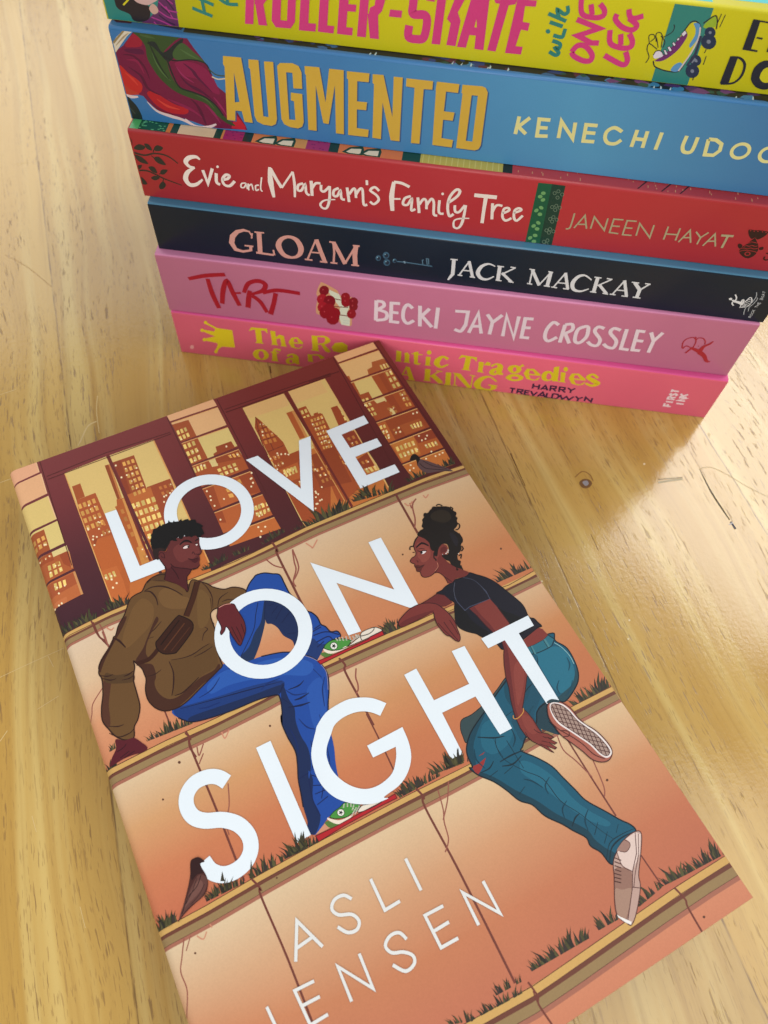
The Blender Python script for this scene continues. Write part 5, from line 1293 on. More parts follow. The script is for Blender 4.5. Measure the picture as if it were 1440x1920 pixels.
1|20,62,78|1|8296,5704 8416,5452 8680,5141 8865,4812 9026,4452 9263,4216 9409,3845 9690,3487 9846,3240 10043,2961 10034,2745 10178,2508 10222,2226 10330,2160 10489,2306 10337,2547 10213,2830 10184,3067 9960,3406 9686,3772 9418,4252 9067,4721 8741,5240
1|20,66,84|1|8405,5988 8507,6211 8776,6466 9128,6656 9433,6762 9010,6460 8666,6131 8483,5678 8381,5702
1|30,60,72|1|11080,6254 10895,6259 10729,6196 10511,5959 10482,5774 10618,5606 10838,5382 10919,5412 10886,5684 10911,5931
1|150,50,48|0|8359,5714 8552,5697 8820,5751 8686,5629 8498,5509 8382,5461
1|150,50,48|0|8652,5863 8873,5888 8790,5848
1|32,102,126|1|9604,5253 9897,4984 10153,4465 10282,3871 10496,3416 10786,2985 10630,2952 10261,3365 9977,3910 9717,4509 9444,5003
1|30,98,122|1|9155,6501 9630,6490 9891,6130 9557,5792 9038,5723 8869,6028
1|18,72,92|1|10377,7295 10851,7547 11231,7543 11074,7007 10581,6536 10187,6500 10121,6885
2|14,40,52|10|16,33,13|9530,5874 9552,5068
2|14,40,52|10|9,19,7|9255,6076 9196,5551 9523,5023 9854,4616 9957,3978 10222,3499 10474,2919 10646,2609
2|14,40,52|10|21,42,17|8888,6292 9260,6085 9539,5995
2|14,40,52|10|21,41,17|9088,5484 9426,5495 9803,5458
2|14,40,52|10|20,41,16|9081,5367 9360,5286 9678,5368
2|14,40,52|10|16,33,13|9031,5182 9331,5240
2|14,40,52|10|16,32,13|9110,4583 9332,4675
2|14,40,52|10|20,39,16|9879,3335 10067,3464 10222,3499
2|14,40,52|10|16,31,12|10270,2912 10519,3121
2|14,40,52|10|15,31,12|10371,2639 10604,2825
2|14,40,52|10|19,39,15|10231,2221 10480,2474 10868,2551 11234,2504
2|14,40,52|10|10,21,8|10189,2297 10491,2578 10850,2616 11255,2577
2|14,40,52|10|18,35,14|8499,5482 8753,5472 8952,5583
2|14,40,52|10|18,35,14|8642,5290 8924,5326
2|14,40,52|10|13,26,10|9862,6429 10093,6457
2|14,40,52|10|12,24,10|11539,7481 11456,7305 11331,7212
2|14,40,52|10|13,27,11|10502,6662 10812,6804 11004,6858
2|14,40,52|10|10,19,8|9313,6081 9205,5857 9220,5547
2|12,30,40|11|32|11511,7876 12302,7836 12246,7606 12422,7264 12368,6729 12195,6386 11889,6177 11509,6041 11288,6182 10946,6235 10667,6142 10474,5894 10063,5733 9823,5547 9737,5461 10001,5144 10233,4784 10333,4433 10451,4019 10548,3678 10839,3242 11060,2902 11201,2728 11270,2569 11188,2488 10803,2463 10542,2333 10330,2160 10222,2226 10178,2508 10034,2745 10043,2961 9846,3240 9690,3487 9409,3845 9263,4216 9026,4452 8865,4812 8680,5141 8416,5452 8296,5704 8381,5702 8405,5988 8507,6211 8776,6466 9128,6656 9547,6850 9988,7069 10424,7271 10929,7570
2|150,200,205|10|18|12185,7571 12301,7354 12360,7057 12334,6805
1|40,108,126|0|11395,7805 11637,7779 11970,7789 12153,7843 12251,7659 12075,7530 11917,7513 11570,7528 11381,7585
2|14,40,52|10|25|11381,7585 11602,7528 11917,7513 12072,7525
2|14,40,52|00|25|11395,7805 11637,7779 11970,7789 12153,7843 12251,7659 12072,7525
2|70,130,140|00|61|11540,7780 11518,7523
2|20,50,60|00|18|11521,7790 11486,7523
2|70,130,140|00|77|11982,7783 11978,7531
2|20,50,60|00|19|11949,7783 11945,7531
2|14,58,76|10|14,38,14|8655,6068 8565,5809 8654,5523
2|14,58,76|10|14,39,14|9812,6109 9764,5819 9594,5656
2|14,58,76|10|13,38,13|10033,4585 9816,4458 9774,4246
2|14,58,76|10|13,37,13|10105,3903 9890,3782 9824,3588
2|14,58,76|10|13,36,13|10477,3483 10256,3311 10184,3067
2|14,58,76|10|13,36,13|10951,2844 10783,2706
2|14,58,76|10|13,38,13|9407,4843 9577,4698 9738,4439
2|14,58,76|10|14,40,14|9402,6315 9637,6260 9812,6109
2|18,70,90|10|15,46,15|12263,7058 12225,6859 12090,6711
2|18,70,90|10|15,44,15|11695,6603 11525,6447 11506,6277
2|18,70,90|10|14,43,14|10692,6331 10513,6246 10354,6096
2|18,70,90|10|15,44,15|12030,6436 11828,6235 11618,6162
1|128,52,46|0|11389,7998 11727,8118 12018,8162 12113,8056 12153,7843 11970,7789 11637,7779 11395,7805
1|20,20,34|1|9939,10371 10123,10382 10285,10439 10496,10466 10647,10502 10891,10469 11120,10520 11293,10365 11501,10159 11672,9894 11849,9430 12004,8941 11962,8557 12067,8439 12105,8295 12140,8147 12013,8155 11752,8106 11453,8046 11245,7974 10791,8042 10726,8169 10679,8351 10424,8649 10343,8779 10155,8943 10027,9103 9987,9253 10026,9429 10177,9717 10257,9894 10121,10096 10030,10275
1|13,13,18|1|10252,9847 10418,9498 10422,9233 10549,8909 10681,8650 10424,8649 10343,8779 10155,8943 10027,9103 9987,9253 10026,9429
1|13,13,18|1|11305,9193 11443,8992 11765,8568 11512,8173 11353,8641
2|70,76,100|00|19|10357,10030 10344,9868 10408,9536 10594,9577 11246,9524 11272,9782 11206,10055
2|60,66,84|10|18|10886,10461 11107,10276 11215,10016 11259,9653
2|10,10,16|11|25|9939,10371 10123,10382 10285,10439 10496,10466 10647,10502 10891,10469 11120,10520 11293,10365 11501,10159 11672,9894 11849,9430 12004,8941 11962,8557 12067,8439 12105,8295 12140,8147 12013,8155 11752,8106 11453,8046 11245,7974 10791,8042 10726,8169 10679,8351 10424,8649 10343,8779 10155,8943 10027,9103 9987,9253 10026,9429 10177,9717 10257,9894 10121,10096 10030,10275
2|80,84,100|10|16|10588,10428 10439,10227 10355,9997
1|126,54,48|0|10551,9532 10863,9538 11246,9524 11305,9193 11353,8641 11305,8425 11415,8241 11417,7889 11361,7727 11029,7179 10887,7007 10712,6794 10477,6527 10369,6406 10422,6249 10458,6043 10459,5785 10474,5622 10598,5531 10696,5378 10623,5375 10524,5465 10690,5219 10616,5214 10496,5331 10613,5118 10557,5102 10399,5277 10476,5050 10430,5095 10280,5328 10125,5554 10056,5729 10030,5973 10066,6269 10119,6473 10201,6725 10338,7041 10410,7306 10566,7656 10702,7898 10803,8036 10863,8259 10771,8657 10703,8898 10632,9261
1|138,64,56|1|10831,7524 11035,7545 10952,7217 10722,6909 10450,6629 10294,6531 10446,6868 10630,7257
1|136,62,54|1|10233,6242 10396,6161 10423,5918 10366,5690 10224,5706 10159,5936
1|104,40,40|1|10863,8259 10803,8036 10702,7898 10566,7656 10410,7306 10338,7041 10201,6725 10119,6473 10066,6269 10138,6262 10205,6488 10342,6801 10510,7165 10681,7537 10805,7784 10906,8048 10924,8229
1|104,40,40|0|10551,9532 10632,9261 10703,8898 10770,8638 10868,8589 10842,8862 10756,9199 10719,9515
2|60,22,24|00|21|11305,9193 11353,8641 11305,8425 11415,8241 11417,7889 11361,7727 11029,7179 10887,7007 10712,6794 10477,6527 10369,6406 10422,6249 10458,6043 10459,5785 10474,5622 10598,5531 10696,5378 10623,5375 10524,5465 10690,5219 10616,5214 10496,5331 10613,5118 10557,5102 10399,5277 10476,5050 10430,5095 10280,5328 10125,5554 10056,5729 10030,5973 10066,6269 10119,6473 10201,6725 10338,7041 10410,7306 10566,7656 10702,7898 10803,8036 10863,8259 10771,8657 10703,8898 10632,9261
2|66,22,26|10|17|10467,5611 10389,5679 10339,5789
2|66,22,26|10|17|10356,5443 10473,5342
2|66,22,26|10|17|10269,5403 10372,5282
2|66,22,26|10|17|10090,5829 10091,5689 10127,5558
2|66,22,26|10|17|10442,5526 10512,5448
2|206,146,70|10|23|10387,6397 10343,6317 10210,6254 10075,6235 10008,6284 10043,6353
1|190,158,146|1|11226,2510 11337,2398 11050,2043 10711,1682 10579,1437 10174,1056 9904,895 9817,1002 9721,1198 9821,1449 10130,1893 10322,2192 10544,2347 10877,2486
1|224,200,190|0|11221,2503 11320,2398 11034,2051 10626,1814 10471,2027 10512,2318 10872,2479
1|150,112,98|1|10224,2020 10447,1994 10591,1810 10382,1503 10154,1278 9821,1008 9721,1198 9821,1449
1|168,134,116|1|10011,1694 10154,1599 10367,1511 10089,1226 9836,1063 9744,1215 9837,1441
2|86,46,44|11|21|11226,2510 11337,2398 11050,2043 10711,1682 10579,1437 10174,1056 9904,895 9817,1002 9721,1198 9821,1449 10130,1893 10322,2192 10544,2347 10877,2486
2|86,46,44|00|19|11216,2496 10955,2091 10626,1814 10382,1503 9859,989
2|86,46,44|00|15|11268,2433 11003,2067 10645,1738 10440,1516
2|86,46,44|10|18|10532,2330 10471,2027 10621,1808
2|86,46,44|10|17|10405,1534 10564,1431
1|160,124,112|1|10872,2479 10944,2369 10890,2283 10737,2239 10608,2323 10568,2380
2|86,46,44|10|15|10872,2479 10944,2369 10890,2283 10737,2239 10608,2323
2|80,46,40|00|23|10405,2261 10519,2135
2|80,46,40|00|23|10353,2189 10469,2068
2|80,46,40|00|22|10301,2118 10419,2000
2|80,46,40|00|22|10249,2047 10369,1933
2|80,46,40|00|22|10197,1977 10319,1866
2|80,46,40|00|22|10146,1907 10270,1799
2|80,46,40|00|22|10095,1837 10221,1733
1|240,236,232|0|9721,1227 9768,1148 9882,1019 9943,946 9897,899 9810,993 9718,1166
1|112,46,42|1|10208,11120 10556,11415 10722,11384 10706,11194 10790,10981 10913,10798 11020,10668 11121,10526 10948,10466 10685,10523 10515,10464 10398,10497 10406,10589 10399,10736 10366,10837 10304,10927 10210,10961
2|60,22,24|10|21|10210,10961 10304,10927 10366,10837 10399,10736 10406,10589 10398,10497
2|60,22,24|10|21|10408,10732 10525,10482
1|126,58,52|1|10361,12264 10281,12202 10162,12108 10086,12032 10047,11914 10025,11775 9945,11702 9842,11686 9755,11635 9745,11567 9815,11471 9785,11425 9788,11338 9768,11239 9837,11181 9816,11070 9859,10977 9970,10935 10104,10934 10272,10991 10401,11099 10502,11319 10668,11410 10830,11331 10955,11469 10886,11755 10699,11998 10543,12176
2|58,22,24|10|23|10361,12264 10281,12202 10162,12108 10086,12032 10047,11914 10025,11775 9945,11702 9842,11686 9755,11635 9745,11567 9815,11471 9785,11425 9788,11338 9768,11239 9837,11181 9816,11070 9859,10977 9970,10935 10104,10934 10272,10991 10401,11099
1|142,70,60|1|10194,12042 10390,12022 10458,11813 10420,11581 10241,11422 10055,11415 10037,11546 10019,11679 10122,11827
1|26,20,17|1|10361,12264 10376,12334 10504,12399 10629,12416 10617,12499 10712,12608 10743,12698 10840,12755 10912,12851 11029,12842 11124,12894 11212,12917 11357,12921 11511,12857 11661,12785 11740,12693 11752,12602 11796,12501 11738,12371 11755,12271 11686,12208 11670,12116 11580,12025 11450,11964 11504,11835 11509,11653 11465,11497 11371,11417 11320,11291 11180,11209 11099,11150 11050,11025 11099,10952 11020,10844 11010,10721 10911,10795 10844,10876 10788,10977 10791,11103 10721,11181 10675,11333 10731,11380 10848,11322 10954,11420 11014,11604 10939,11683 10818,11675 10651,11543 10562,11425 10501,11430 10478,11528 10547,11594 10498,11638 10501,11767 10547,11890 10504,12063 10428,12176
1|44,36,26|1|11131,12771 11413,12767 11601,12596 11587,12365 11339,12303 11103,12470 11013,12644
1|34,30,36|1|11264,11926 11387,11815 11363,11572 11236,11433 11213,11595
1|120,54,48|1|10607,11485 10713,11613 10841,11676 10945,11655 10982,11557 10930,11457 10785,11373 10673,11378 10601,11413
1|96,38,36|1|10690,11449 10768,11586 10891,11601 10930,11507 10838,11427 10737,11451
2|26,18,16|10|37|10348,12240 10223,12179 10122,12077 10062,12019 9974,12037 9924,11973 9939,11951
2|26,18,16|10|39|11371,12946 11472,12956 11549,12860
2|26,18,16|10|39|11201,12896 11264,12945 11331,12918
2|26,18,16|10|39|10851,12776 10906,12854 10962,12848
2|26,18,16|10|39|11746,12725 11791,12636 11736,12583
2|26,18,16|10|38|11562,12117 11684,12083 11665,11989 11572,11931 11487,11946
2|26,18,16|10|38|11520,11801 11519,11598 11450,11479
2|26,18,16|10|38|11374,11390 11379,11287 11283,11234
2|26,18,16|10|37|11132,11134 11226,11137 11141,11030
2|26,18,16|10|37|10499,11518 10434,11401 10457,11341 10439,11288
2|26,18,16|10|37|10900,10854 10853,10755 10891,10760
2|26,18,16|10|37|11029,10839 11009,10727 11005,10680
2|26,18,16|10|39|11796,12501 11791,12438 11725,12377
2|34,16,18|10|34,75,41|10117,11934 10307,11997 10397,11953 10485,11829
1|236,228,226|1|10166,11761 10257,11741 10331,11700 10248,11661 10163,11673
1|24,14,16|0|10216,11701 10191,11680 10161,11681 10142,11704 10147,11735 10171,11757 10202,11756 10220,11733
2|26,14,16|10|27|10111,11827 10168,11765 10262,11749 10355,11703
2|58,22,26|10|24|9945,11844 10000,11812
2|58,22,26|10|20|9929,11555 9946,11505 9922,11480
2|58,22,26|10|20|10153,11862 10245,11842 10324,11778
1|92,40,34|1|9793,11421 9894,11408 9936,11363 10071,11329 9951,11258 9868,11190 9790,11240 9802,11324
2|56,20,24|10|20|9794,11391 9872,11328 9954,11313 10071,11329
2|240,230,220|00|31|10869,11399 10926,11379
2|240,230,220|00|31|10920,11449 10960,11429
2|240,230,220|00|30|10811,11378 10850,11366
2|240,230,220|00|30|10719,11395 10728,11386
2|240,230,220|00|30|11160,11214 11169,11190
2|190,120,96|10|17|10448,11222 10401,11099 10294,11029 10237,11009
1|96,72,72|1|11475,14834 11603,14951 11712,14950 11765,14848 11774,14706 11958,14526 12166,14273 12378,14030 12493,13834 12281,13936 12033,14036 11733,14120 11606,14281 11574,14498 11631,14723 11488,14762
1|36,30,28|1|11461,14825 11603,14951 11712,14950 11765,14848 11774,14706 11661,14618 11568,14511 11631,14723 11488,14762
2|50,36,38|10|26|11673,14561 11757,14319 12009,14148 12397,13911
2|50,36,38|10|22|11820,14592 12007,14300 12363,14003'''
D['illustration_over'] = '''1|78,30,34|1|3222,14596 3326,14665 3502,14531 3748,14314 3905,14189 3810,14093 3724,14040 3667,13950 3607,13768 3570,13572 3500,13681 3390,13875 3221,14075 3079,14211 3151,14322 3210,14435
1|96,42,42|1|3195,15044 3248,15140 3321,15146 3404,15064 3486,15122 3547,15240 3669,15354 3832,15349 4105,15303 4378,15196 4443,15089 4449,15023 4413,14941 4388,14829 4376,14687 4356,14598 4303,14546 4271,14542 4245,14457 4222,14371 4177,14296 4157,14209 4075,14142 3974,14155 3739,14290 3514,14453 3433,14565 3345,14488 3242,14538 3226,14666 3180,14882 3166,14961
1|112,52,50|1|3642,15045 3920,15132 4193,14974 4302,14821 4301,14625 4210,14572 4010,14475 3906,14526 3703,14528 3609,14720
1|44,28,26|1|3119,15449 3083,15221 3061,15007 3144,14894 3202,15065 3272,15153 3411,15085 3532,15198 3644,15341 3361,15529
1|16,15,16|0|3109,15479 3140,15612 3200,15707 3204,15781 3258,15805 3326,15922 3339,15936 3433,15921 3532,15969 3562,16010 3583,15937 3640,15972 3712,15953 3798,15960 3844,16032 3862,15954 3930,15908 3980,15955 3996,15901 4098,15865 4198,15911 4195,15830 4278,15841 4377,15824 4399,15757 4475,15745 4566,15706 4568,15585 4645,15509 4706,15390 4636,15373 4644,15280 4636,15132 4559,15120 4481,15070 4421,15087 4393,15181 4317,15200 4264,15168 4211,15239 4113,15257 4099,15344 3988,15253 3928,15272 3917,15357 3832,15339 3839,15241 3767,15281 3704,15337 3640,15331 3556,15236 3433,15148 3326,15249 3155,15284 3105,15345
2|14,12,14|10|37,67,33|3861,15094 4009,15151 4120,15114 4201,15007
2|14,12,14|10|34,44|4308,15017 4440,15053
1|232,214,210|1|3914,14957 3991,14988 4083,14958 4075,14907 3999,14896 3927,14923
1|26,14,14|0|4094,14908 4077,14888 4054,14888 4038,14908 4038,14936 4055,14955 4078,14955 4095,14936
2|24,12,14|10|23|3908,14974 4006,15001 4120,14955
1|228,210,205|0|4275,14904 4331,14901 4339,14865 4291,14847
2|24,12,14|10|20|4277,14923 4355,14920
2|52,16,22|10|23|4367,14839 4362,14681 4348,14590 4276,14539 4183,14599
2|52,16,22|10|20|4080,14655 4131,14703 4155,14579
2|52,16,22|10|30|3920,14553 4048,14466 4192,14458
2|52,16,22|10|20|3993,14430 4065,14346 4158,14366
2|52,16,22|10|26|4157,14209 3976,14149 3741,14294 3480,14470 3413,14623
2|52,16,22|10|26|3391,14513 3450,14270 3462,14051
2|52,16,22|10|20|3203,15040 3272,15092 3348,15018 3315,14864
2|52,16,22|10|16|3257,14989 3270,14910 3339,14876
1|74,24,30|1|3934,14536 4059,14441 4210,14440 4151,14357 4058,14355 3995,14422
2|50,18,24|10|26|3166,14961 3226,14666 3246,14537 3148,14323 3085,14212
2|50,18,24|10|26|4075,14142 3904,14185 3810,14093 3724,14040 3667,13950 3571,13576
1|98,34,40|1|4157,12724 4349,12734 4504,12684 4591,12609 4600,12473 4627,12264 4647,12027 4602,11793 4536,11667 4387,11489 4295,11403 4244,11466 4213,11623 4187,11809 4173,12006 4132,12090 4062,11997 3942,11924 3932,11999 4012,12118 4012,12309 4011,12471 4080,12599
2|44,12,20|11|21|4157,12724 4349,12734 4504,12684 4591,12609 4600,12473 4627,12264 4647,12027 4602,11793 4536,11667 4387,11489 4295,11403 4244,11466 4213,11623 4187,11809 4173,12006 4132,12090 4062,11997 3942,11924 3932,11999 4012,12118 4012,12309 4011,12471 4080,12599
2|50,16,24|10|21|4271,12021 4282,11761 4305,11498
2|50,16,24|10|21|4391,11962 4401,11702 4390,11519
2|50,16,24|10|21|4543,11982 4527,11766 4520,11643
2|214,150,130|10|20|4167,12713 4345,12723 4516,12678
1|170,98,82|1|10956,6078 11048,6182 11213,6203 11412,6049 11541,5795 11571,5501 11648,5277 11780,5053 11870,4772 11903,4497 11836,4326 11670,4233 11470,4273 11279,4445 11172,4738 11037,5037 10909,5309 10870,5589 10865,5856
2|70,34,34|11|25|10956,6078 11048,6182 11213,6203 11412,6049 11541,5795 11571,5501 11648,5277 11780,5053 11870,4772 11903,4497 11836,4326 11670,4233 11470,4273 11279,4445 11172,4738 11037,5037 10909,5309 10870,5589 10865,5856
1|40,62,70|1|11041,6244 11149,6264 11254,6232 11394,6112 11286,6092 11097,6187
1|236,226,222|1|11056,6125 11188,6166 11393,6021 11499,5784 11549,5486 11663,5233 11790,4985 11866,4686 11879,4432 11806,4316 11645,4301 11522,4465 11444,4759 11302,5048 11153,5331 11003,5617 10982,5893
1|168,142,130|1|11074,6083 11184,6125 11350,5993 11451,5765 11504,5471 11618,5202 11736,4959 11810,4673 11828,4443 11773,4358 11660,4354 11565,4494 11491,4777 11349,5066 11200,5350 11059,5631 11027,5892
2|80,44,44|11|17|11074,6083 11184,6125 11350,5993 11451,5765 11504,5471 11618,5202 11736,4959 11810,4673 11828,4443 11773,4358 11660,4354 11565,4494 11491,4777 11349,5066 11200,5350 11059,5631 11027,5892
2|84,46,46|00|17|11191,6118 11345,5993
2|84,46,46|00|17|11079,6067 11442,5774
2|84,46,46|00|17|11044,5954 11472,5609
2|84,46,46|00|17|11043,5815 11513,5436
2|84,46,46|00|17|11063,5660 11609,5221
2|84,46,46|00|17|11149,5453 11714,4998
2|84,46,46|00|17|11278,5212 11765,4820
2|84,46,46|00|17|11395,4982 11805,4652
2|84,46,46|00|17|11500,4762 11823,4503
2|84,46,46|00|17|11541,4595 11787,4397
2|84,46,46|00|17|11818,4552 11779,4373
2|84,46,46|00|17|11773,4810 11676,4359
2|84,46,46|00|17|11714,5004 11598,4460
2|84,46,46|00|17|11643,5146 11533,4625
2|84,46,46|00|17|11575,5303 11473,4817
2|84,46,46|00|17|11506,5460 11402,4958
2|84,46,46|00|17|11456,5713 11334,5113
2|84,46,46|00|17|11389,5886 11260,5242
2|84,46,46|00|17|11314,6018 11188,5385
2|84,46,46|00|17|11225,6083 11116,5529
2|84,46,46|00|17|11125,6093 11051,5713
2|84,40,38|10|20|10834,5792 10924,5499 11129,5171 11286,4860 11393,4525 11584,4312
2|84,40,38|10|20|10945,5447 11124,5331 11079,5223 10938,5268
1|104,40,40|0|9310,10271 9558,10289 9940,10343 10108,10213 10212,9906 10136,9897 9972,9891 9842,9942 9711,10107
2|60,22,24|00|21|9310,10271 9558,10289 9940,10343 10108,10213
1|120,50,46|1|8495,9976 8570,10101 8865,10233 9081,10285 9301,10283 9548,10214 9758,10077 9855,9909 9930,9706 9966,9491 9967,9328 9929,9152 9886,8916 9794,8802 9708,8871 9639,9032 9545,9143 9494,9384 9486,9566 9516,9730 9553,9893 9339,9893 8895,9884 8584,9883
2|56,20,24|11|23|8495,9976 8570,10101 8865,10233 9081,10285 9301,10283 9548,10214 9758,10077 9855,9909 9930,9706 9966,9491 9967,9328 9929,9152 9886,8916 9794,8802 9708,8871 9639,9032 9545,9143 9494,9384 9486,9566 9516,9730 9553,9893 9339,9893 8895,9884 8584,9883
1|104,40,40|1|8514,9983 8792,10040 9271,9999 9587,9942 9553,9893 9339,9893 8895,9884 8584,9883
2|60,20,24|10|20|9523,9547 9591,9223 9706,8878
2|60,20,24|10|20|9686,9499 9713,9162 9772,8829
2|60,20,24|10|20|9863,9477 9869,9214 9866,8990
1|74,40,36|1|1185,6855 1286,6909 1409,6877 1496,6732 1395,6737 1385,6637 1421,6447 1409,6272 1314,6106 1180,6033 914,5969 674,5883 509,5801 611,5926 753,6102 965,6397 1105,6635
1|98,62,56|1|1032,6363 1277,6521 1410,6375 1345,6202 1154,6046 870,5991 626,5893 520,5815 663,5998 865,6195
1|50,26,26|1|1185,6855 1286,6909 1409,6877 1496,6732 1395,6737 1376,6642 1383,6518 1232,6544 1079,6493
1|116,78,70|1|1039,6309 1237,6412 1294,6280 1141,6154 841,6056 722,6017
2|60,34,32|10|14|1316,6268 1125,6112 878,6012
2|60,34,32|10|14|1208,6478 1023,6266 797,6079
2|40,20,20|10|16|1322,6497 1144,6306 887,6183 633,5914
4|64,62,40|4,352|1249,5947 1914,5936
4|48,46,38|4,310|1249,5947 1914,5936
4|82,78,48|4,268|1249,5947 1914,5936
4|64,62,40|3,370|3470,5951 3873,5960
4|48,46,38|3,326|3470,5951 3873,5960
4|82,78,48|3,281|3470,5951 3873,5960
4|64,62,40|4,596|7811,6009 8252,5937
4|48,46,38|4,525|7811,6009 8252,5937
4|82,78,48|4,453|7811,6009 8252,5937
4|64,62,40|4,502|9445,14258 9902,14181
4|48,46,38|4,442|9445,14258 9902,14181
4|82,78,48|4,381|9445,14258 9902,14181
4|64,62,40|4,455|-6,5852 348,5840
4|48,46,38|4,400|-6,5852 348,5840
4|82,78,48|4,346|-6,5852 348,5840
1|64,62,42|0|2312,5912 2495,6263 2424,5984 2443,5896
1|60,56,42|0|3571,6114 3679,6359 3631,6083
1|60,56,42|0|3730,6087 3881,6283 3818,6042
1|60,56,40|0|1678,6160 1789,6336 1768,6114'''
D['title'] = '''1|236,247,255|0|2215,17084 2564,17066 2596,14943 3335,14941 3328,14533 2198,14558
1|236,247,255|0|5893,14748 5751,14651 5598,14573 5435,14516 5266,14482 5092,14470 4918,14482 4747,14516 4580,14572 4421,14649 4273,14747 4139,14862 4020,14994 3918,15140 3836,15297 3774,15463 3735,15635 3717,15810 3723,15985 3751,16157 3801,16323 3873,16481 3965,16626 4075,16758 4202,16874 4343,16972 4497,17050 4660,17106 4829,17141 5002,17152 5176,17141 5348,17107 5515,17051 5673,16973 5821,16876 5956,16760 6075,16629 6177,16483 6259,16326 6320,16160 6360,15988 6377,15813 6372,15638 6344,15466 6293,15299 6222,15142 6130,14996 6020,14864 / 5605,15011 5500,14949 5387,14902 5268,14871 5146,14856 5022,14857 4899,14875 4778,14909 4662,14958 4552,15023 4451,15101 4361,15191 4282,15292 4216,15402 4164,15519 4128,15641 4107,15766 4102,15892 4114,16017 4142,16139 4185,16255 4243,16364 4315,16463 4399,16551 4495,16627 4600,16689 4712,16736 4831,16768 4953,16783 5077,16781 5200,16764 5321,16730 5437,16680 5547,16616 5648,16538 5739,16448 5818,16347 5883,16237 5935,16120 5971,15998 5992,15872 5997,15746 5985,15621 5957,15500 5914,15383 5856,15275 5784,15176 5700,15087
1|236,247,255|0|6750,17068 7146,17049 7870,15332 8564,17026 8976,17028 7890,14407
1|236,247,255|0|9525,16997 10915,17032 10916,16685 9909,16645 9930,16046 10884,16021 10897,15692 9925,15665 9938,14886 10932,14867 10938,14538 9548,14531
1|236,247,255|0|3719,11892 3783,12054 3869,12205 3974,12344 4097,12468 4235,12575 4386,12663 4549,12731 4719,12777 4894,12801 5071,12802 5246,12781 5418,12737 5583,12671 5738,12586 5880,12481 6008,12358 6118,12221 6210,12071 6280,11910 6329,11743 6356,11570 6359,11396 6339,11223 6297,11055 6232,10893 6147,10742 6042,10603 5919,10479 5781,10372 5629,10284 5467,10216 5297,10170 5122,10146 4945,10145 4769,10166 4597,10210 4433,10276 4278,10362 4135,10467 4008,10589 3897,10726 3806,10876 3735,11037 3686,11205 3660,11377 3656,11551 3676,11724 / 5357,10575 5239,10539 5117,10520 4993,10517 4869,10530 4748,10560 4632,10606 4522,10666 4421,10740 4330,10828 4251,10926 4185,11033 4133,11149 4097,11270 4076,11394 4071,11520 4083,11646 4110,11768 4153,11886 4211,11996 4283,12098 4367,12190 4463,12269 4568,12334 4680,12385 4799,12421 4921,12440 5045,12443 5168,12430 5289,12400 5406,12354 5515,12294 5617,12219 5708,12132 5787,12034 5853,11926 5904,11811 5941,11690 5962,11566 5967,11440 5955,11314 5928,11192 5884,11074 5827,10963 5755,10862 5671,10770 5575,10691 5470,10626
1|236,247,255|0|7071,12877 8888,11015 8910,12723 9321,12704 9285,10254 9024,10310 7481,11940 7460,10290 7085,10341
2|236,247,255|10|367|2632,8196 2487,8398 2250,8529 1912,8538 1645,8362 1544,8085 1609,7790 1836,7579 2217,7408 2508,7149 2643,6816 2594,6506 2382,6284 2075,6205 1773,6266 1555,6472 1470,6751
1|236,247,255|0|3609,8646 4009,8646 4000,6113 3621,6099
1|236,247,255|0|7152,8168 7108,8218 7046,8291 6975,8368 6907,8434 6845,8482 6782,8523 6716,8560 6645,8595 6568,8630 6485,8663 6400,8691 6313,8712 6226,8723 6136,8727 6045,8725 5955,8719 5863,8712 5771,8702 5679,8685 5591,8659 5501,8617 5411,8565 5329,8510 5263,8463 5225,8433 5207,8413 5188,8385 5149,8331 5076,8242 4984,8128 4892,8004 4821,7883 4774,7764 4742,7641 4721,7519 4708,7401 4705,7289 4710,7180 4725,7074 4748,6971 4780,6871 4820,6774 4869,6681 4927,6592 4997,6508 5076,6427 5163,6352 5256,6282 5357,6217 5467,6157 5580,6104 5687,6063 5800,6034 5916,6015 6018,6006 6083,6005 6085,6015 6041,6036 6000,6061 6008,6083 6089,6099 6214,6112 6353,6129 6474,6154 6571,6188 6660,6229 6742,6277 6819,6332 6892,6395 6961,6466 7023,6542 7076,6622 7119,6706 7153,6796 7180,6889 7202,6986 7219,7099 7229,7223 7235,7337 7240,7416 6193,7403 6197,7066 6845,7044 6827,7000 6802,6939 6770,6868 6728,6798 6675,6725 6614,6645 6545,6570 6470,6509 6385,6466 6292,6435 6196,6413 6104,6400 6013,6395 5923,6399 5835,6411 5753,6432 5677,6462 5605,6502 5538,6549 5474,6603 5412,6665 5353,6735 5299,6811 5251,6891 5209,6976 5171,7067 5141,7160 5121,7251 5112,7342 5113,7434 5121,7523 5135,7603 5154,7672 5179,7732 5210,7789 5250,7848 5303,7912 5367,7977 5432,8040 5491,8097 5537,8146 5576,8190 5616,8228 5664,8261 5725,8289 5794,8311 5866,8327 5940,8339 6015,8344 6095,8344 6173,8338 6247,8329 6315,8316 6379,8298 6440,8276 6498,8251 6553,8222 6604,8189 6652,8153 6697,8115 6742,8070 6786,8019 6824,7973 6851,7941
1|236,247,255|0|7947,8641 8330,8650 8336,7662 9415,7625 9455,8646 9852,8619 9827,6077 9450,6081 9393,7249 8365,7270 8322,6095 7987,6118
1|236,247,255|0|10386,8594 11961,8593 11943,8260 11430,8256 11376,6061 11023,6209 10960,8258 10419,8261'''
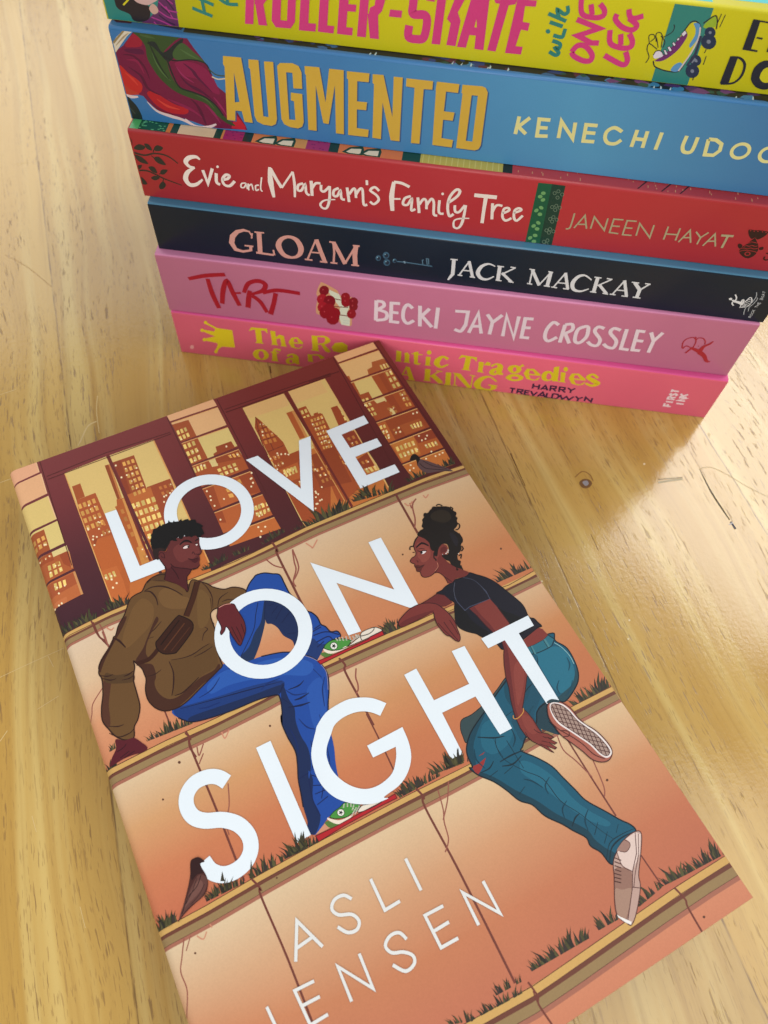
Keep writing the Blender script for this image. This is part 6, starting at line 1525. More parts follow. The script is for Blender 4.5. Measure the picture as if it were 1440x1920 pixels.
D['author'] = '''2|232,234,232|00|74|2588,3842 2942,4576 3254,3830
2|232,234,232|00|73|2708,4074 3129,4112
2|232,234,232|10|75|4274,4401 4136,4559 3906,4570 3769,4424 3860,4242 4132,4112 4225,3914 4107,3778 3890,3821 3731,4031
2|232,234,232|00|75|4863,4577 4866,3833 5270,3838
2|232,234,232|00|77|5821,4587 5824,3809
2|232,234,232|00|67|1672,3352 1716,2799
2|232,234,232|00|68|2800,3312 2340,3344 2386,2603 2812,2602
2|232,234,232|00|70|2347,3009 2792,2986
2|232,234,232|00|70|3380,2576 3392,3322 3914,2572 3937,3324
2|232,234,232|10|73|5040,3076 4947,3271 4730,3310 4543,3188 4606,2997 4853,2883 5012,2720 4961,2565 4720,2530 4516,2772
2|232,234,232|00|73|6133,3282 5650,3304 5665,2560 6116,2545
2|232,234,232|00|75|5642,2927 6088,2929
2|232,234,232|00|76|6675,2552 6684,3316 7254,2528 7246,3302'''
D['b5_art'] = '''1|44,130,122|0|67,1607 1926,1786 1929,685 1906,-59 -506,-318
1|96,42,92|0|852,-10 1142,151 1396,378 1500,641 1591,1190 1927,1223 1926,684 1906,-30 957,-102
2|176,58,140|10|30|1488,584 1698,409 1939,378
2|176,58,140|10|30|1412,380 1661,235 1920,204
2|176,58,140|10|30|1213,187 1508,103 1741,11
2|176,58,140|10|29|1588,760 1853,566
2|176,58,140|10|31|1251,76 1353,-30
2|176,58,140|10|30|1652,489 1783,219
2|50,26,60|10|33|1526,476 1737,300
2|50,26,60|10|33|1418,266 1637,117 1814,63
2|50,26,60|10|32|1688,660 1856,426
1|38,32,38|1|383,936 316,463 365,299 536,237 649,186 710,53 928,41 1162,168 1209,443 1008,506 886,578 826,1007
1|206,172,168|1|787,733 888,522 1154,471 1324,539 1500,668 1543,972 1030,974
1|204,166,152|1|1209,415 1320,522 1425,437 1420,329 1300,265 1215,331
2|214,204,40|00|40|524,406 698,553'''
D['b5_title'] = '''1|212,60,130|0|3691,291 3909,300 4118,1773 3909,1765
1|212,60,130|0|4048,300 4271,304 4218,838 4010,817
1|212,60,130|0|4099,1784 4403,1801 4437,1473 4373,990 4221,805 3992,787 4019,954 4167,1023 4241,1557 4081,1618
1|212,60,130|0|4400,438 4572,1817 4781,1838 4633,477 4802,480 4949,1854 5150,1861 5007,474 4883,303 4496,290
1|212,60,130|0|5097,283 5278,1886 5487,1894 5353,482 5552,489 5530,294
1|212,60,130|0|5592,301 5745,1907 5959,1915 5842,477 6019,482 5998,298
1|212,60,130|0|6090,302 6222,1929 6615,1942 6603,1778 6416,1772 6384,1035 6583,1042 6570,876 6360,868 6330,486 6498,490 6484,301
1|212,60,130|0|6607,294 6734,1954 6942,1962 6837,296
1|212,60,130|0|6945,284 7175,289 7132,880 6869,866
1|212,60,130|0|6928,1960 7268,1969 7335,1762 7289,1182 7230,964 7124,843 6886,785 6925,1009 7042,1076 7119,1791 6932,1810
1|212,60,130|0|7408,854 7430,1021 7732,1025 7722,859
1|212,60,130|0|8536,321 8600,2087 8810,2096 8755,324
1|212,60,130|0|8859,951 8994,1411 9199,2122 9538,2106 9243,1436 9109,1128 9203,946 9151,330 8916,333 8964,865
1|212,60,130|0|9192,319 9506,2127 9813,2133 9872,312 9640,316 9628,641 9467,638 9420,321
1|212,60,130|0|9969,317 10093,1418 10104,1603 9902,1609 9876,2089 10462,2098 10494,1512 10320,1442 10183,311
1|212,60,130|0|10428,303 10531,2105 10992,2101 10990,1925 10695,1920 10712,1429 10726,1080 10903,1071 10897,890 10718,899 10664,495 10843,501 10837,310
1|212,60,130|0|9948,1509 10480,1511 10476,1458 10311,1414 9989,1434
1|212,60,130|0|10652,1581 10966,1587 10967,1450 10667,1438
1|205,200,30|0|9588,1028 9564,832 9624,830
2|212,60,130|10|205|8409,1311 8403,1664 8214,1849 8027,1703 7994,1201 8011,980 8292,982 8372,830 8325,457 8148,392 7932,429 7933,700
2|44,130,122|10|79|2477,796 2680,734 2926,655
2|44,130,122|10|80|2353,528 2602,453 2853,383
2|44,130,122|10|81|2638,758 2659,425
2|44,130,122|10|79|3074,830 3287,725 3561,732
2|44,130,122|10|79|3308,881 3287,687
2|44,130,122|10|92|11526,457 11705,389 11768,457 11653,558 11756,569 11744,671 11546,724
2|44,130,122|10|89|11538,851 11753,832 11784,930 11791,1035
2|44,130,122|10|88|11380,1146 11714,1078
2|44,130,122|10|87|11304,1331 11769,1207
2|44,130,122|10|87|11580,1269 11494,1441 11676,1360 11759,1419 11715,1549
1|44,130,122|0|11445,935 11437,894 11400,874 11355,886 11329,923 11337,964 11374,984 11419,972
2|212,60,130|10|132|12081,509 12194,677 12395,678 12601,501 12597,356 12422,332 12174,414 12081,509
2|212,60,130|00|127|12691,792 12501,775 12132,909 12603,1126 12013,1274
2|212,60,130|10|123|11991,1796 12101,1414 12424,1356 12611,1418 12605,1547 12466,1670
2|212,60,130|10|123|12257,1639 12348,1410
2|212,60,130|10|131|12910,518 13414,343 13510,453 13403,660
2|212,60,130|10|128|12873,1120 12972,816 13289,738 13484,787 13483,925 13357,1089
2|212,60,130|10|128|13155,1057 13235,802
2|212,60,130|10|125|12932,1491 12927,1370 13137,1216 13389,1175 13468,1296 13230,1433
2|212,60,130|10|123|13173,1626 13235,1483 13347,1435 13556,1515'''
D['b5_author'] = '''1|18,28,48|0|16153,1015 16102,1705 16279,1694 16356,1020
1|18,28,48|0|16153,1015 16165,1067 16520,1038 16527,997
1|18,28,48|0|16103,1680 16110,1712 16544,1688 16550,1652
1|18,28,48|0|16360,1302 16367,1336 16509,1330 16508,1285
1|18,28,48|0|16736,1027 16675,1697 16826,1670 16919,1013
1|18,28,48|0|15966,159 15940,830 16134,822 16181,162
2|18,28,48|10|39,52,65,65,52,39|15946,817 16185,816 16369,672 16408,401 16287,209 15995,150
1|18,28,48|1|16654,393 16628,630 16740,796 16938,830 17206,719 17340,496 17329,275 17152,136 16924,154 16753,258
1|205,200,32|1|16860,416 16859,597 16963,680 17114,614 17181,453 17134,326 16996,310'''
D['b5_art2'] = '''1|44,130,122|0|14145,2227 14186,1851 14270,21 14275,-29 15198,-9 15195,28 15100,1893 15059,2279
1|206,200,40|1|14145,517 14344,634 14513,954 14623,1282 14713,1467 14838,1502 14966,1385 15019,1168 14997,870 14908,484 14821,329 14532,321 14264,387
2|30,30,42|10|30|14145,517 14209,405 14323,357 14533,316 14823,325 14908,484 14997,870 15019,1168 14973,1407 14831,1519 14705,1488 14623,1282
1|110,40,110|1|14173,520 14298,629 14440,831 14568,1119 14684,1244 14740,1160 14660,879 14521,677 14354,541
1|222,216,230|1|14096,654 14134,751 14249,764 14335,692 14298,629 14159,578
2|30,30,42|10|21|14096,654 14132,756 14248,768 14338,685
1|222,216,230|0|14299,793 14336,820 14435,715 14386,686
2|30,30,42|01|14|14299,793 14336,820 14435,715 14386,686
1|222,216,230|0|14366,869 14411,909 14505,815 14460,776
2|30,30,42|01|14|14366,869 14411,909 14505,815 14460,776
1|222,216,230|0|14447,970 14470,1018 14547,958 14525,910
2|30,30,42|01|14|14447,970 14470,1018 14547,958 14525,910
1|222,216,230|0|14517,1069 14546,1128 14588,1099 14563,1040
2|30,30,42|01|14|14517,1069 14546,1128 14588,1099 14563,1040
1|222,216,230|0|14580,1210 14637,1305 14707,1246 14650,1151
2|30,30,42|01|14|14580,1210 14637,1305 14707,1246 14650,1151
1|90,150,200|1|14779,1474 14890,1486 14969,1407 15008,1167 14925,931 14865,993 14912,1201 14874,1353
1|90,150,200|1|14647,339 14690,483 14808,556 14885,481 14821,329
2|206,196,196|10|38|14964,1406 15019,1168 14977,798 14840,344
1|150,180,50|1|15035,1414 15059,1526 15194,1669 15284,1604 15314,1466 15155,1405
2|30,30,42|10|29|15001,1498 15196,1691 15295,1594 15352,1404
1|24,44,76|0|15368,1328 15378,1274 15360,1227 15318,1197 15260,1191 15198,1209 15145,1248 15110,1301 15101,1355 15119,1402 15161,1431 15218,1437 15279,1419 15333,1380
1|120,130,150|0|15275,1318 15275,1293 15253,1280 15223,1287 15203,1311 15203,1336 15225,1349 15254,1342
1|24,44,76|0|15470,1127 15484,1050 15459,984 15401,942 15320,933 15234,959 15159,1014 15110,1088 15097,1165 15123,1230 15181,1270 15260,1279 15346,1254 15420,1200
1|120,130,150|0|15340,1113 15340,1077 15310,1059 15269,1069 15240,1102 15240,1138 15270,1156 15311,1145
1|24,44,76|0|15297,658 15307,598 15288,546 15243,513 15181,506 15115,526 15058,570 15021,627 15012,687 15031,738 15076,770 15137,777 15202,757 15259,715
1|120,130,150|0|15198,647 15197,619 15174,604 15143,613 15120,638 15121,666 15144,680 15176,672
1|24,44,76|0|15346,401 15358,327 15335,263 15281,223 15206,214 15125,239 15056,292 15011,363 14999,437 15023,500 15077,539 15151,547 15231,523 15300,471
1|120,130,150|0|15225,387 15225,353 15197,335 15158,345 15132,377 15132,411 15160,428 15198,419
2|120,130,150|00|39|15090,576 15123,674 15207,612
2|40,50,80|00|64|15057,1217 15092,811 15001,494
2|30,30,42|10|22|13974,450 14008,597 13899,772 13910,911 14141,798
2|30,30,42|10|21|13910,911 13838,1085 13929,1129 13990,1057 13918,958
2|30,30,42|10|21|14055,973 13993,1147 14072,1189 14164,1098 14217,853
2|30,30,42|10|21|14122,1116 14260,995 14263,858
2|30,30,42|10|21|14160,1075 14343,1218 14366,1343 14326,1400
2|30,30,42|10|21|14148,845 14035,1062
2|30,30,42|10|23|15278,161 15264,258
2|30,30,42|10|20|15412,1454 15428,1737
2|30,30,42|10|20|15321,1532 15332,1748
2|30,30,42|10|22|15297,833 15306,927
2|30,30,42|10|22|15385,561 15370,772'''
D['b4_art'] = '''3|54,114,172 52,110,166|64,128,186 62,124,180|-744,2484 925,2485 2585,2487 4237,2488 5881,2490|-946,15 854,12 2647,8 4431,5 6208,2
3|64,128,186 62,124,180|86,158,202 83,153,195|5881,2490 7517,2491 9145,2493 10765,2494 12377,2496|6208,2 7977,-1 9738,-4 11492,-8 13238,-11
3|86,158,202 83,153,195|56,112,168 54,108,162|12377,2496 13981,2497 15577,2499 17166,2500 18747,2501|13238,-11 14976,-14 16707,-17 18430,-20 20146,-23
1|112,20,62|0|-190,1750 287,2081 646,2457 1247,2501 2051,2524 2214,2253 2426,1957 2610,1602 2707,1274 2930,1103 3126,695 3375,226 3411,95 2521,36 2211,51 1838,152 1513,218 1108,261 824,384 615,592 521,735 399,758 -67,727 -441,847
1|150,26,52|1|635,2411 813,2364 806,2139 523,2062 337,2086
1|86,16,60|1|313,1992 759,2043 800,1909 388,1909
1|188,40,40|1|35,1540 245,1348 555,1091 454,828 219,851 -27,1071
1|182,58,46|1|-53,1068 180,896 409,798 294,746 -63,740
1|176,28,42|1|644,826 841,913 1110,755 1385,609 1749,511 1655,350 1226,334 851,505
1|190,36,52|0|3132,540 3371,198 3359,88 2944,90
1|134,26,74|1|1618,1770 1974,1858 2394,1766 2637,1461 2753,1081 2532,1104 2186,1407 1852,1464
1|50,76,40|1|661,2469 1198,2496 1959,2532 1736,2356 1385,2045 1380,1906 1419,1747 1453,1442 1632,1096 2016,1004 2350,906 2571,704 2761,441 3073,187 2857,214 2534,465 2323,737 1887,850 1463,1000 1108,1328 891,1780 899,2127 783,2339
1|28,40,42|1|970,2225 1196,2273 1355,2019 1722,2287 1979,2450 1841,2165 1533,1831 1397,1815 1252,1984 1116,2129
1|62,90,50|1|1626,2050 1920,2332 2193,2137 2473,1881 2083,1922 1687,1872
2|26,36,40|10|46|1434,1819 1504,1448 1637,1121 2018,1017 2350,906 2596,707 2761,441
2|28,30,40|10|34|1335,1924 1632,1842 2082,1917 2471,1869 2585,1599
1|214,206,186|1|-89,1761 446,2324 685,2516 469,2503 77,2193
1|150,130,90|0|15,2141 393,2484 469,2503 52,2099
1|24,38,40|1|-57,716 127,584 292,318 283,-44 -306,-187
2|70,90,80|10|16|39,339 152,168
2|218,196,196|10|16,64,96,80,64|588,589 815,343 1205,233 1506,177 1794,52
2|218,196,196|10|31,93,47|-37,744 150,677 360,703
2|218,196,200|10|32,65,97,48|1614,204 1893,24 2233,26 2513,157
2|84,14,52|10|15,74,15|225,1844 514,1830 745,1574 816,1245
2|84,14,52|10|15,92,15|289,1521 584,1315 706,984 1023,821
2|136,28,72|10|15,73,15|288,1711 578,1697 698,1377
2|136,28,76|10|16,94,16|1208,742 1541,629 1920,467 2146,284
2|84,14,52|10|16,95,32|1883,824 2053,640 2155,338 2215,78
2|140,34,84|10|16,78,16|2269,718 2486,485 2647,187
2|86,16,60|10|15,103,15|1866,1799 2079,1635 2195,1457 2532,1104
2|150,40,92|10|15,59,15|1649,1680 1801,1459 2068,1296
2|80,14,56|10|15,91,15|1701,1447 1906,1227 2274,1048 2630,762
2|150,40,90|10|15,62,15|2559,957 2725,723 2887,430
2|208,64,56|10|16,78,16|895,704 1164,530 1510,469
2|206,60,52|10|15,75,15|149,1361 329,1187 439,1027
2|120,18,40|10|16,63,16|661,572 924,370 1320,287
2|74,104,60|10|15,59,15|1056,2076 1091,1803 1216,1486 1418,1267
2|76,106,62|10|14,57,14|1841,2165 2059,2053 2283,1964
2|30,46,36|10|15,73,15|1011,2297 1084,1988 1198,1627 1377,1311
2|72,100,58|10|15,46,15|2058,959 2342,855 2533,621
2|168,150,120|10|14,42,14|89,2058 342,2290 519,2420
2|66,92,54|10|28,70,14|824,2410 1032,2389 1216,2365
2|70,80,50|10|32|2534,1735 2731,1592 2987,1593
2|214,200,176|10|35|2599,1528 2763,1480 2978,1525
1|44,88,138|0|3022,2103 3510,2116 3630,311 3390,312 3350,623 3165,616 3126,310 2886,310 3024,1824 2991,1888 / 3262,1700 3182,858 3317,889
1|44,88,138|0|3702,2092 3972,2105 3957,547 4105,544 4118,2087 4369,2102 4346,519 4297,358 4172,286 3933,297 3761,368 3704,530 3721,1837 3685,1874
1|44,88,138|0|4464,2005 4548,2096 4883,2129 5046,2073 5115,1918 5113,1471 4870,1456 4867,1875 4699,1869 4697,548 4875,555 4863,1094 4777,1112 4791,1332 5106,1327 5110,523 5058,377 4935,308 4712,317 4538,389 4475,535
1|44,88,138|0|5207,2092 5600,2105 5745,1172 5863,2100 6249,2105 6255,302 6023,303 6009,1677 5819,551 5666,563 5487,1615 5472,305 5234,306 5230,1863 5203,1887
1|44,88,138|0|6334,2090 6936,2102 6921,1866 6615,1859 6616,1306 6891,1315 6872,1087 6613,1080 6621,536 6958,530 6942,303 6376,298 6370,1883 6334,1894
1|44,88,138|0|7019,2092 7307,2105 7604,987 7578,2091 7819,2099 7845,292 7591,292 7316,1361 7315,290 7070,299 7063,1832 7026,1857
1|44,88,138|0|7917,2090 8622,2098 8624,1870 8394,1857 8416,291 8173,283 8150,1864 7917,1875
1|44,88,138|0|8724,2098 9316,2101 9312,1864 8992,1864 8995,1319 9286,1324 9267,1084 9001,1082 9015,545 9346,527 9333,299 8782,305 8719,1867 8710,1896
1|44,88,138|0|9399,2096 9922,2115 10015,2082 10086,1972 10137,472 10093,348 9991,293 9460,298 9430,1863 9399,1874 / 9675,1848 9840,1853 9884,550 9703,550'''  # dark offset letters: shadows of the raised gold capitals, put into the ink
D['b4_title'] = '''1|214,176,62|0|2990,2124 3478,2137 3595,336 3356,336 3316,647 3132,639 3092,334 2853,335 2993,1846 2960,1910 / 3230,1722 3148,881 3284,913
1|214,176,62|0|3670,2113 3940,2126 3923,571 4071,568 4085,2108 4336,2123 4311,543 4263,383 4137,311 3899,321 3727,392 3670,554 3688,1858 3653,1895
1|214,176,62|0|4431,2026 4516,2117 4850,2150 5013,2094 5082,1939 5079,1493 4836,1478 4834,1896 4666,1890 4662,572 4840,579 4829,1117 4743,1135 4757,1354 5071,1349 5075,547 5023,401 4900,333 4677,342 4503,413 4440,559
1|214,176,62|0|5174,2113 5567,2126 5710,1195 5829,2122 6215,2126 6218,326 5987,328 5975,1699 5783,575 5631,587 5453,1637 5436,329 5198,330 5197,1884 5170,1908
1|214,176,62|0|6300,2111 6901,2123 6887,1887 6580,1880 6581,1329 6855,1338 6836,1110 6578,1103 6584,560 6921,554 6905,328 6339,322 6335,1905 6300,1915
1|214,176,62|0|6984,2113 7272,2126 7567,1010 7543,2112 7784,2120 7807,316 7553,317 7280,1383 7277,315 7032,324 7028,1854 6991,1879
1|214,176,62|0|7882,2111 8586,2119 8588,1892 8358,1879 8378,316 8134,308 8114,1885 7882,1896
1|214,176,62|0|8688,2119 9280,2122 9275,1885 8956,1885 8958,1342 9248,1346 9229,1107 8963,1105 8976,569 9307,551 9294,323 8743,329 8683,1888 8674,1917
1|214,176,62|0|9362,2117 9885,2136 9978,2103 10049,1993 10097,496 10053,372 9951,318 9420,323 9393,1884 9362,1896 / 9638,1869 9803,1874 9844,574 9663,574'''
D['b4_author'] = '''2|226,222,152|00|102|10989,1452 10978,945
2|226,222,152|00|100|11279,1452 11021,1166 11261,982
2|226,222,152|00|102|11827,1453 11531,1442 11570,967 11859,994
2|226,222,152|00|100|11548,1207 11806,1224
2|226,222,152|00|101|12158,978 12126,1454 12540,1011 12495,1469
2|226,222,152|00|101|13095,1456 12791,1444 12838,979 13137,996
2|226,222,152|00|100|12811,1224 13098,1239
2|226,222,152|00|101|14157,1471 14156,976
2|226,222,152|00|101|14430,1469 14455,988
2|226,222,152|00|99|14156,1220 14455,1222
2|226,222,152|00|101|14811,1481 14811,980
2|226,222,152|00|99|16065,1452 16260,1456 16450,1358 16480,1172 16369,1020 16139,1006 16065,1452
2|226,222,152|10|100|13778,1369 13552,1457 13390,1336 13386,1148 13502,1011 13703,1015 13830,1140
2|226,222,152|10|100|15480,1472 15481,1177 15565,1024 15718,1017 15777,1123 15773,1467
2|226,222,152|11|90|17230,1260 17230,1197 17208,1136 17167,1084 17110,1047 17043,1027 16973,1028 16906,1049 16850,1088 16810,1141 16790,1202 16792,1266 16815,1327 16857,1377 16913,1414 16979,1432 17048,1431 17113,1411 17169,1373 17209,1321
2|226,222,152|11|90|17986,1252 17988,1188 17968,1127 17929,1075 17873,1038 17807,1019 17737,1020 17670,1041 17613,1079 17571,1132 17549,1194 17549,1258 17569,1318 17610,1369 17665,1405 17730,1423 17799,1422 17865,1402 17922,1364 17963,1313'''
D['b3_art'] = '''2|46,46,40|10|67,50,50,34|-107,1519 307,1433 640,1533 947,1522 1145,1431 1304,1293
2|46,46,40|10|52,52,52,28|-150,848 248,919 543,818 774,707 1281,554
1|46,46,40|1|63,1641 235,1777 421,1719 317,1607 126,1583
1|46,46,40|1|411,1810 547,1801 600,1627 453,1658
1|46,46,40|1|682,1720 796,1816 951,1755 850,1643 691,1622
1|46,46,40|1|7,1417 228,1362 384,1161 181,1169 49,1271
1|46,46,40|1|609,1395 773,1433 925,1198 723,1206 618,1294
1|46,46,40|1|-61,1017 164,1098 102,969 -38,915
1|46,46,40|1|359,1055 538,1078 588,876 436,909
1|46,46,40|1|698,943 778,1024 937,1027 809,871 694,855
1|46,46,40|1|354,686 502,777 634,724 465,612
1|46,46,40|1|-67,665 89,651 187,449 -26,438
1|46,46,40|1|561,463 705,609 777,493 666,350 549,334
1|46,46,40|1|-41,2017 44,1932 49,1770 -34,1562 -95,1686
2|46,46,40|10|27|616,1563 675,1686
2|46,46,40|10|27|529,1451 605,1377
2|46,46,40|10|28|576,822 585,717
2|46,46,40|10|28|645,849 719,894
2|46,46,40|10|28|741,703 701,590
1|22,90,62|0|11845,2072 12235,2084 12338,-70 11898,-50
1|26,62,50|0|12235,2084 12619,2079 12719,-70 12338,-70
1|112,166,104|0|12127,1772 12117,1727 12074,1701 12021,1710 11991,1747 12000,1792 12044,1817 12096,1809
1|112,166,104|0|12062,1656 12055,1610 12014,1580 11961,1584 11929,1619 11936,1665 11977,1695 12029,1692
1|112,166,104|0|12156,1577 12158,1529 12125,1489 12075,1480 12038,1507 12036,1555 12070,1595 12119,1604
1|112,166,104|0|12177,1260 12154,1224 12103,1219 12053,1249 12034,1295 12057,1331 12108,1336 12157,1307
1|112,166,104|0|12043,1210 12050,1161 12022,1115 11974,1098 11936,1121 11929,1170 11957,1216 12005,1233
1|112,166,104|0|12189,1062 12178,1016 12132,991 12079,1002 12048,1043 12059,1089 12105,1114 12159,1103
1|112,166,104|0|12209,731 12185,695 12133,691 12083,724 12065,773 12088,809 12141,812 12191,780
1|112,166,104|0|12084,664 12088,613 12056,567 12005,554 11967,581 11962,632 11995,678 12045,691
1|112,166,104|0|12219,541 12207,494 12159,471 12104,485 12074,529 12087,576 12135,599 12190,585
1|112,166,104|0|12216,295 12201,248 12151,228 12096,247 12068,293 12084,339 12133,359 12188,341
1|112,166,104|0|12070,226 12076,174 12045,125 11995,109 11955,135 11949,188 11980,237 12031,253
1|112,166,104|0|12223,90 12216,38 12172,4 12117,9 12082,48 12089,100 12133,134 12188,130
2|112,134,112|11|14|12509,1884 12498,1837 12453,1830 12420,1871 12432,1918 12476,1925
2|112,134,112|11|15|12419,1809 12407,1762 12363,1756 12330,1797 12342,1844 12386,1850
2|112,134,112|11|15|12534,1679 12523,1631 12478,1625 12445,1666 12456,1714 12501,1720
2|112,134,112|11|15|12564,1407 12553,1358 12507,1352 12474,1394 12485,1443 12530,1449
2|112,134,112|11|15|12457,1349 12445,1300 12400,1293 12366,1336 12378,1385 12423,1392
2|112,134,112|11|15|12569,1265 12558,1216 12512,1209 12478,1252 12490,1302 12535,1308
2|112,134,112|11|15|12574,1016 12562,966 12516,959 12482,1003 12494,1053 12539,1060
2|112,134,112|11|15|12499,939 12487,888 12441,881 12407,925 12419,976 12464,983
2|112,134,112|11|15|12574,860 12562,809 12516,802 12481,847 12493,898 12539,904
2|112,134,112|11|16|12574,588 12562,536 12516,529 12481,575 12493,627 12539,634
2|112,134,112|11|16|12482,529 12470,477 12423,470 12388,515 12400,568 12447,575
2|112,134,112|11|16|12574,460 12562,407 12515,400 12480,446 12492,498 12539,505
2|112,134,112|11|16|12595,173 12583,119 12536,112 12501,159 12513,213 12560,220
2|112,134,112|11|16|12501,112 12489,58 12442,51 12407,98 12419,152 12466,159
2|112,134,112|11|16|12598,31 12586,-23 12538,-30 12502,17 12514,71 12562,78
2|112,134,112|11|15|12639,1798 12627,1750 12583,1744 12550,1786 12561,1833 12605,1839
2|112,134,112|11|15|12675,1358 12664,1309 12619,1303 12585,1345 12596,1394 12641,1401
2|112,134,112|11|15|12685,943 12673,892 12627,886 12593,930 12604,980 12650,987
2|112,134,112|11|16|12692,523 12681,471 12634,464 12599,509 12610,562 12657,569'''
D['b3_title'] = '''2|242,230,222|10|51,101,135,135,101,51|2002,1509 1901,1586 1692,1536 1555,1383 1638,1241 1798,1228
2|242,230,222|10|53,124,159,141,106,53|1798,1228 1554,1040 1445,798 1539,614 1754,654 1972,851
2|242,230,222|00|96|2032,1173 2117,729 2334,1265
2|242,230,222|10|96|2431,1122 2395,820 2495,744
2|242,230,222|10|87|2597,925 2756,981 2821,1088 2710,1101 2592,934 2624,762 2786,737 2963,925
2|242,230,222|10|45|3298,906 3167,871 3136,742 3231,748 3309,873 3321,696
2|242,230,222|10|46|3369,898 3365,666
2|242,230,222|10|45|3381,811 3469,887 3498,720 3518,705
2|242,230,222|10|46|3696,890 3591,847 3591,697 3681,745
2|242,230,222|10|45|3805,1168 3736,788 3783,680
1|242,230,222|0|2544,1350 2527,1316 2495,1298 2467,1308 2460,1339 2477,1374 2509,1391 2537,1382
2|242,230,222|10|86,171,86|4079,1541 4066,1051 4122,521
2|242,230,222|10|102|4097,1503 4240,1179 4389,890
2|242,230,222|10|60|4389,890 4756,1482
2|242,230,222|10|68,85,68|4756,1482 4787,1078 4772,619
2|242,230,222|10|79|5052,1132 4901,1052 4876,885 4986,886 5106,1104 5131,824 5231,748
2|242,230,222|10|96|5293,1252 5304,740
2|242,230,222|10|78|5321,1010 5427,1183 5576,1203
2|242,230,222|10|79|5590,1152 5585,975 5678,946 5838,1134
2|242,230,222|10|71,89,71,71,71,53,36|5848,1152 5830,686 5744,380 5615,354 5548,482 5686,637 6010,711
2|242,230,222|10|80|6118,1119 5976,1022 5958,848 6068,842 6164,1037 6200,774 6303,745
2|242,230,222|10|87|6366,1171 6430,679
2|242,230,222|10|78|6429,949 6552,1150 6614,1117 6639,853
2|242,230,222|10|78|6638,978 6753,1178 6831,1139 6871,668 6982,665
2|242,230,222|10|76|6946,1492 6959,1332
2|242,230,222|10|79|7325,1186 7188,1293 7062,1171 7253,1027 7321,876 7185,712 7061,785
2|242,230,222|10|102,153,119|7745,1545 7704,1052 7754,552
2|242,230,222|10|91|7745,1545 7975,1534 8210,1441
2|242,230,222|10|61|7731,969 7971,1002
2|242,230,222|10|79|8270,1139 8100,1042 8057,839 8191,831 8307,1049 8321,663 8439,716
2|242,230,222|10|87|8481,1125 8564,590
2|242,230,222|10|78|8546,886 8649,1088 8741,1031 8770,754
2|242,230,222|10|78|8765,894 8882,1129 8969,1011 9005,617 9116,579
2|242,230,222|10|80|9126,1119 9152,705 9297,668
2|242,230,222|10|84|9388,1061 9625,1318 9682,1504 9568,1530 9415,1267 9393,917 9478,617 9597,702
2|242,230,222|10|79|9596,1011 9635,796 9758,805 9891,1053
2|242,230,222|10|71,89,71,71,53,53,36|9920,1057 9894,473 9803,230 9665,247 9648,474 9834,578 10081,614
2|242,230,222|00|124|10113,1428 10774,1443
2|242,230,222|10|119,102,102|10459,1382 10468,959 10486,504
2|242,230,222|10|87|10685,1229 10755,679
2|242,230,222|10|77|10728,929 10806,1173 10982,1184
2|242,230,222|10|78|11036,929 11200,1054 11159,1135 11047,1076 11048,820 11166,693 11322,805
2|242,230,222|10|78|11355,988 11547,1112 11476,1171 11368,1078 11394,825 11497,741 11634,939
1|242,230,222|0|9235,1349 9227,1315 9200,1297 9170,1307 9154,1338 9163,1372 9190,1390 9219,1380'''
D['b3_author'] = '''2|172,164,130|00|48|13212,722 13413,1197 13581,749
2|172,164,130|00|49|13306,868 13517,899
2|172,164,130|00|50|13695,766 13691,1185 14104,772 14089,1191
2|172,164,130|00|50|14540,1204 14263,1190 14276,717 14542,713
2|172,164,130|00|49|14269,955 14507,964
2|172,164,130|00|50|14929,1208 14652,1194 14672,695 14941,708
2|172,164,130|00|49|14667,945 14882,955
2|172,164,130|00|50|15071,716 15036,1146 15480,706 15454,1154
2|172,164,130|00|50|15867,1162 15894,697
2|172,164,130|00|50|16218,1150 16241,711
2|172,164,130|00|49|15885,900 16226,924
2|172,164,130|00|48|16344,672 16517,1126 16699,698
2|172,164,130|00|49|16410,844 16616,875
2|172,164,130|00|49|16701,1100 16905,918
2|172,164,130|00|49|17058,1126 16905,918 16894,673
2|172,164,130|00|48|17081,646 17254,1102 17444,674
2|172,164,130|00|49|17142,819 17364,862
2|172,164,130|00|77|17446,1078 17794,1103
2|172,164,130|00|69|17640,1080 17643,649
2|172,164,130|10|50|13100,1230 13102,839 13078,692 12983,662'''
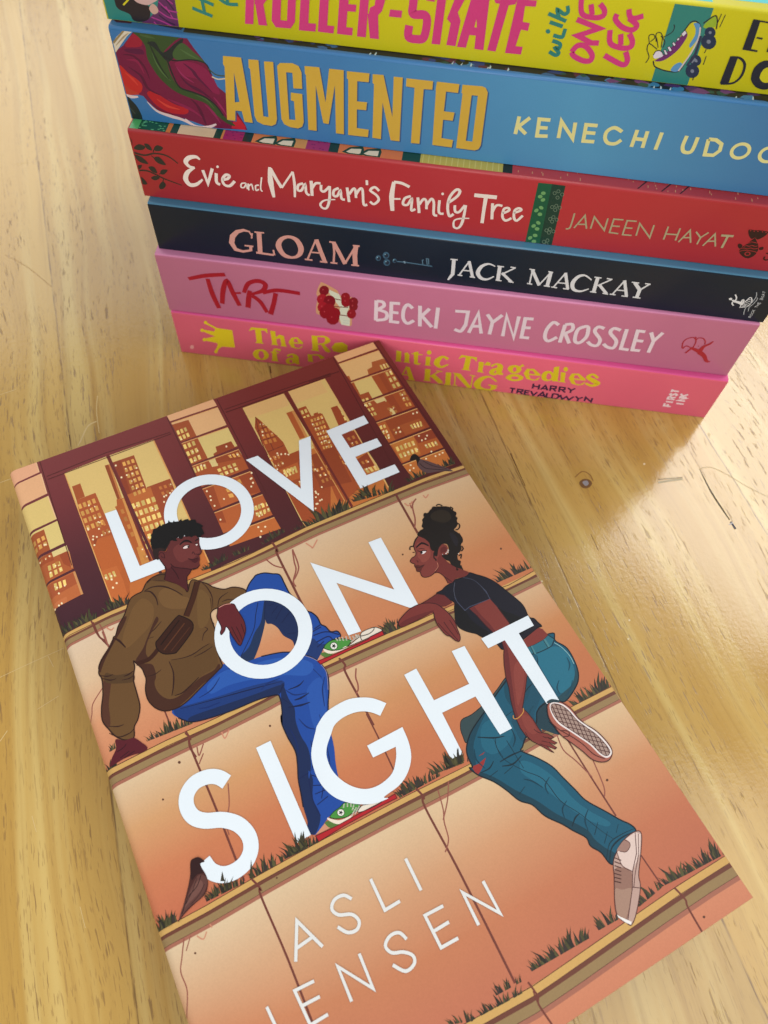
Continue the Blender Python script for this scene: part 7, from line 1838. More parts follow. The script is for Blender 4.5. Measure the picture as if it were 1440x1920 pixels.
D['b3_mark'] = '''1|44,16,20|1|18116,1347 18158,1388 18276,1382 18402,1400 18538,1397 18670,1381 18660,1262 18581,1144 18494,1083 18408,1142 18329,1082 18200,1194
1|44,16,20|0|18411,1142 18561,961 18291,932
1|44,16,20|1|18275,881 18369,932 18547,971 18660,805 18692,662 18672,535 18599,436 18517,398 18354,448 18193,586 18185,734
1|44,16,20|1|18042,834 18081,877 18186,819 18168,706 18092,744
1|44,16,20|1|18682,808 18739,854 18790,849 18810,766 18723,741
2|176,46,52|10|19|18233,802 18296,836 18380,824 18438,869 18527,846 18604,870
2|176,46,52|10|19|18177,708 18259,745 18367,724 18443,772 18551,752 18660,793
2|176,46,52|10|19|18178,597 18296,664 18449,675 18613,663 18708,627
2|176,46,52|10|18|18288,939 18385,983 18550,964
2|176,46,52|11|27|18377,552 18415,620 18505,597 18519,524 18440,499
1|176,46,52|0|18193,1353 18193,1334 18175,1331 18158,1348 18158,1368 18176,1370
1|176,46,52|0|18300,1350 18300,1331 18282,1328 18265,1345 18265,1365 18283,1367
1|176,46,52|0|18402,1365 18402,1346 18385,1343 18368,1360 18368,1380 18385,1382
1|176,46,52|0|18533,1366 18533,1346 18516,1344 18498,1361 18498,1380 18515,1383
1|176,46,52|0|18644,1354 18644,1335 18627,1332 18610,1349 18609,1368 18627,1371
2|44,16,20|10|41|18968,642 19008,661 19076,621
2|44,16,20|10|45|18981,532 18987,457 19046,416 19124,441 19131,530 19078,597'''
D['b2_art'] = '''1|58,98,124|0|7347,734 7332,666 7289,618 7233,609 7187,643 7168,707 7183,775 7226,822 7281,830 7327,797
1|26,44,64|0|7325,714 7311,664 7274,638 7235,652 7218,697 7232,747 7269,772 7308,759
1|150,196,214|0|7247,753 7239,731 7220,728 7210,747 7219,769 7237,772
1|58,98,124|0|7609,886 7592,803 7540,745 7473,735 7416,776 7392,853 7409,935 7461,992 7528,1002 7584,962
1|26,44,64|0|7580,865 7563,804 7518,773 7471,790 7449,845 7466,905 7511,936 7558,919
1|150,196,214|0|7490,902 7482,880 7463,877 7453,896 7462,918 7480,920
1|58,98,124|0|7648,605 7631,520 7579,461 7511,451 7453,493 7429,571 7446,655 7499,713 7566,723 7623,682
1|26,44,64|0|7619,583 7602,521 7557,489 7509,507 7487,562 7504,624 7549,655 7597,638
1|150,196,214|0|7528,621 7520,599 7501,596 7491,615 7499,637 7518,640
1|58,98,124|0|7853,705 7842,652 7810,615 7767,608 7730,635 7714,684 7725,737 7757,774 7800,780 7837,754
1|26,44,64|0|7840,686 7830,647 7801,627 7771,638 7756,673 7766,712 7795,732 7825,721
1|150,196,214|0|7773,727 7765,706 7746,703 7736,722 7744,743 7763,746
2|74,112,136|00|42|7860,675 8109,688 8535,672 8996,655
2|120,150,170|00|58|8091,729 8117,639
2|84,120,142|00|34|8693,690 8659,848 8707,868
2|84,120,142|00|34|8833,687 8785,930 8850,927 8881,707'''
D['b2_title'] = '''2|216,158,148|00|38,57,96,134,172,172,134,96,76|3202,970 3136,1140 2966,1175 2746,1083 2569,877 2503,610 2603,364 2838,317 3103,402
2|216,158,148|00|50|3225,1094 3182,882
2|216,158,148|00|58|2919,567 3209,574
2|216,158,148|00|98|3122,567 3101,376
2|216,158,148|00|154|3449,1144 3429,748 3407,322
2|216,158,148|00|56|3301,1152 3610,1162
2|216,158,148|00|79|3275,340 3846,325
2|216,158,148|00|59|3854,534 3876,317
2|216,158,148|00|57|5263,1143 5119,756 4958,317
2|216,158,148|00|144|5273,1156 5403,706 5529,303
2|216,158,148|00|58|5098,628 5401,637
2|216,158,148|00|63|4866,310 5121,311
2|216,158,148|00|63|5365,291 5610,296
2|216,158,148|00|69|5816,1135 5840,741 5814,309
2|216,158,148|00|134|5816,1135 6006,735 6190,316
2|216,158,148|00|69|6190,341 6381,761 6528,1090
2|216,158,148|00|153|6537,1103 6502,717 6526,310
2|216,158,148|00|60|5688,1128 5895,1122
2|216,158,148|00|60|6439,1095 6651,1102
2|216,158,148|00|63|5712,299 5936,302
2|216,158,148|00|63|6394,309 6648,316
1|216,158,148|0|3944,702 3950,776 3973,851 4008,923 4050,988 4096,1042 4148,1086 4209,1124 4274,1153 4341,1173 4404,1183 4467,1184 4532,1175 4596,1156 4655,1128 4706,1090 4749,1038 4789,971 4822,896 4846,819 4857,747 4856,678 4842,606 4819,537 4787,473 4750,419 4703,373 4647,334 4584,303 4519,280 4455,266 4390,259 4322,258 4253,267 4189,288 4132,324 4080,381 4030,455 3988,539 3957,624 / 4133,743 4136,791 4146,837 4163,881 4184,921 4209,956 4240,989 4277,1020 4317,1047 4358,1066 4397,1074 4435,1072 4475,1061 4513,1042 4549,1015 4580,981 4607,936 4631,881 4652,819 4666,758 4674,701 4673,648 4665,595 4651,544 4632,499 4610,460 4583,429 4552,402 4517,382 4479,369 4441,365 4400,370 4354,383 4308,403 4265,431 4229,465 4200,511 4174,567 4154,628 4140,689'''
D['b2_author'] = '''2|226,228,232|00|116,116,116,58|9646,1028 9668,694 9679,440 9558,187
2|226,228,232|00|49|9539,1024 9764,1034
2|226,228,232|00|50|10133,1029 9890,441
2|226,228,232|00|97|10126,1040 10324,426
2|226,228,232|00|46|9988,649 10236,656
2|226,228,232|00|50|9841,433 9992,431
2|226,228,232|00|50|10234,424 10406,419
2|226,228,232|00|116|11109,981 11139,412
2|226,228,232|00|53|11587,993 11214,669
2|226,228,232|00|96|11217,733 11579,417
2|226,228,232|00|45|11024,986 11236,982
2|226,228,232|00|46|11068,420 11260,412
2|226,228,232|00|45|11437,1007 11606,996
2|226,228,232|00|46|11478,421 11651,409
2|226,228,232|00|50|12134,1003 12157,432
2|226,228,232|00|104|12125,1002 12475,417
2|226,228,232|00|49|12469,442 12707,980
2|226,228,232|00|115|12714,994 12727,432
2|226,228,232|00|45|12033,1019 12211,1009
2|226,228,232|00|45|12631,1012 12781,998
2|226,228,232|00|46|12076,438 12248,427
2|226,228,232|00|46|12618,427 12819,420
2|226,228,232|00|50|13168,1034 12928,405
2|226,228,232|00|96|13161,1045 13388,420
2|226,228,232|00|46|13026,616 13305,628
2|226,228,232|00|46|12861,414 13052,405
2|226,228,232|00|46|13241,410 13431,407
2|226,228,232|00|115|14184,1011 14219,410
2|226,228,232|00|53|14624,1005 14266,692
2|226,228,232|00|96|14299,749 14636,412
2|226,228,232|00|45|14076,1013 14301,1011
2|226,228,232|00|46|14107,418 14308,411
2|226,228,232|00|45|14465,1018 14643,1008
2|226,228,232|00|46|14505,417 14689,401
2|226,228,232|00|50|15024,1018 14819,415
2|226,228,232|00|96|15016,1030 15273,410
2|226,228,232|00|46|14907,614 15175,624
2|226,228,232|00|46|14735,415 14925,413
2|226,228,232|00|46|15116,404 15315,404
2|226,228,232|00|113|15350,988 15594,725
2|226,228,232|00|57|15804,997 15594,725
2|226,228,232|00|115|15586,750 15601,411
2|226,228,232|00|45|15250,997 15483,996
2|226,228,232|00|45|15665,1006 15841,1003
2|226,228,232|00|46|15472,410 15723,404
2|226,228,232|10|38,65,115,134,115,76,38|10965,958 10748,1024 10547,894 10464,628 10596,423 10799,404 10994,557
2|226,228,232|10|38,65,114,133,114,76,38|14025,885 13777,1035 13582,948 13481,676 13575,431 13807,383 14037,525'''
D['b2_mark'] = '''1|226,228,232|1|18359,817 18404,858 18456,833 18460,778 18404,763
1|226,228,232|1|18466,765 18528,789 18643,766 18777,746 18871,676 18831,627 18684,674 18544,707
2|226,228,232|10|41|18579,769 18571,880 18474,1003
2|226,228,232|10|42|18524,704 18549,623 18618,563
2|226,228,232|10|41|18783,732 18780,831 18831,811 18832,670
2|226,228,232|11|30|18843,529 18831,627 18908,824 18951,956 19011,938 19075,823 19078,682 19017,587 18843,529
2|226,228,232|00|17|18840,699 18919,570
2|226,228,232|00|17|18867,732 18956,591
2|226,228,232|00|17|18924,699 18985,610
2|226,228,232|00|17|18962,706 19008,642
2|226,228,232|00|17|18894,765 19066,709
2|226,228,232|00|17|18908,824 19049,791
2|226,228,232|00|17|18923,882 19041,874
2|170,176,182|10|25|19047,1193 19116,1025 19099,771 19017,587 19034,388 19082,250
2|170,176,182|10|24|19163,991 19196,899 19163,725 19107,573 19152,408
2|190,194,198|00|15|19353,155 19270,165 19268,211 19288,218 19310,203 19312,160
2|190,194,198|00|15|19310,186 19350,214
2|190,194,198|00|15|19264,288 19287,314 19320,311 19347,279 19323,252 19290,256 19264,288
2|190,194,198|00|15|19273,405 19259,381 19281,350 19319,342 19342,369 19325,399
2|190,194,198|00|15|19339,426 19257,435
2|190,194,198|00|15|19259,490 19304,430
2|190,194,198|00|15|19290,450 19341,484
2|190,194,198|00|15|19267,602 19272,659
2|190,194,198|00|15|19270,630 19351,621
2|190,194,198|00|15|19355,675 19274,685
2|190,194,198|00|15|19359,729 19278,738
2|190,194,198|00|15|19313,680 19317,733
2|190,194,198|00|15|19280,821 19280,767 19361,757 19361,812
2|190,194,198|00|15|19319,762 19319,808
2|190,194,198|00|15|19354,929 19273,938 19271,982 19288,989 19309,974 19311,934
2|190,194,198|00|15|19309,974 19328,991 19351,976 19354,929
2|190,194,198|00|15|19264,1056 19285,1081 19317,1078 19345,1047 19324,1021 19292,1025 19264,1056
2|190,194,198|00|15|19333,1104 19244,1145 19314,1169
2|190,194,198|00|15|19299,1120 19288,1160
2|190,194,198|00|15|19227,1204 19209,1265
2|190,194,198|00|15|19218,1234 19297,1225'''
D['b1_art'] = '''1|216,160,120|1|5463,2048 5563,2121 6026,1860 6146,1642 6634,1550 6549,669 6505,274 6127,343 5989,643 5382,641 5287,846 5361,1412 5333,1647
1|222,226,204|0|5690,1879 6092,1705 6181,1479 6477,1282 6363,829 6479,690 6467,268 6174,285 6083,658 6133,1105 5863,1490
2|120,50,46|00|38|5908,1467 6385,1420
2|120,50,46|00|38|5857,1111 6408,1136
2|120,50,46|00|39|6037,746 6549,733
1|132,16,34|0|5771,1803 5736,1664 5647,1567 5539,1551 5454,1621 5425,1750 5462,1888 5550,1983 5657,1999 5741,1931
1|206,80,90|0|5585,1822 5573,1796 5552,1792 5542,1815 5553,1841 5575,1845
1|172,28,44|0|5707,1405 5668,1253 5571,1146 5454,1128 5363,1205 5332,1347 5372,1498 5469,1602 5584,1620 5674,1545
1|206,80,90|0|5506,1422 5495,1396 5473,1392 5462,1416 5474,1443 5496,1446
1|132,16,34|0|5980,1357 5937,1185 5830,1064 5698,1044 5594,1131 5558,1291 5602,1462 5710,1579 5839,1599 5942,1515
1|206,80,90|0|5756,1371 5744,1343 5722,1340 5712,1364 5723,1391 5745,1394
1|172,28,44|0|5722,1040 5682,884 5585,775 5467,756 5374,835 5342,980 5383,1136 5481,1242 5597,1260 5689,1184
1|206,80,90|0|5519,1058 5507,1030 5485,1027 5474,1051 5486,1078 5509,1082
1|150,20,36|0|5976,956 5928,759 5806,621 5658,598 5541,697 5500,880 5551,1076 5672,1209 5817,1232 5933,1136
1|206,80,90|0|5724,966 5713,938 5690,935 5680,959 5692,987 5714,990
1|150,20,36|0|5834,808 5790,629 5679,504 5545,483 5440,573 5403,739 5450,917 5560,1038 5691,1059 5796,972
1|206,80,90|0|5605,822 5593,794 5571,790 5560,815 5572,843 5595,846
1|150,20,36|0|6147,826 6107,658 6004,540 5878,520 5778,605 5742,762 5784,929 5886,1044 6010,1063 6110,981
1|206,80,90|0|5931,842 5919,814 5897,811 5886,835 5897,863 5920,867
1|150,20,36|0|6111,598 6064,397 5942,256 5791,231 5672,333 5631,521 5681,721 5803,858 5950,881 6067,783
1|206,80,90|0|5857,609 5846,580 5823,577 5812,601 5824,630 5846,633
1|150,20,36|0|6479,1616 6449,1484 6367,1393 6266,1377 6185,1443 6155,1565 6187,1696 6268,1786 6367,1801 6448,1736
1|206,80,90|0|6303,1636 6292,1610 6270,1606 6259,1629 6270,1656 6292,1659
1|150,20,36|0|6514,1410 6482,1267 6394,1168 6285,1151 6197,1223 6165,1355 6199,1497 6286,1595 6393,1611 6480,1541
1|206,80,90|0|6325,1429 6314,1402 6292,1399 6281,1422 6292,1449 6314,1453
1|132,16,34|0|6752,1447 6723,1315 6642,1222 6541,1206 6458,1273 6427,1397 6457,1529 6538,1619 6638,1635 6719,1569
1|206,80,90|0|6575,1468 6564,1441 6542,1438 6531,1461 6542,1488 6564,1492
1|132,16,34|0|6743,1232 6716,1107 6640,1020 6546,1005 6469,1068 6439,1184 6468,1309 6543,1394 6636,1409 6713,1347
1|206,80,90|0|6576,1255 6566,1228 6544,1224 6533,1248 6543,1275 6565,1279
1|150,20,36|0|6691,882 6660,744 6578,647 6475,631 6391,700 6359,829 6390,966 6473,1060 6574,1076 6658,1009
1|206,80,90|0|6510,903 6499,875 6477,872 6465,896 6476,924 6499,927
2|190,210,196|00|26|6246,492 6466,514
2|190,210,196|00|27|6222,391 6434,393'''
D['b1_title'] = '''2|168,24,42|10|134,166,155|970,1597 1591,1829 2271,1977
2|168,24,42|10|140,183,162|1638,1703 1701,1027 1839,388
2|168,24,42|10|156,177,156,177,156|1982,626 2107,1271 2298,1715 2424,1230 2597,622
2|168,24,42|10|85|2368,1154 2715,1238
2|168,24,42|10|182,182,139|2883,579 2976,1102 3040,1384
2|168,24,42|10|135,156,176,176,156,104|2824,1261 3020,1695 3377,1866 3603,1737 3476,1445 3059,1225
2|168,24,42|10|162,162,140|3089,1169 3351,927 3549,456
2|168,24,42|10|136,167,157|3475,1349 4004,1550 4766,1524
2|168,24,42|10|162,162,184|3929,1407 3824,927 3665,385'''
D['b1_author'] = '''2|238,218,228|00|131|7364,1615 7378,688
2|238,218,228|00|130|8167,1597 7875,1575 7897,721 8194,718
2|238,218,228|00|127|7883,1160 8139,1163
2|238,218,228|00|131|8842,1606 8914,655
2|238,218,228|00|128|9173,1525 8896,1085
2|238,218,228|00|130|8954,1144 9329,684
2|238,218,228|00|131|9448,1617 9463,641
2|238,218,228|00|124|10621,624 10812,1590 11047,656
2|238,218,228|00|128|10712,949 10958,989
2|238,218,228|00|126|11114,1577 11355,1244
2|238,218,228|00|126|11613,1620 11339,1228 11332,664
2|238,218,228|00|130|11797,650 11757,1619 12179,635 12163,1647
2|238,218,228|00|130|12663,1605 12390,1585 12434,703 12700,709
2|238,218,228|00|127|12413,1164 12653,1190
2|238,218,228|10|126|7379,1588 7582,1577 7626,1402 7415,1209
2|238,218,228|10|130|7415,1209 7721,1109 7716,819 7377,700
2|238,218,228|10|129|8602,1446 8438,1591 8316,1389 8313,953 8477,725 8690,900
2|238,218,228|00|124|10035,1552 10462,1583 10464,921
2|238,218,228|10|130|10464,985 10338,656 10114,709
2|238,218,228|10|129|13540,1473 13336,1557 13200,1221 13218,832 13377,676 13618,905
2|238,218,228|10|125|13743,1520 13963,1569 14028,1322 13800,1093
2|238,218,228|10|127|15049,1553 14839,1595 14778,1376 15053,1030 15037,736 14834,732 14675,865
2|238,218,228|10|127|15592,1559 15354,1610 15297,1391 15602,1050 15604,715 15399,717 15223,848
2|238,218,228|10|129|14416,1546 14210,1352 14240,858 14418,764 14575,1079 14535,1476
2|238,218,228|11|129|14416,1546 14210,1352 14240,858 14418,764 14575,1079 14535,1476
2|238,218,228|00|130|13743,1520 13768,669
2|238,218,228|00|130|13845,1115 14093,680
2|238,218,228|00|129|15773,1644 15859,714 16138,703
2|238,218,228|00|129|16392,1621 16140,1621 16253,722 16518,723
2|238,218,228|00|126|16213,1182 16473,1182
2|238,218,228|00|126|16583,1625 16804,1238
2|238,218,228|00|125|16964,1674 16799,1251 16816,685'''
D['b1_mark'] = '''2|172,34,52|10|41|17831,1072 17757,1341 17820,1522 17991,1614 18122,1509 18166,1324 18161,1150
2|172,34,52|10|41|18122,1509 18165,1622 18311,1626 18429,1518 18473,1376
2|172,34,52|10|42|17853,1054 17918,1196 18069,1157
2|172,34,52|10|63|18018,862 18115,1077
2|172,34,52|10|84,126,168|18077,1136 18264,1081 18482,987
2|172,34,52|10|166,104,83,41|18449,1069 18486,1271 18612,1400 18686,1549
2|172,34,52|10|194,151,108,43|18454,982 18663,840 18852,604 18974,602
1|172,34,52|0|18100,1628 18100,1589 18070,1584 18040,1618 18041,1658 18070,1663
1|172,34,52|0|18331,1257 18331,1235 18314,1232 18297,1252 18297,1274 18314,1277'''
D['b0_art'] = '''1|226,202,36|0|1210,1790 1587,1554 2146,1536 2130,626 1642,588 1496,454 1392,231 1317,276 1486,653 1465,749 998,808 1003,893 1443,1097 990,1294 1015,1380 1457,1348 1514,1494 1158,1715
1|226,202,36|0|1273,1775 1243,1705 1190,1670 1146,1689 1137,1751 1168,1821 1221,1856 1264,1837
1|226,202,36|0|1076,1350 1045,1278 991,1242 947,1261 938,1326 970,1397 1023,1433 1067,1414
1|226,202,36|0|1076,864 1044,790 989,753 944,773 936,839 968,913 1022,950 1067,930
1|226,202,36|0|1428,281 1396,205 1341,166 1296,187 1286,256 1318,332 1373,370 1418,350
1|236,160,160|0|540,368 500,279 434,233 381,258 372,338 412,427 477,473 530,448'''
D['b0_title'] = '''1|226,202,36|0|2752,1587 2869,1809 3453,1844 3448,1587 3354,1719 3218,1716 3206,1102 3269,1029 2930,1018 2999,1107 2994,1710 2905,1695
1|226,202,36|0|3556,1761 3735,1758 3752,1129 3794,1038 3516,1031 3572,1097
1|226,202,36|0|3741,1474 3889,1623 4040,1568 4078,1131 4110,1024 3862,1022 3908,1101 3894,1432 3741,1364
1|226,202,36|0|5055,1787 5262,1790 5286,1052 5334,990 4998,1000 5061,1082
1|226,202,36|0|5357,1416 5455,1461 5750,1065 5640,988 5542,1027
1|226,202,36|0|4187,1290 4315,1534 4538,1601 4730,1359 4725,1275 4380,1241 4418,1051 4555,1034 4732,1220 4654,1044 4493,980 4278,1026
1|226,202,36|0|4865,775 5029,769 5063,374 4871,368
1|236,102,126|0|4385,1326 4415,1497 4504,1513 4561,1322
2|226,202,36|10|46,92,208,92,46|5247,1767 5537,1790 5634,1630 5513,1444 5282,1381
2|226,202,36|10|72,96,120|3583,650 3656,800 3865,795
2|226,202,36|10|53|3471,630 3792,638
2|226,202,36|10|48,96,216|5018,753 5288,780 5433,625
1|226,202,36|0|3537,693 3689,720 3708,212 3744,144 3449,150 3496,218
1|226,202,36|0|5769,1294 5894,1539 6161,1628 6355,1504 6355,1189 6085,1069 5839,1095
1|226,202,36|0|2780,410 2794,462 2818,517 2850,571 2889,618 2932,655 2984,683 3047,704 3112,717 3175,719 3228,709 3273,680 3315,634 3350,580 3377,523 3392,471 3393,421 3381,370 3361,320 3335,273 3304,234 3268,202 3225,174 3177,152 3128,136 3080,126 3033,123 2984,125 2935,134 2892,150 2856,174 2828,209 2804,255 2787,306 2778,359 / 2995,435 3004,474 3020,515 3038,555 3059,588 3078,609 3098,619 3119,620 3140,612 3160,598 3175,576 3187,545 3197,502 3205,454 3208,406 3205,363 3195,323 3179,281 3159,242 3137,211 3117,192 3098,187 3076,192 3055,206 3036,225 3021,249 3010,278 3001,314 2994,355 2992,396
1|226,202,36|0|4016,254 4022,286 4034,319 4051,350 4072,378 4097,402 4128,423 4167,444 4207,460 4244,467 4272,463 4290,444 4300,411 4306,371 4309,330 4312,294 4317,264 4323,234 4325,207 4320,181 4304,159 4270,136 4220,114 4165,95 4114,84 4075,86 4050,105 4033,137 4021,177 4016,218 / 4148,264 4156,287 4169,312 4186,336 4202,355 4215,365 4227,363 4238,353 4248,337 4256,318 4262,300 4265,279 4266,254 4265,228 4262,204 4255,187 4243,175 4227,166 4208,161 4191,160 4177,165 4167,177 4157,196 4151,218 4147,242
2|226,202,36|10|97,73,219,219,73|4084,502 4259,650 4403,546 4421,255 4534,186
1|226,202,36|0|8125,1556 8319,1537 8318,1040 8387,989 8104,969 8144,1040
1|226,202,36|0|8411,1452 8523,1535 8618,1412 8623,1048 8683,979 8421,979 8459,1050 8448,1381
1|226,202,36|0|8756,1577 8922,1639 8944,1044 9070,1035 8981,930 8815,955
1|226,202,36|0|9209,1426 9379,1441 9387,1029 9447,968 9197,962 9234,1033
1|226,202,36|0|10370,1498 10454,1747 11021,1719 11036,1479 10930,1616 10814,1642 10820,1039 10916,975 10547,971 10612,1048 10627,1647 10522,1635
1|226,202,36|0|11116,1510 11298,1512 11322,1019 11387,950 11113,964 11156,1037
1|226,202,36|0|11312,1356 11407,1563 11541,1525 11535,1366 11406,1373
1|226,202,36|0|8510,785 8677,751 8868,138 8943,50 8640,43 8690,120
1|226,202,36|0|9241,775 9444,780 9468,185 9530,120 9218,103 9267,188
1|226,202,36|0|10014,732 10215,745 10249,96 10312,40 10012,16 10058,102
1|226,202,36|0|10394,762 10560,744 11016,125 11014,-14 10942,-19 10394,630
1|226,202,36|0|14070,1498 14243,1506 14315,1032 14382,979 14123,979 14159,1052
1|226,202,36|0|9387,1677 9378,1603 9341,1551 9289,1542 9244,1578 9221,1646 9230,1720 9268,1771 9319,1780 9364,1744
1|226,202,36|0|14279,1696 14282,1623 14253,1572 14203,1562 14152,1598 14119,1666 14117,1739 14146,1790 14195,1799 14246,1763
2|226,202,36|10|51|8677,1485 9084,1497
2|226,202,36|10|141,94,212,212,118,47|10013,1432 9814,1537 9651,1310 9645,1110 9806,978 10055,1170
2|226,202,36|10|49|8547,727 8405,201
2|226,202,36|10|49|8465,314 8699,308
2|226,202,36|10|49|9776,744 9460,386
2|226,202,36|10|197|9526,499 9900,114
2|226,202,36|10|49|10358,739 10419,78
2|226,202,36|10|49|11017,732 11031,24
2|226,202,36|10|48|10287,742 10480,729
2|226,202,36|10|48|10905,744 11112,717
2|226,202,36|10|49|10341,79 10511,61
2|226,202,36|10|48|9655,754 9887,732
2|226,202,36|10|49|9804,130 9992,98
2|226,202,36|10|73,73,195,269,195,98,73|11920,571 11622,781 11347,612 11240,271 11419,48 11741,59 11977,243
2|226,202,36|10|63|11651,333 11984,330
2|226,202,36|10|172|11826,350 11857,99
2|226,202,36|10|93,69,208,208,69|11591,1352 11743,1499 11903,1410 11920,1067 12081,1016
2|226,202,36|10|47,165,189,118,47|11876,1317 11689,1154 11666,1003 11787,960 11915,1099
2|226,202,36|10|115,69|12702,1630 12601,1501
2|226,202,36|10|116,93,139,209,186,116,93|15416,1431 15201,1592 15063,1421 15324,1251 15489,1143 15317,994 15067,1078
1|226,202,36|0|12186,1327 12183,1369 12194,1412 12214,1454 12242,1490 12273,1519 12311,1540 12358,1557 12409,1567 12459,1569 12504,1562 12546,1543 12588,1513 12627,1475 12657,1435 12676,1395 12681,1353 12675,1306 12661,1259 12639,1215 12611,1182 12574,1155 12527,1133 12475,1118 12422,1113 12375,1121 12330,1145 12282,1185 12239,1233 12205,1283 / 12375,1347 12375,1369 12378,1392 12383,1415 12390,1434 12398,1447 12409,1455 12422,1459 12436,1459 12451,1454 12463,1443 12475,1424 12488,1396 12499,1365 12507,1334 12511,1308 12510,1286 12504,1265 12495,1246 12485,1230 12474,1221 12462,1216 12448,1216 12432,1221 12418,1229 12406,1240 12397,1256 12388,1277 12382,1300 12377,1324
1|226,202,36|0|12200,841 12200,881 12220,927 12253,973 12294,1016 12335,1048 12380,1070 12432,1086 12488,1096 12544,1100 12596,1097 12648,1088 12702,1071 12753,1049 12795,1022 12822,993 12833,959 12831,918 12819,875 12796,834 12763,800 12717,772 12655,745 12586,723 12517,710 12454,707 12393,719 12329,741 12271,772 12225,806 / 12400,847 12397,866 12404,890 12420,917 12440,940 12461,957 12484,967 12511,972 12541,973 12570,971 12594,966 12617,958 12641,946 12661,931 12674,916 12678,900 12670,882 12652,861 12627,840 12599,823 12570,813 12536,811 12496,814 12455,822 12421,833
1|226,202,36|0|13441,1176 13439,1225 13444,1277 13455,1329 13472,1376 13494,1413 13525,1441 13564,1463 13608,1478 13651,1485 13691,1482 13728,1468 13766,1444 13801,1412 13833,1375 13859,1337 13881,1295 13902,1247 13916,1196 13922,1147 13915,1103 13890,1063 13850,1024 13802,989 13753,960 13710,941 13673,931 13637,928 13603,933 13571,946 13542,966 13515,996 13489,1036 13467,1082 13450,1130 / 13619,1194 13618,1229 13621,1268 13626,1307 13634,1340 13645,1361 13659,1370 13678,1370 13699,1363 13719,1349 13738,1330 13756,1303 13776,1266 13793,1225 13807,1185 13812,1149 13808,1118 13796,1087 13780,1059 13762,1036 13745,1022 13731,1017 13716,1019 13701,1028 13686,1041 13673,1057 13659,1078 13646,1103 13634,1132 13625,1163
1|226,202,36|0|13771,1704 13947,1784 14063,1050 14140,998 13878,965 13833,1332
1|226,202,36|0|12791,1199 12856,1453 13102,1499 13392,1249 13410,1171 12991,1140 13102,948 13253,927 13410,1122 13366,932 13211,870 12956,920
1|236,102,126|0|12975,1218 12975,1395 13081,1399 13215,1223
1|226,202,36|0|14411,1247 14463,1500 14705,1546 15007,1296 15028,1219 14613,1188 14734,997 14885,976 15031,1170 14997,981 14846,919 14590,969
1|236,102,126|0|14593,1266 14584,1442 14689,1446 14832,1271'''
D['b0_author'] = '''2|52,28,66|00|70|13261,712 13277,437
2|52,28,66|00|70|13481,705 13501,421
2|52,28,66|00|70|13274,580 13496,564
2|52,28,66|00|69|13580,436 13703,689 13838,435
2|52,28,66|00|70|13635,507 13783,510
2|52,28,66|00|69|13930,419 13902,702 14092,705 14107,599 13936,557
2|52,28,66|00|70|14017,564 14146,436
2|52,28,66|00|69|14257,432 14228,707 14420,702 14434,603 14248,558
2|52,28,66|00|70|14344,569 14485,443
2|52,28,66|00|69|14523,722 14665,597
2|52,28,66|00|69|14793,732 14665,597 14674,454
2|52,28,66|00|71|12465,304 12672,293
2|52,28,66|00|71|12571,299 12581,42
2|52,28,66|00|71|12774,54 12766,294 12948,295 12950,201 12781,159
2|52,28,66|00|71|12863,167 12983,43
2|52,28,66|00|71|13211,278 13045,280 13056,40 13239,41
2|52,28,66|00|71|13058,162 13197,163
2|52,28,66|00|71|13254,286 13387,53 13491,264
2|52,28,66|00|70|13558,34 13692,304 13838,28
2|52,28,66|00|71|13613,115 13782,105
2|52,28,66|00|71|13860,294 13875,36 14045,26
2|52,28,66|00|71|14070,292 14091,17 14255,32 14332,170 14247,292 14070,292
2|52,28,66|00|71|14350,278 14475,41 14596,223 14722,55 14858,275
2|52,28,66|00|71|14917,304 15049,182
2|52,28,66|00|71|15183,296 15049,182 15040,49
2|52,28,66|00|71|15292,99 15288,317 15540,105 15534,322'''
D['b0_mark'] = '''2|240,214,220|00|77|18144,540 18147,398 18402,399
2|240,214,220|00|77|18269,398 18267,517
2|240,214,220|00|76|18395,648 18142,647
2|240,214,220|00|75|18391,800 18139,799 18137,907 18199,930 18263,900 18265,800
2|240,214,220|00|75|18264,862 18387,939
2|240,214,220|00|75|18170,1126 18134,1065 18190,1012 18254,1065 18312,1126 18384,1073 18348,1005
2|240,214,220|00|74|18131,1191 18129,1334
2|240,214,220|00|74|18130,1262 18378,1263
2|240,214,220|00|76|18799,621 18528,617
2|240,214,220|00|75|18784,790 18514,785 18769,943 18501,939
2|240,214,220|00|75|18763,1008 18495,1003
2|240,214,220|00|75|18482,1154 18651,1006
2|240,214,220|00|74|18598,1055 18748,1167'''
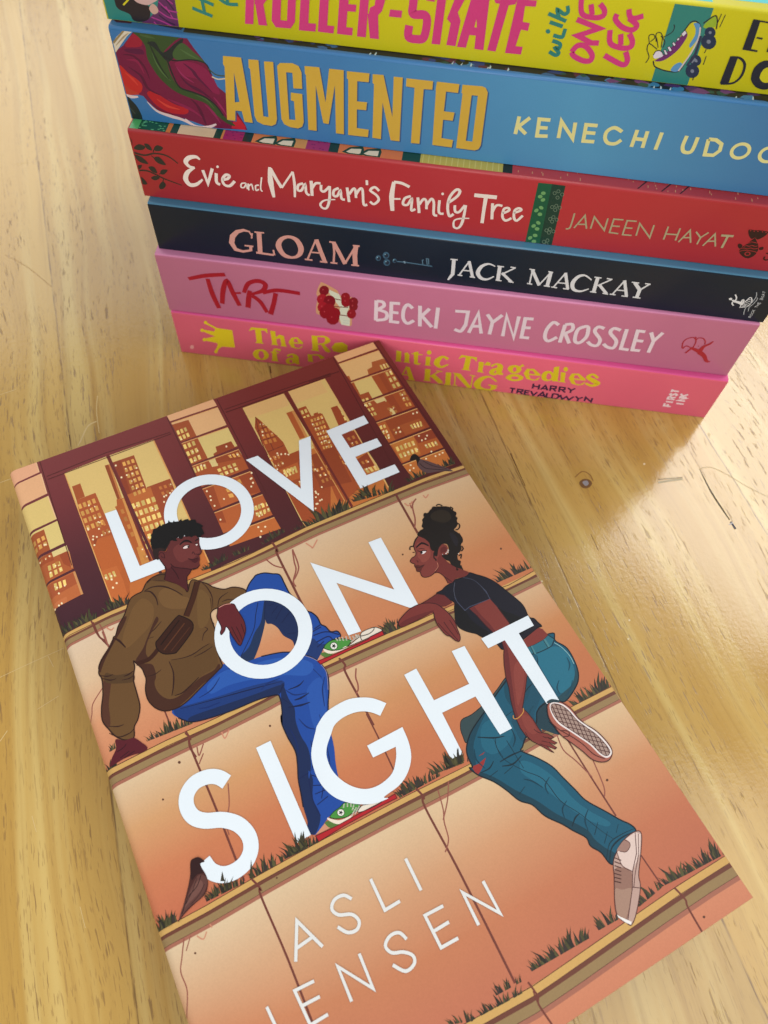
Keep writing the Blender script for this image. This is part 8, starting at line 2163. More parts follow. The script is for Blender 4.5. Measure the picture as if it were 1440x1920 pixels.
D['b3_top'] = '''1|80,170,100|0|-91,25 282,25 282,1400 -91,1400
1|26,84,62|0|282,25 1090,25 1090,1400 282,1400
1|206,120,60|0|1090,25 1222,25 1222,1400 1090,1400
1|24,70,58|0|1222,25 1431,25 1431,1400 1222,1400
1|226,200,164|0|1431,25 2483,25 2483,1400 1431,1400
1|24,70,58|0|2483,25 2684,25 2684,1400 2483,1400
1|214,140,80|0|2684,25 2746,25 2746,1400 2684,1400
1|168,44,104|0|2746,25 3317,25 3317,1400 2746,1400
1|34,58,52|0|3317,25 3579,25 3579,1400 3317,1400
1|222,130,74|0|3579,25 4795,25 4795,1400 3579,1400
1|210,150,86|0|4795,25 5148,25 5148,1400 4795,1400
1|164,50,108|0|5148,25 5807,25 5807,1400 5148,1400
1|30,62,54|0|5807,25 6083,25 6083,1400 5807,1400
1|220,124,74|0|6083,25 7916,25 7916,1400 6083,1400
1|24,74,62|0|7916,25 8434,25 8434,1400 7916,1400
1|196,182,88|0|8434,25 10801,25 10801,1400 8434,1400
1|36,44,34|0|10801,25 11073,25 11073,1400 10801,1400
1|34,70,52|0|3670,90 3850,35 4270,35 4290,300 4230,460 3860,340
1|232,220,196|0|3790,120 3910,80 4200,80 4210,320 3920,280
1|34,70,52|0|4209,90 4389,35 4809,35 4829,300 4769,460 4399,340
1|232,220,196|0|4329,120 4449,80 4739,80 4749,320 4459,280
1|34,70,52|0|6187,90 6367,35 6787,35 6807,300 6747,460 6377,340
1|232,220,196|0|6307,120 6427,80 6717,80 6727,320 6437,280
1|34,70,52|0|6691,90 6871,35 7291,35 7311,300 7251,460 6881,340
1|232,220,196|0|6811,120 6931,80 7221,80 7231,320 6941,280
1|90,170,120|0|850,267 890,237 930,267 890,297
1|90,170,120|0|830,115 870,85 910,115 870,145
1|90,170,120|0|490,424 530,394 570,424 530,454
1|90,170,120|0|814,288 854,258 894,288 854,318
1|90,170,120|0|339,204 379,174 419,204 379,234
1|90,170,120|0|430,212 470,182 510,212 470,242
1|90,170,120|0|877,168 917,138 957,168 917,198
1|90,170,120|0|934,535 974,505 1014,535 974,565
1|90,170,120|0|314,265 354,235 394,265 354,295
1|90,170,120|0|640,73 680,43 720,73 680,103
1|90,170,120|0|590,549 630,519 670,549 630,579
1|90,170,120|0|357,382 397,352 437,382 397,412
1|90,170,120|0|364,372 404,342 444,372 404,402
1|90,170,120|0|941,170 981,140 1021,170 981,200
1|90,170,120|0|279,105 319,75 359,105 319,135
1|90,170,120|0|676,69 716,39 756,69 716,99
1|90,170,120|0|337,328 377,298 417,328 377,358
1|90,170,120|0|960,287 1000,257 1040,287 1000,317
1|90,170,120|0|570,405 610,375 650,405 610,435
1|90,170,120|0|343,373 383,343 423,373 383,403
1|90,170,120|0|402,389 442,359 482,389 442,419
1|90,170,120|0|988,89 1028,59 1068,89 1028,119
1|90,170,120|0|687,387 727,357 767,387 727,417
1|90,170,120|0|385,205 425,175 465,205 425,235
1|90,170,120|0|1015,599 1055,569 1095,599 1055,629
1|90,170,120|0|364,441 404,411 444,441 404,471
1|120,30,90|0|3222,179 3262,154 3302,179 3262,204
1|120,30,90|0|3054,98 3094,73 3134,98 3094,123
1|120,30,90|0|2933,363 2973,338 3013,363 2973,388
1|120,30,90|0|3044,405 3084,380 3124,405 3084,430
1|120,30,90|0|2795,226 2835,201 2875,226 2835,251
1|120,30,90|0|3179,325 3219,300 3259,325 3219,350
1|120,30,90|0|2975,249 3015,224 3055,249 3015,274
1|120,30,90|0|3239,321 3279,296 3319,321 3279,346
1|120,30,90|0|5150,416 5190,391 5230,416 5190,441
1|120,30,90|0|5335,262 5375,237 5415,262 5375,287
1|120,30,90|0|5266,266 5306,241 5346,266 5306,291
1|120,30,90|0|5333,117 5373,92 5413,117 5373,142
1|120,30,90|0|5515,123 5555,98 5595,123 5555,148
1|120,30,90|0|5608,91 5648,66 5688,91 5648,116
1|120,30,90|0|5606,419 5646,394 5686,419 5646,444
1|120,30,90|0|5436,378 5476,353 5516,378 5476,403
1|214,150,110|0|12914,377 12938,377 12940,465 12916,465
1|214,150,110|0|12791,483 12815,483 12817,569 12793,569
1|214,150,110|0|13804,434 13828,434 13830,517 13806,517
1|214,150,110|0|15898,110 15922,110 15924,236 15900,236
1|214,150,110|0|12990,54 13014,54 13016,192 12992,192
1|214,150,110|0|12374,475 12398,475 12400,614 12376,614
1|214,150,110|0|15465,36 15489,36 15491,91 15467,91
1|214,150,110|0|12631,213 12655,213 12657,318 12633,318
1|214,150,110|0|18010,197 18034,197 18036,259 18012,259
1|214,150,110|0|15149,95 15173,95 15175,152 15151,152
1|214,150,110|0|15106,357 15130,357 15132,413 15108,413
1|214,150,110|0|14363,361 14387,361 14389,480 14365,480
1|214,150,110|0|13876,447 13900,447 13902,512 13878,512
1|214,150,110|0|16237,393 16261,393 16263,522 16239,522
1|214,150,110|0|14669,77 14693,77 14695,131 14671,131
1|214,150,110|0|14913,111 14937,111 14939,218 14915,218
1|214,150,110|0|11741,397 11765,397 11767,467 11743,467
1|214,150,110|0|11230,113 11254,113 11256,204 11232,204
1|214,150,110|0|15129,212 15153,212 15155,278 15131,278
1|214,150,110|0|14581,475 14605,475 14607,573 14583,573
1|214,150,110|0|17833,44 17857,44 17859,183 17835,183
1|214,150,110|0|17464,286 17488,286 17490,383 17466,383
1|214,150,110|0|14972,457 14996,457 14998,513 14974,513
1|214,150,110|0|15722,285 15746,285 15748,362 15724,362
1|214,150,110|0|16304,369 16328,369 16330,428 16306,428
1|214,150,110|0|16124,243 16148,243 16150,337 16126,337
1|214,150,110|0|15680,55 15704,55 15706,159 15682,159
1|214,150,110|0|13805,443 13829,443 13831,514 13807,514
1|214,150,110|0|16999,373 17023,373 17025,479 17001,479
1|214,150,110|0|17371,47 17395,47 17397,151 17373,151
1|214,150,110|0|15513,349 15537,349 15539,435 15515,435
1|214,150,110|0|11631,119 11655,119 11657,224 11633,224
1|214,150,110|0|12436,60 12460,60 12462,142 12438,142
1|214,150,110|0|14497,282 14521,282 14523,334 14499,334
1|214,150,110|0|16663,187 16687,187 16689,307 16665,307
1|214,150,110|0|11198,478 11222,478 11224,582 11200,582
1|214,150,110|0|18080,494 18104,494 18106,619 18082,619
1|214,150,110|0|11898,194 11922,194 11924,265 11900,265
1|214,150,110|0|16694,120 16718,120 16720,190 16696,190
1|214,150,110|0|11930,86 11954,86 11956,221 11932,221
1|216,206,120|0|8495,40 8520,40 8525,900 8500,900
1|216,206,120|0|8662,40 8687,40 8692,900 8667,900
1|216,206,120|0|8829,40 8854,40 8859,900 8834,900
1|216,206,120|0|8997,40 9022,40 9027,900 9002,900
1|216,206,120|0|9164,40 9189,40 9194,900 9169,900
1|216,206,120|0|9331,40 9356,40 9361,900 9336,900
1|216,206,120|0|9498,40 9523,40 9528,900 9503,900
1|216,206,120|0|9665,40 9690,40 9695,900 9670,900
1|216,206,120|0|9832,40 9857,40 9862,900 9837,900
1|216,206,120|0|9998,40 10023,40 10028,900 10003,900
1|216,206,120|0|10165,40 10190,40 10195,900 10170,900
1|216,206,120|0|10332,40 10357,40 10362,900 10337,900
1|216,206,120|0|10498,40 10523,40 10528,900 10503,900
1|216,206,120|0|10665,40 10690,40 10695,900 10670,900
1|60,24,28|0|14608,20 14648,20 15008,500 14948,500
1|60,24,28|0|15281,20 15321,20 15681,500 15621,500
1|60,24,28|0|15804,20 15844,20 16204,500 16144,500'''
D['b4_top'] = '''1|22,20,44|0|1960,70 21000,70 21000,3000 1819,3000
1|70,24,52|0|151,160 548,180 491,1200 0,1200 0,300
1|40,40,80|0|1254,240 1889,150 1960,900 1113,900
1|20,16,30|0|20307,298 20254,359 20078,432 19910,329 19971,244 20045,185 20209,181
1|40,60,130|0|11976,262 11814,338 11694,434 11563,296 11470,214 11674,181 11858,167
1|24,30,90|0|9361,421 9272,519 9100,543 8994,470 9046,382 9125,340 9262,330
1|20,16,30|0|18867,664 18831,701 18759,711 18697,676 18702,647 18761,616 18824,624
1|50,100,160|0|12222,356 12229,378 12175,384 12127,371 12123,343 12167,327 12218,324
1|90,30,70|0|12476,289 12390,405 12224,430 12173,357 12171,230 12224,137 12475,161
1|90,30,70|0|8442,152 8442,228 8328,219 8242,190 8222,104 8310,75 8418,75
1|24,30,90|0|6116,331 6087,415 6004,409 5916,378 5859,294 5994,264 6091,279
1|90,30,70|0|13726,630 13650,679 13574,692 13502,666 13540,613 13576,567 13650,570
1|40,60,130|0|8592,143 8576,193 8498,198 8402,180 8413,112 8496,58 8584,82
1|40,60,130|0|18859,381 18681,477 18546,535 18377,418 18326,326 18544,249 18752,295
1|50,100,160|0|4080,187 4045,225 4009,231 3975,201 3986,167 4006,155 4073,160
1|60,130,180|0|13349,163 13205,216 13089,285 13001,211 12954,131 13093,50 13288,107
1|110,60,130|0|13592,385 13496,501 13308,499 13223,442 13205,339 13311,217 13472,267
1|90,30,70|0|4907,290 4840,412 4687,401 4542,322 4628,233 4704,180 4833,230
1|20,16,30|0|8224,185 8192,232 8088,285 8007,231 7985,150 8063,113 8241,107
1|60,130,180|0|15004,152 14998,240 14817,277 14726,209 14661,104 14822,50 14980,91
1|70,40,110|0|10828,558 10758,653 10543,667 10449,607 10490,509 10553,453 10722,446
1|30,80,80|0|13398,229 13406,300 13276,340 13188,279 13213,174 13271,151 13403,134
1|30,80,80|0|9406,507 9350,609 9188,610 9069,560 9033,428 9194,359 9318,438
1|40,60,130|0|5568,485 5435,611 5315,576 5080,526 5106,411 5311,364 5455,360
1|50,100,160|0|20162,536 20159,602 20030,594 19957,564 19906,491 20025,459 20143,488
1|110,60,130|0|5636,454 5649,507 5514,505 5480,484 5444,424 5531,383 5654,375
1|60,130,180|0|14390,224 14324,306 14219,343 14167,268 14073,198 14211,122 14359,154
1|20,16,30|0|10854,520 10832,570 10773,583 10736,557 10729,491 10771,476 10838,471
1|110,60,130|0|13371,166 13212,238 13114,247 13038,194 12996,137 13099,50 13262,112
1|30,80,80|0|16157,182 16126,256 15894,273 15838,223 15846,116 15921,57 16052,97
1|30,80,80|0|16991,412 16994,473 16894,481 16797,447 16826,391 16897,355 16995,369
1|20,16,30|0|5080,184 5058,220 4982,220 4899,204 4931,168 4983,138 5045,139
1|60,130,180|0|9493,459 9535,543 9354,563 9238,495 9192,416 9353,363 9538,350
1|40,60,130|0|9857,187 9856,311 9633,344 9468,253 9473,152 9638,50 9858,105
1|40,60,130|0|19975,557 19943,607 19847,610 19756,591 19790,520 19841,506 19949,509
1|110,60,130|0|6907,541 6849,614 6761,614 6669,576 6703,514 6761,434 6896,474
1|90,30,70|0|5077,330 4935,444 4790,463 4736,368 4695,291 4802,191 4935,247
1|60,130,180|0|9381,437 9254,506 9153,555 9028,468 9103,401 9170,329 9321,373
1|40,60,130|0|4846,249 4829,303 4727,363 4594,279 4683,200 4734,149 4834,194
1|110,60,130|0|12253,346 12214,381 12162,403 12140,362 12129,328 12165,313 12252,306
1|70,40,110|0|14952,292 14776,416 14649,369 14570,350 14483,223 14661,211 14842,205
1|60,130,180|0|9621,135 9445,261 9268,243 9039,213 9040,66 9282,50 9421,62
1|20,16,30|0|13197,643 13124,708 12989,804 12856,710 12868,576 12954,563 13160,509
1|60,130,180|0|16758,138 16788,259 16619,233 16522,204 16421,99 16608,50 16778,55
1|110,60,130|0|16353,291 16198,355 16052,404 15948,338 15941,241 16074,167 16188,237
1|40,60,130|0|19972,123 19884,197 19731,263 19572,174 19683,59 19728,50 19924,54
1|20,16,30|0|19919,514 19913,550 19845,567 19794,535 19798,494 19841,476 19897,491
1|70,40,110|0|14866,525 14749,599 14677,624 14584,552 14615,479 14665,449 14768,454
1|90,30,70|0|17976,333 17924,410 17812,391 17725,354 17713,294 17823,277 17932,290
1|70,40,110|0|5114,317 5098,381 5002,402 4948,342 4898,289 4996,256 5077,261
1|24,30,90|0|16342,683 16202,778 16040,774 15863,729 15854,632 16032,539 16178,627
1|110,60,130|0|13552,428 13535,489 13472,481 13424,452 13343,391 13462,335 13534,384
1|20,16,30|0|14995,447 14918,517 14774,549 14665,514 14653,400 14784,340 14941,344
1|50,100,160|0|13961,417 13927,455 13845,480 13758,455 13758,384 13838,377 13918,382
1|110,60,130|0|14123,255 14036,309 13856,371 13719,295 13768,209 13856,179 14036,168
1|20,16,30|0|14559,347 14540,372 14483,392 14439,362 14454,329 14496,309 14533,312
1|24,30,90|0|15330,272 15272,312 15233,318 15210,293 15195,259 15235,229 15273,244
1|70,40,110|0|16979,310 16892,388 16757,404 16668,356 16610,276 16747,248 16847,255
1|40,60,130|0|8721,338 8684,392 8602,410 8516,381 8515,308 8615,260 8711,297
1|70,40,110|0|11240,652 11188,741 11043,738 10983,690 10922,611 11024,577 11147,565
1|30,80,80|0|17211,179 17237,245 17116,256 17056,222 17047,157 17108,119 17235,134
1|50,100,160|0|5943,299 5834,344 5747,369 5644,330 5697,259 5753,221 5864,249
1|24,30,90|0|5258,597 5208,647 5044,684 4946,640 4971,546 5046,490 5214,510
1|24,30,90|0|13042,391 13044,422 12949,457 12915,418 12911,376 12963,344 13035,341
1|40,60,130|0|19221,672 19158,744 18976,740 18850,724 18834,643 18973,584 19108,605
1|24,30,90|0|7722,541 7646,616 7457,702 7363,607 7346,504 7479,417 7620,459
1|70,40,110|0|9482,562 9408,641 9250,677 9196,598 9154,522 9243,493 9360,477
1|20,16,30|0|17122,266 17088,288 17031,304 16998,281 17007,245 17035,225 17087,234
1|30,80,80|0|19431,187 19298,312 19124,279 18906,231 18898,138 19100,57 19245,108
1|110,60,130|0|14047,67 14033,95 13964,129 13930,94 13914,50 13966,50 14041,50
1|30,80,80|0|19870,563 19781,645 19648,632 19573,589 19590,524 19643,489 19784,473
1|30,80,80|0|15780,198 15776,238 15689,255 15633,235 15597,159 15700,114 15783,143
1|90,30,70|0|19293,395 19269,501 19110,536 19038,453 18939,347 19099,265 19286,316
1|20,16,30|0|6684,287 6590,376 6505,398 6367,335 6432,240 6493,208 6593,229
1|70,40,110|0|15536,238 15388,317 15244,388 15004,292 15067,189 15220,60 15444,131
1|110,60,130|0|19236,344 19098,442 18929,496 18708,390 18773,294 18931,240 19153,240
1|20,16,30|0|17318,169 17218,279 17094,239 16976,226 16998,133 17108,50 17259,70
1|20,16,30|0|3971,359 3891,405 3778,435 3685,387 3696,314 3782,273 3906,278
1|20,16,30|0|18000,697 17973,773 17850,757 17715,743 17782,659 17849,605 17968,639
1|60,130,180|0|14188,154 14193,228 14050,226 13947,184 13952,124 14038,50 14139,100
1|20,16,30|0|9459,193 9410,330 9185,285 9090,269 9094,155 9197,50 9391,112
1|110,60,130|0|4429,299 4421,345 4332,384 4268,332 4226,277 4345,254 4441,246
1|90,30,70|0|15717,683 15688,720 15621,729 15555,701 15550,661 15622,637 15696,648
1|20,16,30|0|15533,587 15509,616 15459,613 15412,606 15414,568 15451,564 15497,559
1|40,60,130|0|12897,429 12742,520 12610,569 12456,485 12449,372 12620,296 12788,307
1|50,100,160|0|17524,433 17483,484 17356,495 17260,471 17292,409 17355,340 17494,359
1|60,130,180|0|17526,201 17495,232 17435,235 17358,222 17404,176 17426,164 17508,147
1|30,80,80|0|15664,643 15659,719 15544,706 15477,673 15470,616 15554,583 15645,576
1|50,100,160|0|11718,96 11629,155 11452,182 11377,136 11299,50 11456,50 11615,50
1|50,100,160|0|11518,577 11412,688 11267,747 11125,644 11165,537 11270,445 11427,452
1|40,60,130|0|5418,251 5386,284 5331,271 5295,268 5287,234 5336,212 5390,221
1|50,100,160|0|12580,170 12494,273 12361,254 12306,234 12206,101 12376,50 12584,88
1|90,30,70|0|9953,91 9923,183 9772,148 9711,144 9695,50 9763,50 9889,50
1|40,60,130|0|9337,286 9312,342 9261,359 9195,311 9225,258 9258,234 9330,243
1|70,40,110|0|18945,400 18832,527 18610,525 18470,462 18425,338 18620,270 18835,276
1|40,60,130|0|5817,654 5828,717 5712,739 5635,688 5596,614 5709,554 5828,584
1|24,30,90|0|13974,431 13892,510 13731,566 13589,494 13611,382 13760,326 13930,363
1|30,80,80|0|12524,243 12489,301 12409,321 12322,273 12351,211 12410,172 12478,210
1|30,80,80|0|4387,575 4243,686 4079,737 3993,652 3972,532 4077,438 4270,468
1|110,60,130|0|15508,437 15399,493 15306,526 15236,470 15253,406 15309,370 15442,370
1|90,30,70|0|10530,132 10466,169 10420,159 10383,154 10393,117 10427,80 10464,108
1|90,30,70|0|8986,356 8990,402 8874,474 8718,396 8719,325 8859,253 9023,303
1|60,130,180|0|13493,669 13469,737 13259,766 13097,710 13128,600 13283,552 13398,606
1|70,40,110|0|3961,246 3954,288 3858,317 3783,266 3830,220 3861,195 3922,204
1|70,40,110|0|5024,380 4937,457 4787,450 4696,417 4710,334 4797,314 4925,330
1|50,100,160|0|19605,431 19550,459 19486,487 19421,450 19468,409 19493,391 19538,396
1|70,40,110|0|17922,422 17846,511 17704,530 17582,457 17603,386 17706,347 17901,367
1|40,60,130|0|18630,401 18555,464 18429,520 18288,455 18278,345 18440,331 18557,329
1|30,80,80|0|8945,75 8921,128 8826,156 8724,100 8751,50 8842,50 8939,50
1|50,100,160|0|20365,518 20227,600 20042,622 19939,585 19893,467 20040,345 20226,373
1|70,40,110|0|4101,120 4023,169 3963,187 3884,140 3935,102 3965,82 4045,72
1|30,80,80|0|14093,141 14084,214 13911,251 13854,197 13799,115 13916,66 14062,50
1|20,16,30|0|7896,512 7769,612 7657,631 7533,554 7506,469 7632,352 7842,395
1|50,100,160|0|14525,463 14472,536 14351,524 14249,500 14228,430 14357,366 14436,392
1|30,80,80|0|11969,212 11988,241 11890,267 11827,234 11825,193 11902,172 11946,183
1|50,100,160|0|5763,97 5749,148 5620,195 5476,153 5559,57 5603,50 5728,50
1|60,130,180|0|7787,488 7790,533 7727,531 7673,503 7659,469 7725,433 7804,457
1|30,80,80|0|5310,619 5244,662 5174,697 5114,646 5138,584 5172,544 5245,572
1|30,80,80|0|11468,480 11436,522 11392,527 11333,496 11365,465 11381,427 11428,444
1|24,30,90|0|20466,143 20461,221 20269,314 20156,217 20032,64 20278,50 20432,50
1|70,40,110|0|4231,395 4196,423 4121,441 4078,416 4089,378 4120,337 4195,371
1|110,60,130|0|14037,622 14001,652 13940,650 13919,637 13904,611 13942,596 13985,598
1|40,60,130|0|18570,243 18541,308 18435,331 18371,268 18355,205 18430,192 18507,210
1|90,30,70|0|9131,274 9159,339 8966,407 8837,345 8811,202 8952,135 9074,168
1|30,80,80|0|10013,325 10003,379 9897,395 9860,356 9861,291 9900,278 9991,266
1|90,30,70|0|18305,573 18283,598 18199,628 18161,587 18165,548 18209,539 18261,536
1|50,100,160|0|6020,230 5968,280 5868,302 5803,250 5834,206 5866,153 5969,178
1|110,60,130|0|9114,139 9100,169 9035,189 9019,151 8994,126 9039,88 9089,116
1|110,60,130|0|15680,147 15507,282 15357,298 15255,185 15109,64 15320,50 15511,50
1|60,130,180|0|9253,602 9086,736 8973,724 8804,650 8780,562 8969,508 9193,458
1|110,60,130|0|18201,215 18119,282 17937,334 17791,258 17830,148 17955,129 18172,120
1|40,60,130|0|8960,295 8901,367 8760,386 8676,327 8697,261 8766,226 8896,228
1|20,16,30|0|9539,639 9502,683 9428,674 9389,662 9410,620 9436,576 9493,602
1|190,214,226|0|9000,55 9040,50 9060,221 9030,137
1|190,214,226|0|9235,55 9275,50 9295,191 9265,123
1|190,214,226|0|9483,55 9523,50 9543,134 9513,225
1|190,214,226|0|9923,55 9963,50 9983,136 9953,126
1|190,214,226|0|9978,55 10018,50 10038,148 10008,228
1|190,214,226|0|10446,55 10486,50 10506,133 10476,222
1|190,214,226|0|14201,55 14241,50 14261,157 14231,144
1|190,214,226|0|14378,55 14418,50 14438,147 14408,209
1|190,214,226|0|14622,55 14662,50 14682,193 14652,169
1|190,214,226|0|16299,55 16339,50 16359,141 16329,121
1|190,214,226|0|16731,55 16771,50 16791,181 16761,220
1|190,214,226|0|6855,55 6895,50 6915,133 6885,149
1|190,214,226|0|6994,55 7034,50 7054,173 7024,198'''
D['b5_top'] = '''1|72,200,206|0|14104,30 15061,30 15061,260 20500,260 20500,12000 2000,12000 2000,6000 14016,6000'''
D['scratch'] = '''2|222,196,140|10|25|23555,1059 22879,1168 21858,1184
2|222,196,140|10|47|21612,1865 22244,1548 22400,1218
2|222,196,140|10|31|21493,1948 21991,1683
2|222,196,140|10|20|20632,4576 20693,4229
2|222,196,140|10|19|24485,4401 24592,3841
2|222,196,140|10|14|13725,4889 13936,3975 14135,3040
2|222,196,140|10|14|12468,3923 12696,3312
2|222,196,140|10|13|7018,3249 6497,3168
2|222,196,140|10|18|11832,4975 12079,4763
2|222,196,140|10|14|14010,3512 13633,3388
2|222,196,140|10|12|9573,4259 9133,4178
2|222,196,140|10|27|37616,3123 37751,2543
2|176,136,84|10|24|31853,3858 30954,3077 29551,2205
2|176,136,84|10|19|20649,4231 20667,3885
2|196,184,150|00|83|14711,-17270 14687,-17701 14622,-18199
2|110,96,66|00|29|14833,-17333 14683,-18232
2|190,168,118|10|27|14837,-18961 14818,-19384 14419,-19811 13734,-20280 13074,-20858
2|84,70,40|10|21,53,70,41|14827,-18998 13805,-18923 12675,-18978
2|60,58,74|00|79|12608,-18982 12302,-18993
2|206,200,196|00|40|12511,-18863 12551,-19033
1|120,84,44|1|15450,-14544 15554,-14756 15453,-14958 15270,-14956 15168,-14745 15242,-14553
1|150,146,150|1|15441,-14664 15462,-14838 15320,-14856 15268,-14709
2|140,96,44|10|33|15695,-14490 15853,-14850 15659,-15052 15382,-15049
1|236,220,180|0|15551,-17189 15520,-17152 15530,-17115 15572,-17114 15603,-17151 15593,-17189
1|236,220,180|0|10259,-13987 10235,-13957 10244,-13924 10277,-13921 10301,-13952 10292,-13985
1|236,220,180|0|9700,-13675 9677,-13645 9686,-13613 9718,-13610 9742,-13640 9732,-13672
1|236,220,180|0|12269,-11819 12243,-11789 12253,-11755 12288,-11751 12314,-11781 12304,-11815
2|96,60,28|00|45|23374,-5268 23007,-5228
2|92,58,26|10|41,61,20|17247,-12653 15806,-12643
2|92,58,26|10|19,45,19|13442,-14074 12817,-14060
2|104,70,34|10|41,53,20|22054,2187 21509,2181'''
def recs(k): return [l for l in D[k].strip().split('\n') if l]
# ------------------------------------------------------------------ materials
M_ART = print_mat('matt_print', 0.5, 0.20)
M_SPINE = print_mat('laminated_spine_print', 0.36, 0.34, 0.07)
M_TITLE = print_mat('gloss_raised_varnish', 0.16, 0.6, 0.01, coat=0.3)
M_GOLD = print_mat('gold_foil', 0.36, 0.6, 0.05, metal=0.12)
M_PAPER = paper_mat()
M_WOOD = wood_mat()
# ------------------------------------------------------------------ table
table = bpy.data.objects.new('table', None); C.objects.link(table); table.rotation_euler = (0, 0, R(79.40)); table.location = (0, 0, 0)
tag(table, 'honey coloured pine table of joined boards with worn varnish under the books', 'table')
bm = bmesh.new(); bmesh.ops.create_cube(bm, size=1.0)
for v in bm.verts: v.co = Vector((v.co.x*1.9+0.05, v.co.y*1.5-0.05, v.co.z*0.03-0.015))
bmesh.ops.bevel(bm, geom=[e for e in bm.edges], offset=0.002, segments=2, affect='EDGES')
link('tabletop', bm, M_WOOD, table)
M_SCR = print_mat('scratched_varnish', 0.6, 0.3, 0.25)
for k, rec in enumerate(recs('scratch')):
    bm, _ = print_bm([rec], 0.01+0.004*(k % 5), 0.004)
    link('scratch', bm, M_SCR, table)
# ------------------------------------------------------------------ one book: wrap-round cover and page block
def arc(cx, cy, r, a0, a1, n=5):
    return [(cx+r*math.cos(a0+(a1-a0)*i/n), cy+r*math.sin(a0+(a1-a0)*i/n)) for i in range(n+1)]
def cover_bm(length, width, th, r, t=0.38, rb=0.3):
    """paper wrap as a C-section: spine along x at y = 0, boards running back to y = width; faces: 0 spine, 1 top, 2 rest"""
    g = 0.015
    o = [(width, g)]+arc(rb, rb+g, rb, -math.pi/2, -math.pi, 5)+arc(r, th-r-g, r, math.pi, math.pi/2, 5)+[(width, th-g)]
    i = [(width, th-g-t), (max(r*.8, t+.25), th-g-t), (t+.25, th-g-max(t, r*.8)), (t+.25, g+max(t, rb*.8)), (max(rb*.8, t+.25), g+t), (width, g+t)]
    prof = o+i; bm = bmesh.new()
    a = [bm.verts.new((0, y, z)) for y, z in prof]; b = [bm.verts.new((length, y, z)) for y, z in prof]
    n = len(prof)
    for k in range(n):
        f = bm.faces.new((a[k], a[(k+1) % n], b[(k+1) % n], b[k]))
        f.material_index = 1 if k >= 9 and k < len(o)-1 else 0 if k < len(o)-1 else 2
        f.smooth = k < len(o)-1
    bm.faces.new(a[::-1]); bm.faces.new(b)
    bmesh.ops.recalc_face_normals(bm, faces=bm.faces[:])
    return bm
def scaled(bm, M=None):
    for v in bm.verts: v.co = ((M @ v.co) if M else v.co)*MM
    return bm
def page_bm(length, width, th, back=0.3):
    bm = bmesh.new(); bmesh.ops.create_cube(bm, size=1.0)
    for v in bm.verts: v.co = Vector((length/2+v.co.x*(length-0.8), (width-0.5+back+0.5)/2+v.co.y*(width-1.0-back), th/2+v.co.z*(th-0.86)))
    return bm
SPINE = Matrix(((1, 0, 0, 0), (0, 0, -1, 0), (0, 1, 0, 0), (0, 0, 0, 1)))          # sheet (u, v, out) -> book (u, -out, v)
def stack_book(i, x, y, z, yaw, th, label, ink_spine, ink_top, names, foil=None):
    root = bpy.data.objects.new('paperback', None); C.objects.link(root)
    root.location = (x*MM, y*MM, z*MM); root.rotation_euler = (0, 0, R(yaw))
    tag(root, label, 'book', 'paperbacks piled in the stack')
    L = 198.0
    ms = print_mat('spine_stock', 0.36, 0.34, 0.07, ink=ink_spine); mt = print_mat('cover_stock', 0.36, 0.5, 0.06, ink=ink_top)
    link('cover', scaled(cover_bm(L, 129.0, th, 0.9)), [ms, mt, M_PAPER], root)
    link('page_block', scaled(page_bm(L, 128.6, th)), M_PAPER, root)
    zt = 0.012
    for key, nm in names:
        if key != 'top':
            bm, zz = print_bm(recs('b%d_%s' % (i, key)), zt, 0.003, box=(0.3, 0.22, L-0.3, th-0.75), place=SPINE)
            if key.startswith('art'): zt = max(zt, zz+0.006)
        else: bm, _ = print_bm(recs('b%d_top' % i), 0.012, 0.003, box=(0.3, 0.2 if i == 3 else 0.5, L-0.3, 120.0), place=Matrix.Translation((0, 0.65, th-0.015)))
        link(nm, bm, foil if (foil and key == 'title') else M_SPINE, root)
    return root
stack_book(0, 67.401, 240.514, 0.000, -34.5246, 20.924, 'coral pink paperback with a yellow crown on its spine, lowest of the stack', (240, 106, 132), (240, 92, 158), [('art', 'crown_print'), ('title', 'title_lettering'), ('author', 'author_lettering'), ('mark', 'publisher_mark')])  # top ink hotter than the spine: edge highlight put into the colour
stack_book(1, 67.355, 241.366, 20.924, -34.0116, 24.942, 'dusty pink paperback with a slice of red berry tart on its spine', (206, 122, 154), (230, 146, 188), [('art', 'tart_print'), ('title', 'title_lettering'), ('author', 'author_lettering'), ('mark', 'publisher_mark')])  # top ink paler than the spine: light caught on top, put into the colour
stack_book(2, 69.638, 243.237, 45.865, -34.5496, 17.540, 'dark navy paperback with white serif capitals and a small key on its spine', (4, 30, 50), (76, 136, 170), [('art', 'key_print'), ('title', 'title_lettering'), ('author', 'author_lettering'), ('mark', 'publisher_mark')])
stack_book(3, 70.069, 246.719, 63.405, -34.5803, 21.983, 'red paperback with dark leafy twigs and a green patterned band on its spine', (184, 50, 58), (184, 60, 66), [('art', 'leaf_print'), ('title', 'title_lettering'), ('author', 'author_lettering'), ('mark', 'publisher_mark'), ('top', 'cover_print')])
stack_book(4, 72.845, 251.020, 85.388, -34.8456, 25.368, 'thick blue paperback with gold capitals and a magenta flower on its spine', (64, 128, 186), (64, 128, 186), [('art', 'flower_and_shading_print'), ('title', 'title_lettering'), ('author', 'author_lettering'), ('top', 'cover_print')], foil=M_GOLD)  # paler middle of the blue ground is a gloss reflection put into the print
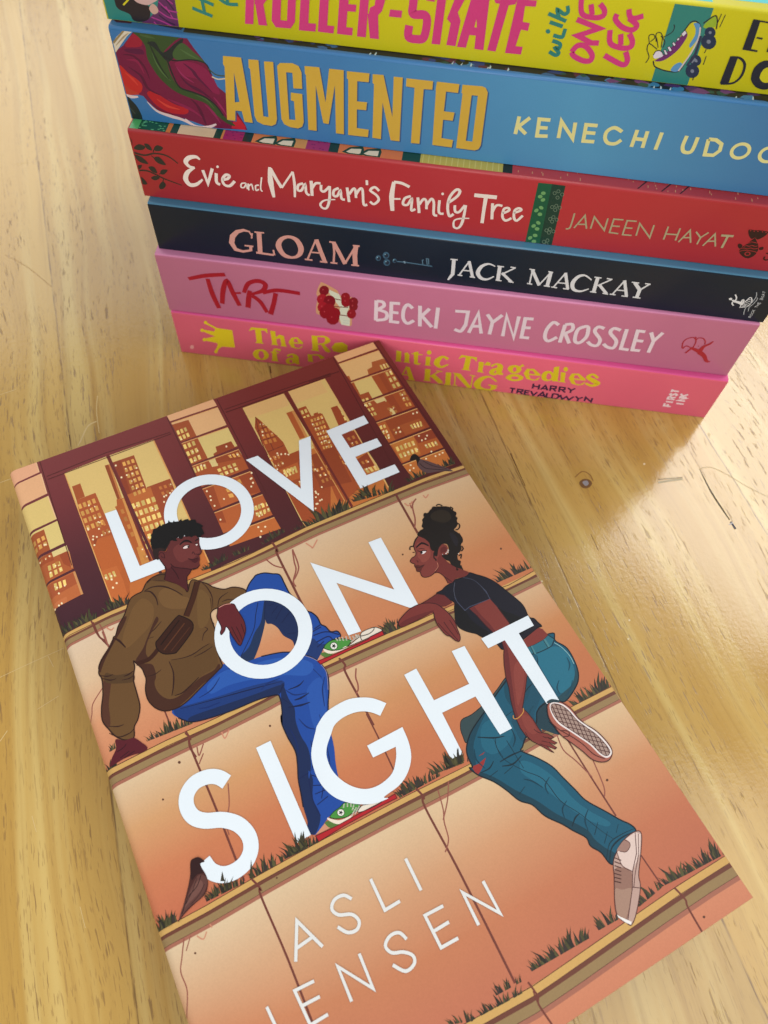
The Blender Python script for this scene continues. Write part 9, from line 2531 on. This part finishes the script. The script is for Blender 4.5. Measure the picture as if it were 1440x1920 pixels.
stack_book(5, 73.750, 254.075, 110.756, -34.4892, 19.224, 'yellow paperback with pink capitals and a roller skate on its spine, topmost of the stack', (210, 204, 30), (220, 212, 42), [('art', 'portrait_print'), ('art2', 'roller_skate_print'), ('title', 'title_lettering'), ('author', 'author_lettering'), ('top', 'cover_print')])
# ------------------------------------------------------------------ the book lying face up
H = 19.861
front = bpy.data.objects.new('paperback', None); C.objects.link(front)
tag(front, 'orange paperback lying face up in front of the stack, two people drawn on its cover', 'book')
def fold(x, r=2.4):
    return 0.0 if x >= r else -(r-math.sqrt(max(0.0, r*r-(r-x)**2)))
SWAP = Matrix(((0, 1, 0, 0), (1, 0, 0, 0), (0, 0, 1, 0), (0, 0, 0, 1)))             # book section (x along spine) -> spine along y
bm = cover_bm(198.0, 129.0, H, 2.4, 0.38, 2.4)
for v in bm.verts: v.co = Vector((v.co.y, v.co.x, v.co.z))
bmesh.ops.recalc_face_normals(bm, faces=bm.faces[:])
link('cover', scaled(bm), [print_mat('orange_stock', 0.46, 0.42, 0.08, ink=(176, 106, 76)), print_mat('orange_stock', 0.46, 0.42, 0.08, ink=(200, 130, 92)), M_PAPER], front)
bm = page_bm(198.0, 128.6, H, 2.2)
for v in bm.verts: v.co = Vector((v.co.y, v.co.x, v.co.z))
bmesh.ops.recalc_face_normals(bm, faces=bm.faces[:])
link('page_block', scaled(bm), M_PAPER, front)
BOX = (0.10, 0.05, 128.95, 197.95)
base = recs('illustration'); extra = recs('illustration_over')
up = Matrix.Translation((0, 0, H-0.015))
bm, z1 = print_bm(base+extra, 0.010, 0.003, box=BOX, bend=fold, place=up, gap_after=len(base), gap=0.05)
link('illustration', bm, M_ART, front)
# height of the drawing under the lettering
bmt, zb = print_bm(base, 0.010, 0.003, box=BOX); bmt.free()
bm, _ = print_bm(recs('title'), zb+0.008, 0.001, box=BOX, place=up)
link('title_lettering', bm, M_TITLE, front)
bm, _ = print_bm(recs('author'), zb+0.008, 0.003, box=BOX, place=up)
link('author_lettering', bm, M_TITLE, front)
